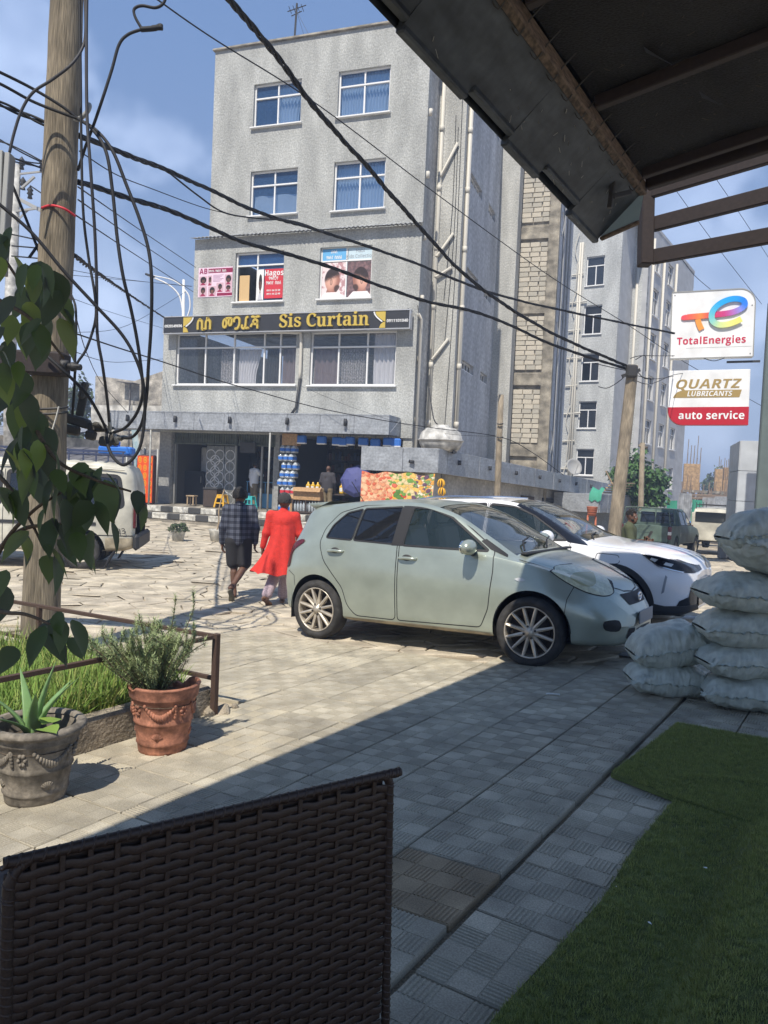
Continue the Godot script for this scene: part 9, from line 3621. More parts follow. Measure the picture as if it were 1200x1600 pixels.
func tree(called: String,label: String,base: Vector3,trunk_h: float,crown_c: Vector3,crown_r: Vector3,count: int,leaf: float,m: Material,sd: int) -> void:
	var t:=thing(called,label,"tree",base)
	var r:=RandomNumberGenerator.new()
	r.seed=sd
	var tr:=MB.new()
	tr.sm(0)
	tr.tube(spline([Vector3(0,-0.2,0),Vector3(0.05,trunk_h*0.5,0.03),Vector3(crown_c.x*0.6,trunk_h,crown_c.z*0.6),crown_c],4),[0.13,0.12,0.115,0.11,0.10,0.095,0.09,0.085,0.08,0.07,0.06,0.05,0.04],8)
	var clumps: Array=[]
	for i in 22:
		var d:=Vector3(r.randfn(0,1),r.randfn(0,1),r.randfn(0,1)).normalized()
		var c:=crown_c+d*crown_r*r.randf_range(0.45,0.95)
		clumps.append([c,r.randf_range(0.22,0.42)])
		tr.tube(spline([crown_c - Vector3(0,crown_r.y*0.5,0),(crown_c+c)/2 - Vector3(0,0.1,0),c],3),0.025,5)
	obj("trunk",tr,mats.bark,t)
	var fm:=MB.new()
	fm.sm(0)
	for i in count:
		var c: Array=clumps[r.randi() % clumps.size()]
		var d:=Vector3(r.randfn(0,1),r.randfn(0,0.8),r.randfn(0,1))*0.62
		var p: Vector3=c[0]+d*crown_r*c[1]
		leaf_shape(fm,p,Basis(Vector3.UP,r.randf()*TAU)*Basis(Vector3(1,0,0),r.randf_range(0.0,1.2))*Basis(Vector3(0,0,1),r.randf_range(-0.8,0.8)),leaf*r.randf_range(0.7,1.2),leaf*0.28)
	tag(obj("crown",fm,m,t),"","","","stuff")
func build_side_street() -> void:
	var b:=on_ground(at(1000,850,36.0))
	tree("street_tree","small bushy green tree before the tall apartment block",b,at(1000,790,36).y - b.y,at(1000,752,36) - b,Vector3(1.2,1.3,1.0),3600,0.27,mats.leaf_street,3)
	b=on_ground(at(1125,800,95.0))
	tree("distant_tree","hazy tree behind the half built house at the street's end",b,4.0,at(1124,760,95) - b,Vector3(1.9,2.2,1.9),1200,0.5,mats.leaf_far,5)
	var f:=on_ground(at(936,800,32.0))
	var a:=thing("street_kiosk","small kiosk with grey sheet front and green cloth at the end of the annexe","kiosk",f,STREET_TURN)
	var tp:=at(936,772,32).y - f.y
	var m:=MB.new()
	m.box(Vector3(-1.0,tp - 0.05,-4.6),Vector3(1.96,0.06,9.0))
	m.box(Vector3(-1.2,tp/2 - 0.4,-4.6),Vector3(0.1,tp+0.6,9.0))
	obj("kiosk_roof",m,mats.cladding,a)
	for i in 8:
		m=MB.new()
		m.box(Vector3.ZERO,Vector3(0.03,0.78,1.06),0.006)
		obj("parapet_panel",m,mats.cladding,a,Vector3(0.01*(i % 2),tp - 0.39 - 0.03*i,-0.55 - i*1.08))
	m=MB.new()
	m.box(Vector3(-1.0,tp - 0.39,0.02),Vector3(1.96,0.78,0.03),0.006)
	obj("parapet_panel",m,mats.cladding,a)
	m=MB.new()
	m.sm(0)
	for i in 4:
		var x:=-0.45+i*0.13
		m.quad(Vector3(x,tp+0.30 - 0.07*(i % 3),-0.4),Vector3(x+0.13,tp+0.30 - 0.07*((i+1) % 3),-0.4),Vector3(x+0.15,tp+0.02+0.02*((i+1) % 2),0.05),Vector3(x+0.02,tp+0.02+0.02*(i % 2),0.05))
		m.quad(Vector3(x+0.02,tp+0.02+0.02*(i % 2),0.05),Vector3(x+0.15,tp+0.02+0.02*((i+1) % 2),0.05),Vector3(x+0.14,tp - 0.25 - 0.09*((i+1) % 2),0.08),Vector3(x+0.01,tp - 0.25 - 0.09*(i % 2),0.08))
	obj("green_cloth",m,mats.green_cloth,a)
	m=MB.new()
	for i in 5:
		m.bar(Vector3(-0.3+0.1*i,tp+0.06+0.11*i,-1.2),Vector3(-0.1+i*0.1,tp+0.05+0.12*i,-4.0),0.09,0.06)
	m.bar(Vector3(0.1,tp,-2.2),Vector3(-0.3,tp+1.0,-1.6),0.05,0.05)
	obj("timber_stack",m,mats.wood_pale,a)
	m=MB.new()
	m.sm(0)
	m.lathe(Vector3.ZERO,[Vector2(0,0),Vector2(0.16,0),Vector2(0.21,0.34),Vector2(0.22,0.36),Vector2(0.195,0.36),Vector2(0.16,0.05),Vector2(0,0.05)],16)
	for i in 3:
		m.lathe(Vector3(0,0.07+i*0.09,0),[Vector2(0.17+i*0.014,0),Vector2(0.182+i*0.014,0.016),Vector2(0.175+i*0.014,0.03)],16)
	var bk:=on_ground(at(925,800,30.0))
	var bt:=at(925,806,30.0).y - bk.y
	m.tube([Vector3(-0.2,-bt,0),Vector3(-0.15,0.02,0)],0.04,6)
	m.tube([Vector3(0.2,-bt,0),Vector3(0.15,0.02,0)],0.04,6)
	tag(obj("orange_basket",m,mats.basket,self,bk+Vector3(0,bt,0),Basis()),"orange basket on a stand beneath the kiosk roof","basket")
	f=on_ground(at(1010,870,40.0))
	var fe:=thing("corrugated_fence","fence of upright corrugated metal sheets, some green, along the side street","fence",f,STREET_TURN+0.9)
	for i in 10:
		m=MB.new()
		m.sm(0)
		var n:=18
		var hh:=2.25+0.25*sin(i*2.7)
		for k in n:
			var x0:=0.82*k/n
			var x1:=0.82*(k+1)/n
			var z0:=0.04*sin(k*TAU/3.0)
			var z1:=0.04*sin((k+1)*TAU/3.0)
			m.quad(Vector3(x0,0,z0),Vector3(x0,hh,z0),Vector3(x1,hh,z1),Vector3(x1,0,z1))
		obj("metal_sheet",m,[mats.tin,mats.tin,mats.cladding,mats.tin,mats.green_cloth,mats.tin,mats.green_cloth,mats.tin,mats.cladding,mats.tin][i],fe,Vector3(-2.2+i*0.8,0,0.02*(i % 2)),Basis(Vector3(0,0,1),0.05*sin(i*1.9)))
	var k:=0
	for q in [[1100,800,54.0,2.6,1.5,0.25],[1122,778,46.0,1.8,2.1,-0.2]]:
		f=on_ground(at(q[0],850,q[2]))
		var s:=thing("tin_shed",["grey blockwork shed with a tin roof at the street's end","shed with a dark overhanging tin roof beside the clad gatehouse"][k],"shed",f,STREET_TURN+q[5])
		m=MB.new()
		m.box(Vector3(0,q[4]/2,0),Vector3(q[3],q[4],2.4))
		obj("shed_wall",m,mats.concrete_raw if k != 2 else mats.plaster_grey,s)
		m=MB.new()
		for i in 14:
			var x: float=-q[3]*0.58+q[3]*1.16*i/14.0
			m.box(Vector3(x,q[4]+0.25+0.02*(i % 2),0.2),Vector3(q[3]*1.16/14.0,0.04,3.4),0.0,Basis(Vector3(1,0,0),0.16))
		obj("tin_roof",m,mats.tin if k != 1 else mats.tin_dark,s)
		m=MB.new()
		m.box(Vector3(0.2,q[4]*0.4,1.22),Vector3(0.8,q[4]*0.75,0.04))
		obj("shed_door",m,mats.tin_dark,s)
		k+=1
	f=on_ground(at(1096,850,78.0))
	var hs:=thing("half_built_house","half built house with raw concrete floors, column forms and pole scaffolding in the distance","building",f,STREET_TURN+0.35)
	var lev:=at(1090,768,78).y - f.y
	m=MB.new()
	for y in [lev - 2.9,lev]:
		m.box(Vector3(0,y,0),Vector3(5.2,0.25,5.0))
	for x in [-2.3,-0.8,0.8,2.3]:
		for z in [-2.2,2.2]:
			m.box(Vector3(x,lev/2,z),Vector3(0.3,lev,0.3))
	obj("concrete_floors",m,mats.concrete_raw,hs)
	m=MB.new()
	for q in [[-1.7,2.2,2.7,1.5],[0.9,1.6,2.3,0.7],[1.7,1.2,2.5,0.6],[2.5,1.8,1.9,0.7]]:
		m.box(Vector3(q[0],lev+q[2]/2,q[1]),Vector3(q[3],q[2],0.5),0.02)
	obj("column_form",m,mats.formwork,hs)
	m=MB.new()
	var r:=RandomNumberGenerator.new()
	r.seed=6
	for i in 46:
		var x:=r.randf_range(-2.9,2.9)
		var z:=2.4+r.randf_range(0,0.5)
		m.tube([Vector3(x,0,z),Vector3(x+r.randf_range(-0.3,0.3),lev+r.randf_range(-0.6,1.6),z)],0.045,5)
	for i in 16:
		var y:=r.randf_range(0.3,1.0)*lev
		m.tube([Vector3(-2.9,y,2.9),Vector3(2.9,y+r.randf_range(-0.5,0.5),2.9)],0.05,5)
	for i in 10:
		var x:=-2.2+(i % 5)*0.3
		m.tube([Vector3(x,lev+1.5,2.2),Vector3(x+0.06,lev+r.randf_range(3.0,5.6),2.2)],0.035,4)
		m.tube([Vector3(0.9+i*0.17,lev+1.5,1.6),Vector3(0.9+i*0.17,lev+r.randf_range(2.4,3.6),1.6)],0.03,4)
	obj("pole_scaffold",m,mats.scaffold,hs)
	m=MB.new()
	m.sm(0)
	for i in 6:
		for j in 3:
			var v: Array=[]
			for e in [[i,j],[i,j+1],[i+1,j+1],[i+1,j]]:
				v.append(Vector3(e[0]*0.34 - 1.0,0.5 - 0.11*e[0]+0.10*sin(e[0]*1.7+e[1]*1.1),e[1]*0.5))
			m.quad(v[0],v[1],v[2],v[3])
	tag(obj("blue_tarpaulin",m,mats.crate_blue,self,at(1084,822,36.0),Basis(Vector3.UP,STREET_TURN)),"bright blue tarpaulin spread behind the green pickup's cab","tarpaulin")
	shop_person("distant person in a red top standing beyond the white jeep",on_ground(at(1128,850,40.0)),0.4,mats.red_cloth,mats.jacket,false,false,1.65)
	m=MB.new()
	m.box(Vector3(0,0.5,0),Vector3(0.34,1.0,0.3),0.05)
	m.box(Vector3(0,1.02,0),Vector3(0.4,0.06,0.36),0.02)
	tag(obj("white_bollard",m,mats.pipe_grey,self,on_ground(at(1129,880,28.0)),Basis()),"pale block post at the roadside by the jeep's rear","bollard")
func build_left_background() -> void:
	var g:=on_ground(at(196,760,44.0))
	var b:=thing("plain_house","old house with stained plaster wall and two small openings beyond the minibus","building",g,FRONT_TURN)
	var l:=at(136,585,44).y - g.y
	var m:=MB.new()
	m.wall(-2.3,2.6,0,l - 0.7,0,0.3,[[-1.2,3.35,-0.75,3.7],[0.0,3.35,0.5,3.7]])
	m.prism(PackedVector2Array([Vector2(-2.3,l - 0.7),Vector2(2.6,l - 0.7),Vector2(2.6,l+0.35),Vector2(0.4,l - 0.3),Vector2(-2.3,l)]),0.3,Transform3D(Basis(),Vector3(0,0,0)))
	m.box(Vector3(-2.2,l/2,-3.2),Vector3(0.3,l - 0.1,6.0))
	obj("wall",m,mats.old_plaster,b)
	m=MB.new()
	m.box(Vector3(0.25,l - 0.45,0.25),Vector3(1.0,0.05,0.8),0.0,Basis(Vector3(0,0,1),-0.08))
	m.bar(Vector3(0.4,0,0.35),Vector3(0.4,l - 0.5,0.35),0.07,0.07)
	obj("roof_edge",m,mats.tin_dark,b)
	m=MB.new()
	m.box(Vector3(0.1,l - 2.3,0.16),Vector3(5.0,1.2,0.02))
	obj("painted_band",m,mats.old_paint,b)
	m=MB.new()
	for i in 18:
		m.box(Vector3(-2.2+i*0.52,2.3+0.02*(i % 2),2.6),Vector3(0.52,0.04,3.6),0.0,Basis(Vector3(1,0,0),0.2))
	var lean:=thing("lean_to_roof","low dark tin lean-to roofs beyond the minibus rack","roof",g+Vector3(-0.5,0,4.0),FRONT_TURN)
	obj("tin_sheet",m,mats.tin_dark,lean)
	m=MB.new()
	for x in [-2.0,1.0,4.0,6.8]:
		m.bar(Vector3(x,0,4.2),Vector3(x,2.0,4.2),0.08,0.08)
	m.box(Vector3(2.4,1.0,0.9),Vector3(9.2,2.0,0.1))
	obj("post_row",m,mats.tin,lean)
	for i in 2:
		var o:=on_ground(at([60,104][i],780,[48.0,52.0][i]))
		tree("background_tree",["broad dusty tree behind the wooden pole at the left","tall narrow dark tree just right of the wooden pole"][i],o,3.0,at([64,122][i],[672,640][i],[48.0,52.0][i]) - o,[Vector3(2.8,1.6,2.0),Vector3(0.9,2.4,0.9)][i],1500,0.34,mats.leaf_far,20+i)
	o_wall()
	m=MB.new()
	var gl:=MB.new()
	var c:=at(212,690,33)
	gl.quad(at(203,652,33) - c,at(212,652,33) - c,at(220,716,33) - c,at(210,716,33) - c)
	gl.box(Vector3(0,-0.8,-0.05),Vector3(0.1,1.6,0.05))
	tag(obj("leaning_glass",gl,mats.glass_green,self,c),"pale greenish glass sheet leaning by the minibus's rear","glass sheet")
	for k in 3:
		m=MB.new()
		m.sm(0)
		m.tube([Vector3.ZERO,Vector3(0,2.6,0)],0.05,6)
		tag(obj("shelter_post",m,mats.alu_dull,self,on_ground(at([224,196,244][k],790,30+k))),["thin pale post left of the orange mattress","thin pale post just beyond the minibus's roof corner","thin pale post in front of the grey shop column"][k],"post")
func o_wall() -> void:
	var g:=on_ground(at(20,760,40.0))
	var b:=thing("whitewashed_house","low white house with tin roof seen through the leaves at the far left","building",g,FRONT_TURN)
	var m:=MB.new()
	m.box(Vector3(-1.5,1.6,-2.0),Vector3(8.0,3.2,4.0))
	obj("wall",m,mats.old_paint,b)
	m=MB.new()
	for i in 20:
		m.box(Vector3(-5.8+i*0.45,3.5+0.02*(i % 2),-1.6),Vector3(0.45,0.04,5.2),0.0,Basis(Vector3(1,0,0),0.15))
	obj("tin_roof",m,mats.tin,b)
	m=MB.new()
	m.box(Vector3(0.5,1.0,0.02),Vector3(0.9,2.0,0.06))
	obj("door",m,mats.crate_blue,b)
	m=MB.new()
	m.box(Vector3(-2.5,1.7,0.02),Vector3(1.2,1.0,0.06))
	obj("window",m,mats.glass_far,b)
func make_materials() -> void:
	var fine:=ntex(1,0.02,0.72,1.0,5)
	var blot:=ntex(2,0.008,0.62,1.0,5)
	var soft:=ntex(3,0.006,0.85,1.0,4)
	var grit:=ntex(4,0.09,0.55,1.0,3)
	var rough_h:=ntex(5,0.035,0.0,1.0,4)
	var grit_h:=ntex(6,0.11,0.0,1.0,3)
	var worms:=ntex(7,0.055,0.70,1.0,3)
	var worms_h:=ntex(7,0.055,0.0,1.0,3)
	var dirt:=ntex(8,0.012,0.45,1.0,5)
	var S:=func(v: float) -> Vector3: return Vector3(v,v,v)
	var M:=mats
	M.dust=worn(mat(0.42,0.35,0.25,0.95),grit,S.call(1.6),blot,S.call(0.17))
	M.tile=[]
	for c in [[0.415,0.37,0.28],[0.44,0.395,0.30],[0.38,0.34,0.26],[0.33,0.25,0.155]]:
		M.tile.append(relief(worn(mat(c[0],c[1],c[2],0.85),ntex(18,0.09,0.74,1.0,3),S.call(2.1),ntex(19,0.008,0.72,1.0,5),S.call(0.55)),grit_h,0.05))
	M.cobble=[]
	for c in [[0.50,0.435,0.325],[0.46,0.40,0.305],[0.53,0.465,0.355]]:
		M.cobble.append(relief(worn(mat(c[0],c[1],c[2],0.92),ntex(18,0.09,0.74,1.0,3),S.call(1.3),ntex(20,0.012,0.66,1.0,5),S.call(0.31)),rough_h,0.5))
	M.kerb_stone=relief(worn(mat(0.34,0.29,0.22,0.95),grit,S.call(1.7),dirt,S.call(0.7)),rough_h,1.0)
	M.soil=relief(worn(mat(0.10,0.075,0.05,1.0),grit,S.call(2.5)),grit_h,1.2)
	M.turf=relief(worn(mat(0.16,0.19,0.055,0.95),ntex(40,0.14,0.35,1.0,2),S.call(3.2),blot,S.call(0.6)),ntex(41,0.2,0.0,1.0,2),0.5)
	M.grass=mat(1,1,1,0.7)
	M.grass.vertex_color_use_as_albedo=true
	M.grass.backlight_enabled=true
	M.grass.backlight=Color(0.5,0.5,0.5)
	var streak:=ntex(17,0.014,0.74,1.0,5)
	M.apron=worn(mat(0.42,0.41,0.38,0.9),fine,S.call(0.8),blot,S.call(0.3))
	M.stucco=relief(worn(mat(0.40,0.405,0.385,0.95),worms,Vector3(0.62,0.40,0.62),streak,Vector3(0.16,0.045,0.16)),worms_h,1.0)
	M.stucco_pale=relief(worn(mat(0.44,0.437,0.405,0.95),worms,Vector3(0.8,0.4,0.8),streak,Vector3(0.2,0.05,0.2)),worms_h,1.2)
	M.stucco_far=relief(worn(mat(0.47,0.48,0.47,0.95),worms,Vector3(0.5,0.3,0.5),streak,Vector3(0.15,0.04,0.15)),worms_h,1.2)
	M.plaster_grey=worn(mat(0.40,0.395,0.38,0.9),fine,S.call(0.6),blot,Vector3(0.25,0.07,0.25))
	M.plaster_blue=worn(mat(0.46,0.465,0.475,0.9),fine,S.call(0.5),ntex(9,0.008,0.74,1.0,4),Vector3(0.22,0.06,0.22))
	M.plaster_far=worn(mat(0.45,0.455,0.46,0.9),soft,S.call(0.3))
	M.concrete_raw=relief(worn(mat(0.40,0.36,0.29,0.95),grit,S.call(1.0),dirt,S.call(0.3)),rough_h,1.0)
	M.block=[]
	for c in [[0.50,0.46,0.38],[0.44,0.41,0.345],[0.55,0.50,0.41]]:
		M.block.append(relief(worn(mat(c[0],c[1],c[2],0.95),grit,S.call(1.4)),grit_h,0.5))
	M.old_plaster=worn(mat(0.36,0.33,0.28,0.95),dirt,S.call(0.25),fine,S.call(0.8))
	M.old_paint=worn(mat(0.50,0.48,0.43,0.9),dirt,S.call(0.2))
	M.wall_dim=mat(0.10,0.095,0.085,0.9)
	M.column_grey=worn(mat(0.30,0.30,0.29,0.8),fine,S.call(0.7))
	M.tin=worn(mat(0.38,0.39,0.40,0.5,0.4),blot,S.call(0.5))
	M.tin_dark=worn(mat(0.14,0.13,0.125,0.7,0.2),blot,S.call(0.5))
	M.cladding=worn(mat(0.34,0.36,0.385,0.55,0.25),ntex(10,0.01,0.78,1.0,4),S.call(0.35),fine,S.call(1.0))
	M.clad_pale=worn(mat(0.50,0.53,0.56,0.5,0.15),soft,S.call(0.4))
	M.pane_blue=glass(0.05,0.13,0.30,0.30)
	M.pane_shop=glass(0.12,0.14,0.16,0.14)
	M.glass_far=glass(0.02,0.024,0.03,0.85)
	M.glass_green=glass(0.45,0.62,0.66,0.6,0.1)
	M.frame_white=mat(0.78,0.78,0.77,0.5)
	M.film_blue=mat(0.055,0.20,0.62,0.4)
	M.curtain_blue=mat(0.56,0.72,0.90,0.9)
	M.curtain_white=mat(0.72,0.72,0.76,0.9)
	M.curtain_dark=mat(0.03,0.026,0.026,0.9)
	M.curtain_mauve=mat(0.22,0.17,0.18,0.9)
	M.curtain_lace=worn(mat(0.40,0.39,0.40,0.9),ntex(42,0.05,0.25,1.0,1),Vector3(3,0.4,3))
	M.plywood=mat(0.62,0.42,0.20,0.7)
	M.poster_blue=mat(0.14,0.42,0.72,0.5)
	M.poster_pale=mat(0.55,0.68,0.74,0.5)
	M.shade_grey=mat(0.30,0.32,0.35,0.6)
	M.magenta=mat(0.30,0.015,0.09,0.5)
	M.sign_black=worn(mat(0.035,0.035,0.038,0.45),soft,S.call(0.6))
	M.gold=mat(0.72,0.52,0.10,0.35,0.3)
	M.sign_red=mat(0.60,0.035,0.05,0.5)
	M.sign_red_bright=mat(0.46,0.010,0.022,0.4)
	M.sign_white=worn(mat(0.80,0.80,0.785,0.4),soft,S.call(0.4))
	M.brand_red=mat(0.55,0.03,0.07,0.4)
	M.brand_gold=mat(0.36,0.25,0.085,0.4)
	M.ribbon=mat(1,1,1,0.4)
	M.ribbon.vertex_color_use_as_albedo=true
	M.alu=mat(0.60,0.60,0.60,0.4,0.6)
	M.alu_dull=mat(0.32,0.32,0.30,0.55,0.4)
	M.dark_metal=mat(0.05,0.048,0.046,0.6,0.3)
	M.pipe_grey=mat(0.36,0.36,0.35,0.6)
	M.pvc=mat(0.58,0.55,0.48,0.55)
	M.plastic=mat(0.03,0.031,0.034,0.6)
	M.pylon=worn(mat(0.115,0.145,0.135,0.5),soft,S.call(0.5))
	M.green_grey=worn(mat(0.10,0.115,0.095,0.7),blot,S.call(0.8))
	M.door_grey=worn(mat(0.17,0.175,0.165,0.6),fine,S.call(0.8))
	M.kerb_black=worn(mat(0.06,0.06,0.058,0.9),grit,S.call(1.2))
	M.kerb_white=worn(mat(0.64,0.62,0.55,0.9),dirt,S.call(0.8))
	M.cabinet_dark=mat(0.028,0.03,0.036,0.4)
	M.goods=[mat(0.16,0.06,0.04,0.6),mat(0.22,0.18,0.11,0.6),mat(0.06,0.09,0.16,0.6),mat(0.13,0.13,0.12,0.6)]
	M.bottle_clear=glass(0.70,0.76,0.80,0.55,0.1)
	M.label_blue=mat(0.035,0.16,0.55,0.5)
	M.cardboard=worn(mat(0.42,0.26,0.13,0.9),fine,S.call(1.0))
	M.oil_yellow=mat(0.72,0.45,0.04,0.25)
	M.umbrella=worn(mat(0.07,0.08,0.24,0.7),ntex(43,0.12,0.6,1.0,1),S.call(2.0))
	M.stool_yellow=mat(0.76,0.42,0.03,0.5)
	M.stool_teal=mat(0.05,0.48,0.48,0.5)
	M.wood_dark=worn(mat(0.065,0.045,0.035,0.75),fine,Vector3(2,0.4,2))
	M.wood_pale=worn(mat(0.42,0.31,0.19,0.85),fine,Vector3(2,0.4,2))
	M.mattress_dark=mat(0.10,0.04,0.03,0.9)
	M.tank_grey=worn(mat(0.44,0.43,0.40,0.7),dirt,S.call(0.6))
	M.green_cloth=mat(0.05,0.30,0.20,0.8)
	M.basket=mat(0.45,0.14,0.07,0.8)
	M.formwork=worn(mat(0.40,0.26,0.13,0.9),blot,S.call(0.7))
	M.scaffold=mat(0.24,0.17,0.11,0.9)
	M.pole_wood=relief(worn(mat(0.20,0.165,0.115,0.95),ntex(16,0.03,0.50,1.0,5),Vector3(4.5,0.22,4.5),blot,Vector3(0.9,0.3,0.9)),ntex(12,0.03,0.0,1.0,4),0.6)
	M.pole_pale=worn(mat(0.26,0.215,0.155,0.95),ntex(16,0.03,0.62,1.0,5),Vector3(3,0.25,3),blot,Vector3(0.9,0.3,0.9))
	M.rail_brown=worn(mat(0.026,0.017,0.015,0.75),fine,Vector3(2,2,2))
	M.trim_wood=worn(mat(0.12,0.085,0.062,0.85),ntex(11,0.03,0.42,1.0,5),Vector3(1.5,3,0.6))
	M.rust=worn(mat(0.085,0.052,0.038,0.85,0.2),grit,S.call(3.0))
	M.wire=mat(0.007,0.007,0.008,0.7)
	M.wire_grey=mat(0.03,0.028,0.03,0.6)
	M.clamp_dark=worn(mat(0.06,0.055,0.045,0.8),grit,S.call(2.0))
	M.eave=worn(mat(0.046,0.054,0.062,0.55,0.2),ntex(13,0.012,0.5,1.0,4),Vector3(1.2,1.2,0.25),fine,S.call(1.0),false)
	M.end_plate=mat(0.12,0.22,0.20,0.5)
	M.end_plate.backlight_enabled=true
	M.end_plate.backlight=Color(0.5,0.5,0.5)
	M.net=relief(worn(mat(0.015,0.015,0.016,0.95),ntex(44,0.05,0.25,1.0,4),Vector3(1.5,1.5,4.0)),rough_h,1.5)
	M.flake=mat(0.30,0.29,0.26,0.8)
	M.straw=mat(0.085,0.07,0.05,0.9)
	M.torn=mat(0.07,0.075,0.08,0.8)
	M.bark=worn(mat(0.13,0.095,0.06,0.95),grit,S.call(3.0))
	M.leaf_dark=mat(0.050,0.090,0.011,0.5)
	M.leaf_deep=mat(0.032,0.058,0.009,0.5)
	M.leaf_mid=mat(0.095,0.155,0.016,0.5)
	M.leaf_bright=mat(0.19,0.26,0.028,0.5)
	M.leaf_lime=mat(0.20,0.30,0.06,0.5)
	M.leaf_far=mat(0.075,0.105,0.05,0.7)
	M.leaf_street=mat(0.07,0.145,0.045,0.6)
	for n in ["leaf_dark","leaf_deep","leaf_bright","leaf_mid","leaf_lime","leaf_far","leaf_street"]:
		M[n].backlight_enabled=true
		M[n].backlight=Color(0.4,0.4,0.4)
		M[n].metallic_specular=0.3
	M.rosemary=[mat(0.36,0.42,0.20,0.8),mat(0.20,0.26,0.11,0.8)]
	M.aloe=worn(mat(0.17,0.29,0.11,0.45),soft,S.call(4.0))
	M.terracotta=worn(mat(0.36,0.155,0.095,0.8),dirt,S.call(1.6),fine,S.call(4.0))
	M.grey_pot=worn(mat(0.19,0.165,0.13,0.85),dirt,S.call(1.6),fine,S.call(4.0))
	M.paper=mat(0.78,0.78,0.74,0.8)
	M.sack=relief(worn(mat(0.50,0.525,0.455,0.5),soft,S.call(2.0),ntex(45,0.02,0.8,1.0,3),S.call(1.0),false),ntex(46,0.09,0.0,1.0,3),0.35)
	M.sack_thread=mat(0.55,0.60,0.54,0.8)
	M.wicker=worn(mat(0.046,0.029,0.020,0.5),grit,S.call(6.0))
	M.wicker_alt=worn(mat(0.038,0.024,0.017,0.5),grit,S.call(6.0))
	M.wicker_dark=mat(0.020,0.013,0.010,0.7)
	M.skin_dark=mat(0.125,0.062,0.038,0.55)
	M.hair=mat(0.012,0.010,0.009,0.7)
	M.hair_grey=mat(0.045,0.042,0.042,0.8)
	M.eye_white=mat(0.7,0.68,0.64,0.3)
	M.black_cloth=mat(0.022,0.022,0.025,0.9)
	M.sandal=mat(0.16,0.15,0.11,0.8)
	M.sandal_tan=mat(0.32,0.18,0.11,0.8)
	M.red_cloth=relief(worn(mat(0.62,0.035,0.025,0.9),soft,S.call(3.0),null,Vector3.ONE,false),rough_h,0.8)
	M.pink_cloth=worn(mat(0.46,0.36,0.40,0.9),ntex(47,0.05,0.35,1.0,2),S.call(2.5),null,Vector3.ONE,false)
	M.olive_cloth=mat(0.075,0.085,0.045,0.9)
	M.white_cloth=mat(0.70,0.71,0.74,0.9)
	M.khaki_cloth=mat(0.22,0.17,0.10,0.9)
	M.blue_cloth=mat(0.03,0.05,0.16,0.9)
	M.jacket=mat(0.045,0.042,0.048,0.9)
	var im:=Image.create(128,128,false,Image.FORMAT_RGB8)
	for y in 128:
		for x in 128:
			var a:=0.0
			for v in [x,y]:
				var f:=fposmod(v/64.0,1.0)
				a+=0.5 if f<0.5 else 0.0
				if absf(f - 0.25)<0.035 or absf(f - 0.75)<0.02:
					a+=0.28 if f>0.5 else -0.14
			im.set_pixel(x,y,Color(0.36,0.38,0.43).lerp(Color(0.10,0.11,0.16),clampf(a,0,1)))
	var pl:=StandardMaterial3D.new()
	pl.albedo_texture=ImageTexture.create_from_image(im)
	pl.uv1_triplanar=true
	pl.uv1_scale=Vector3(5.5,5.5,5.5)
	pl.roughness=0.95
	M.plaid=pl
	var cp:=mat(0.40,0.445,0.38,0.30,0.5)
	M.silver_green=worn(cp,ntex(14,0.01,0.86,1.0,4),S.call(0.6))
	cp.clearcoat_enabled=true
	cp.clearcoat=0.6
	cp.clearcoat_roughness=0.12
	M.white_paint=mat(0.80,0.80,0.81,0.28)
	M.white_paint.clearcoat_enabled=true
	M.white_paint.clearcoat=0.8
	M.white_paint.clearcoat_roughness=0.06
	M.van_cream=worn(mat(0.52,0.50,0.42,0.45),blot,S.call(0.4))
	M.van_dusty=worn(mat(0.36,0.31,0.22,0.8),dirt,S.call(0.5))
	M.pickup_green=worn(mat(0.085,0.125,0.10,0.45),blot,S.call(0.5))
	M.rack_blue=mat(0.045,0.06,0.12,0.6)
	M.crate_blue=mat(0.03,0.18,0.62,0.5)
	M.glass_car=glass(0.03,0.045,0.04,0.42)
	M.glass_dark=glass(0.012,0.014,0.018,0.90)
	M.rubber=mat(0.016,0.016,0.018,0.65)
	M.tyre=worn(mat(0.035,0.033,0.031,0.85),dirt,S.call(1.5))
	M.rim=worn(mat(0.56,0.50,0.41,0.36,0.45),blot,S.call(1.5))
	M.rim_steel=mat(0.36,0.33,0.27,0.6,0.3)
	M.brake=mat(0.06,0.05,0.045,0.6,0.4)
	M.chrome=mat(0.75,0.75,0.75,0.15,0.95)
	M.lamp_bowl=mat(0.40,0.38,0.22,0.25)
	M.lamp_hazy=worn(mat(0.56,0.56,0.38,0.22),ntex(15,0.02,0.7,1.0,3),S.call(2.0))
	M.lamp_hazy.clearcoat_enabled=true
	M.lamp_hazy.clearcoat=1.0
	M.lamp_clear=mat(0.62,0.62,0.60,0.1,0.2)
	M.tail_red=mat(0.10,0.008,0.013,0.22)
	M.mirror=mat(0.8,0.8,0.8,0.05,1.0)
	M.gloss_black=mat(0.012,0.012,0.014,0.12)
	M.plate=mat(0.22,0.24,0.26,0.5)
	M.ink=mat(0.03,0.03,0.03,0.7)
	M.seat_grey=mat(0.30,0.30,0.28,0.9)
	M.seat_dark=mat(0.06,0.06,0.065,0.9)
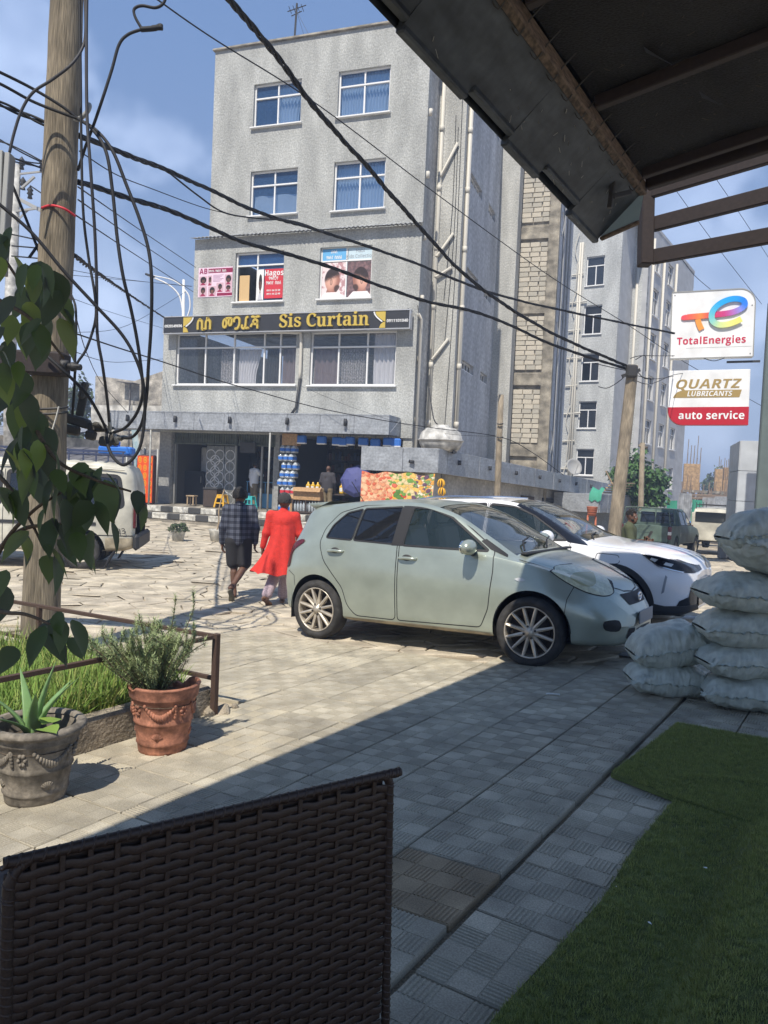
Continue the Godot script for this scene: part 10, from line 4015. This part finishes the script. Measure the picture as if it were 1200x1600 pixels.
func cloud_cover() -> ImageTexture:
	var w:=1280
	var h:=640
	var im:=Image.create(w,h,false,Image.FORMAT_RGBA8)
	im.fill(Color(1,1,1,0))
	var n:=FastNoiseLite.new()
	n.seed=77
	n.noise_type=FastNoiseLite.TYPE_SIMPLEX_SMOOTH
	n.frequency=2.2
	n.fractal_octaves=6
	n.fractal_gain=0.55
	var n2:=FastNoiseLite.new()
	n2.seed=78
	n2.frequency=0.9
	n2.fractal_octaves=3
	for y in range(int(h*0.18),int(h*0.52)):
		var el:=90.0 - 180.0*(y+0.5)/h
		for x in w:
			var az:=((x+0.5)/w - 0.5)*360.0
			var a:=deg_to_rad(az)
			var e:=deg_to_rad(el)
			var d:=Vector3(sin(a)*cos(e),sin(e),-cos(a)*cos(e))
			var base:=-0.75+0.40*n2.get_noise_3d(d.x*1.6,d.y*2.0,d.z*1.6) - maxf(0.0,el - 14.0)*0.05
			for c in [[-17.5,9.0,7.5,13.0],[-11.5,4.0,7.0,12.0],[-28.0,4.0,9.0,8.0],[95,14,26,22],[-70,12,20,16],[-115,18,28,26],[150,14,26,26],[-165,12,24,22],[58,5,14,9],[200,36,30,14]]:
				var dx: float=wrapf(az - c[0],-180,180)/c[2]
				var dy: float=(el - c[1])/c[3]
				if el<c[1]:
					dy*=0.55
				base=maxf(base,0.62 - 1.0*sqrt(dx*dx+dy*dy))
			var v:=base+0.36*n.get_noise_3d(d.x*2.3,d.y*3.2,d.z*2.3)
			var dens:=smoothstep(0.0,0.15,v)
			var veil:=smoothstep(16.0,0.0,el)*smoothstep(-0.25,0.45,n2.get_noise_3d(d.x*4.0,d.y*14.0,d.z*4.0))*0.32
			var al:=clampf(maxf(dens*0.95,veil),0.0,1.0)
			if al>0.0:
				var lit:=clampf(0.80+0.45*n.get_noise_3d(d.x*2.3+0.05,d.y*3.2+0.16,d.z*2.3),0.55,1.0)
				var c2:=Color(0.93,0.95,1.0)*lit
				c2.a=al
				im.set_pixel(x,y,c2)
	return ImageTexture.create_from_image(im)
func _ready() -> void:
	var cam:=Camera3D.new()
	cam.name="camera"
	cam.position=Vector3(0,1.65,0)
	cam.rotation_degrees=Vector3(-2.53,0,2.54)
	cam.fov=67.38
	cam.near=0.05
	cam.far=3000.0
	add_child(cam)
	cam_t=Transform3D(Basis.from_euler(cam.rotation),cam.position)
	var env:=Environment.new()
	env.background_mode=Environment.BG_SKY
	var sky:=Sky.new()
	var sm:=ProceduralSkyMaterial.new()
	sm.sky_top_color=Color(0.285,0.375,0.515)
	sm.sky_horizon_color=Color(0.48,0.53,0.60)
	sm.sky_curve=0.16
	sm.sky_energy_multiplier=1.0
	sm.ground_bottom_color=Color(0.36,0.33,0.29)
	sm.ground_horizon_color=Color(0.56,0.60,0.66)
	sm.sun_angle_max=35.0
	sm.sun_curve=0.12
	sm.sky_cover=cloud_cover()
	sm.sky_cover_modulate=Color(0.44,0.445,0.45,1)
	sky.sky_material=sm
	env.sky=sky
	env.tonemap_mode=Environment.TONE_MAPPER_LINEAR
	env.tonemap_exposure=2.6
	env.fog_enabled=true
	env.fog_density=0.003
	env.fog_light_color=Color(0.72,0.79,0.90)
	env.sdfgi_enabled=true
	env.ssao_enabled=true
	env.ssil_enabled=true
	var we:=WorldEnvironment.new()
	we.name="world_environment"
	we.environment=env
	add_child(we)
	var sun:=DirectionalLight3D.new()
	sun.name="sun"
	sun.light_energy=0.70
	sun.light_color=Color(1.0,0.97,0.92)
	sun.light_angular_distance=0.5
	sun.shadow_enabled=true
	add_child(sun)
	var el:=deg_to_rad(55.0)
	var to_sun:=Vector3(-0.354*cos(el),sin(el),0.935*cos(el))
	sun.look_at_from_position(Vector3.ZERO,-to_sun,Vector3.UP)
	rng.seed=1
	make_materials()
	build_ground()
	build_paving()
	build_cobbles()
	build_apron()
	build_shop_building()
	build_shops()
	build_annexe()
	build_tall_block()
	build_side_street()
	build_left_background()
	build_canopy()
	build_fuel_sign()
	build_hatchback()
	build_suv()
	build_van()
	build_pickup()
	build_jeep()
	build_walkers()
	build_phone_man()
	build_planter()
	build_railing()
	build_pots()
	build_pole()
	build_far_poles()
	build_ficus()
	build_sacks()
	build_carpet()
	build_chair()
	build_wires()
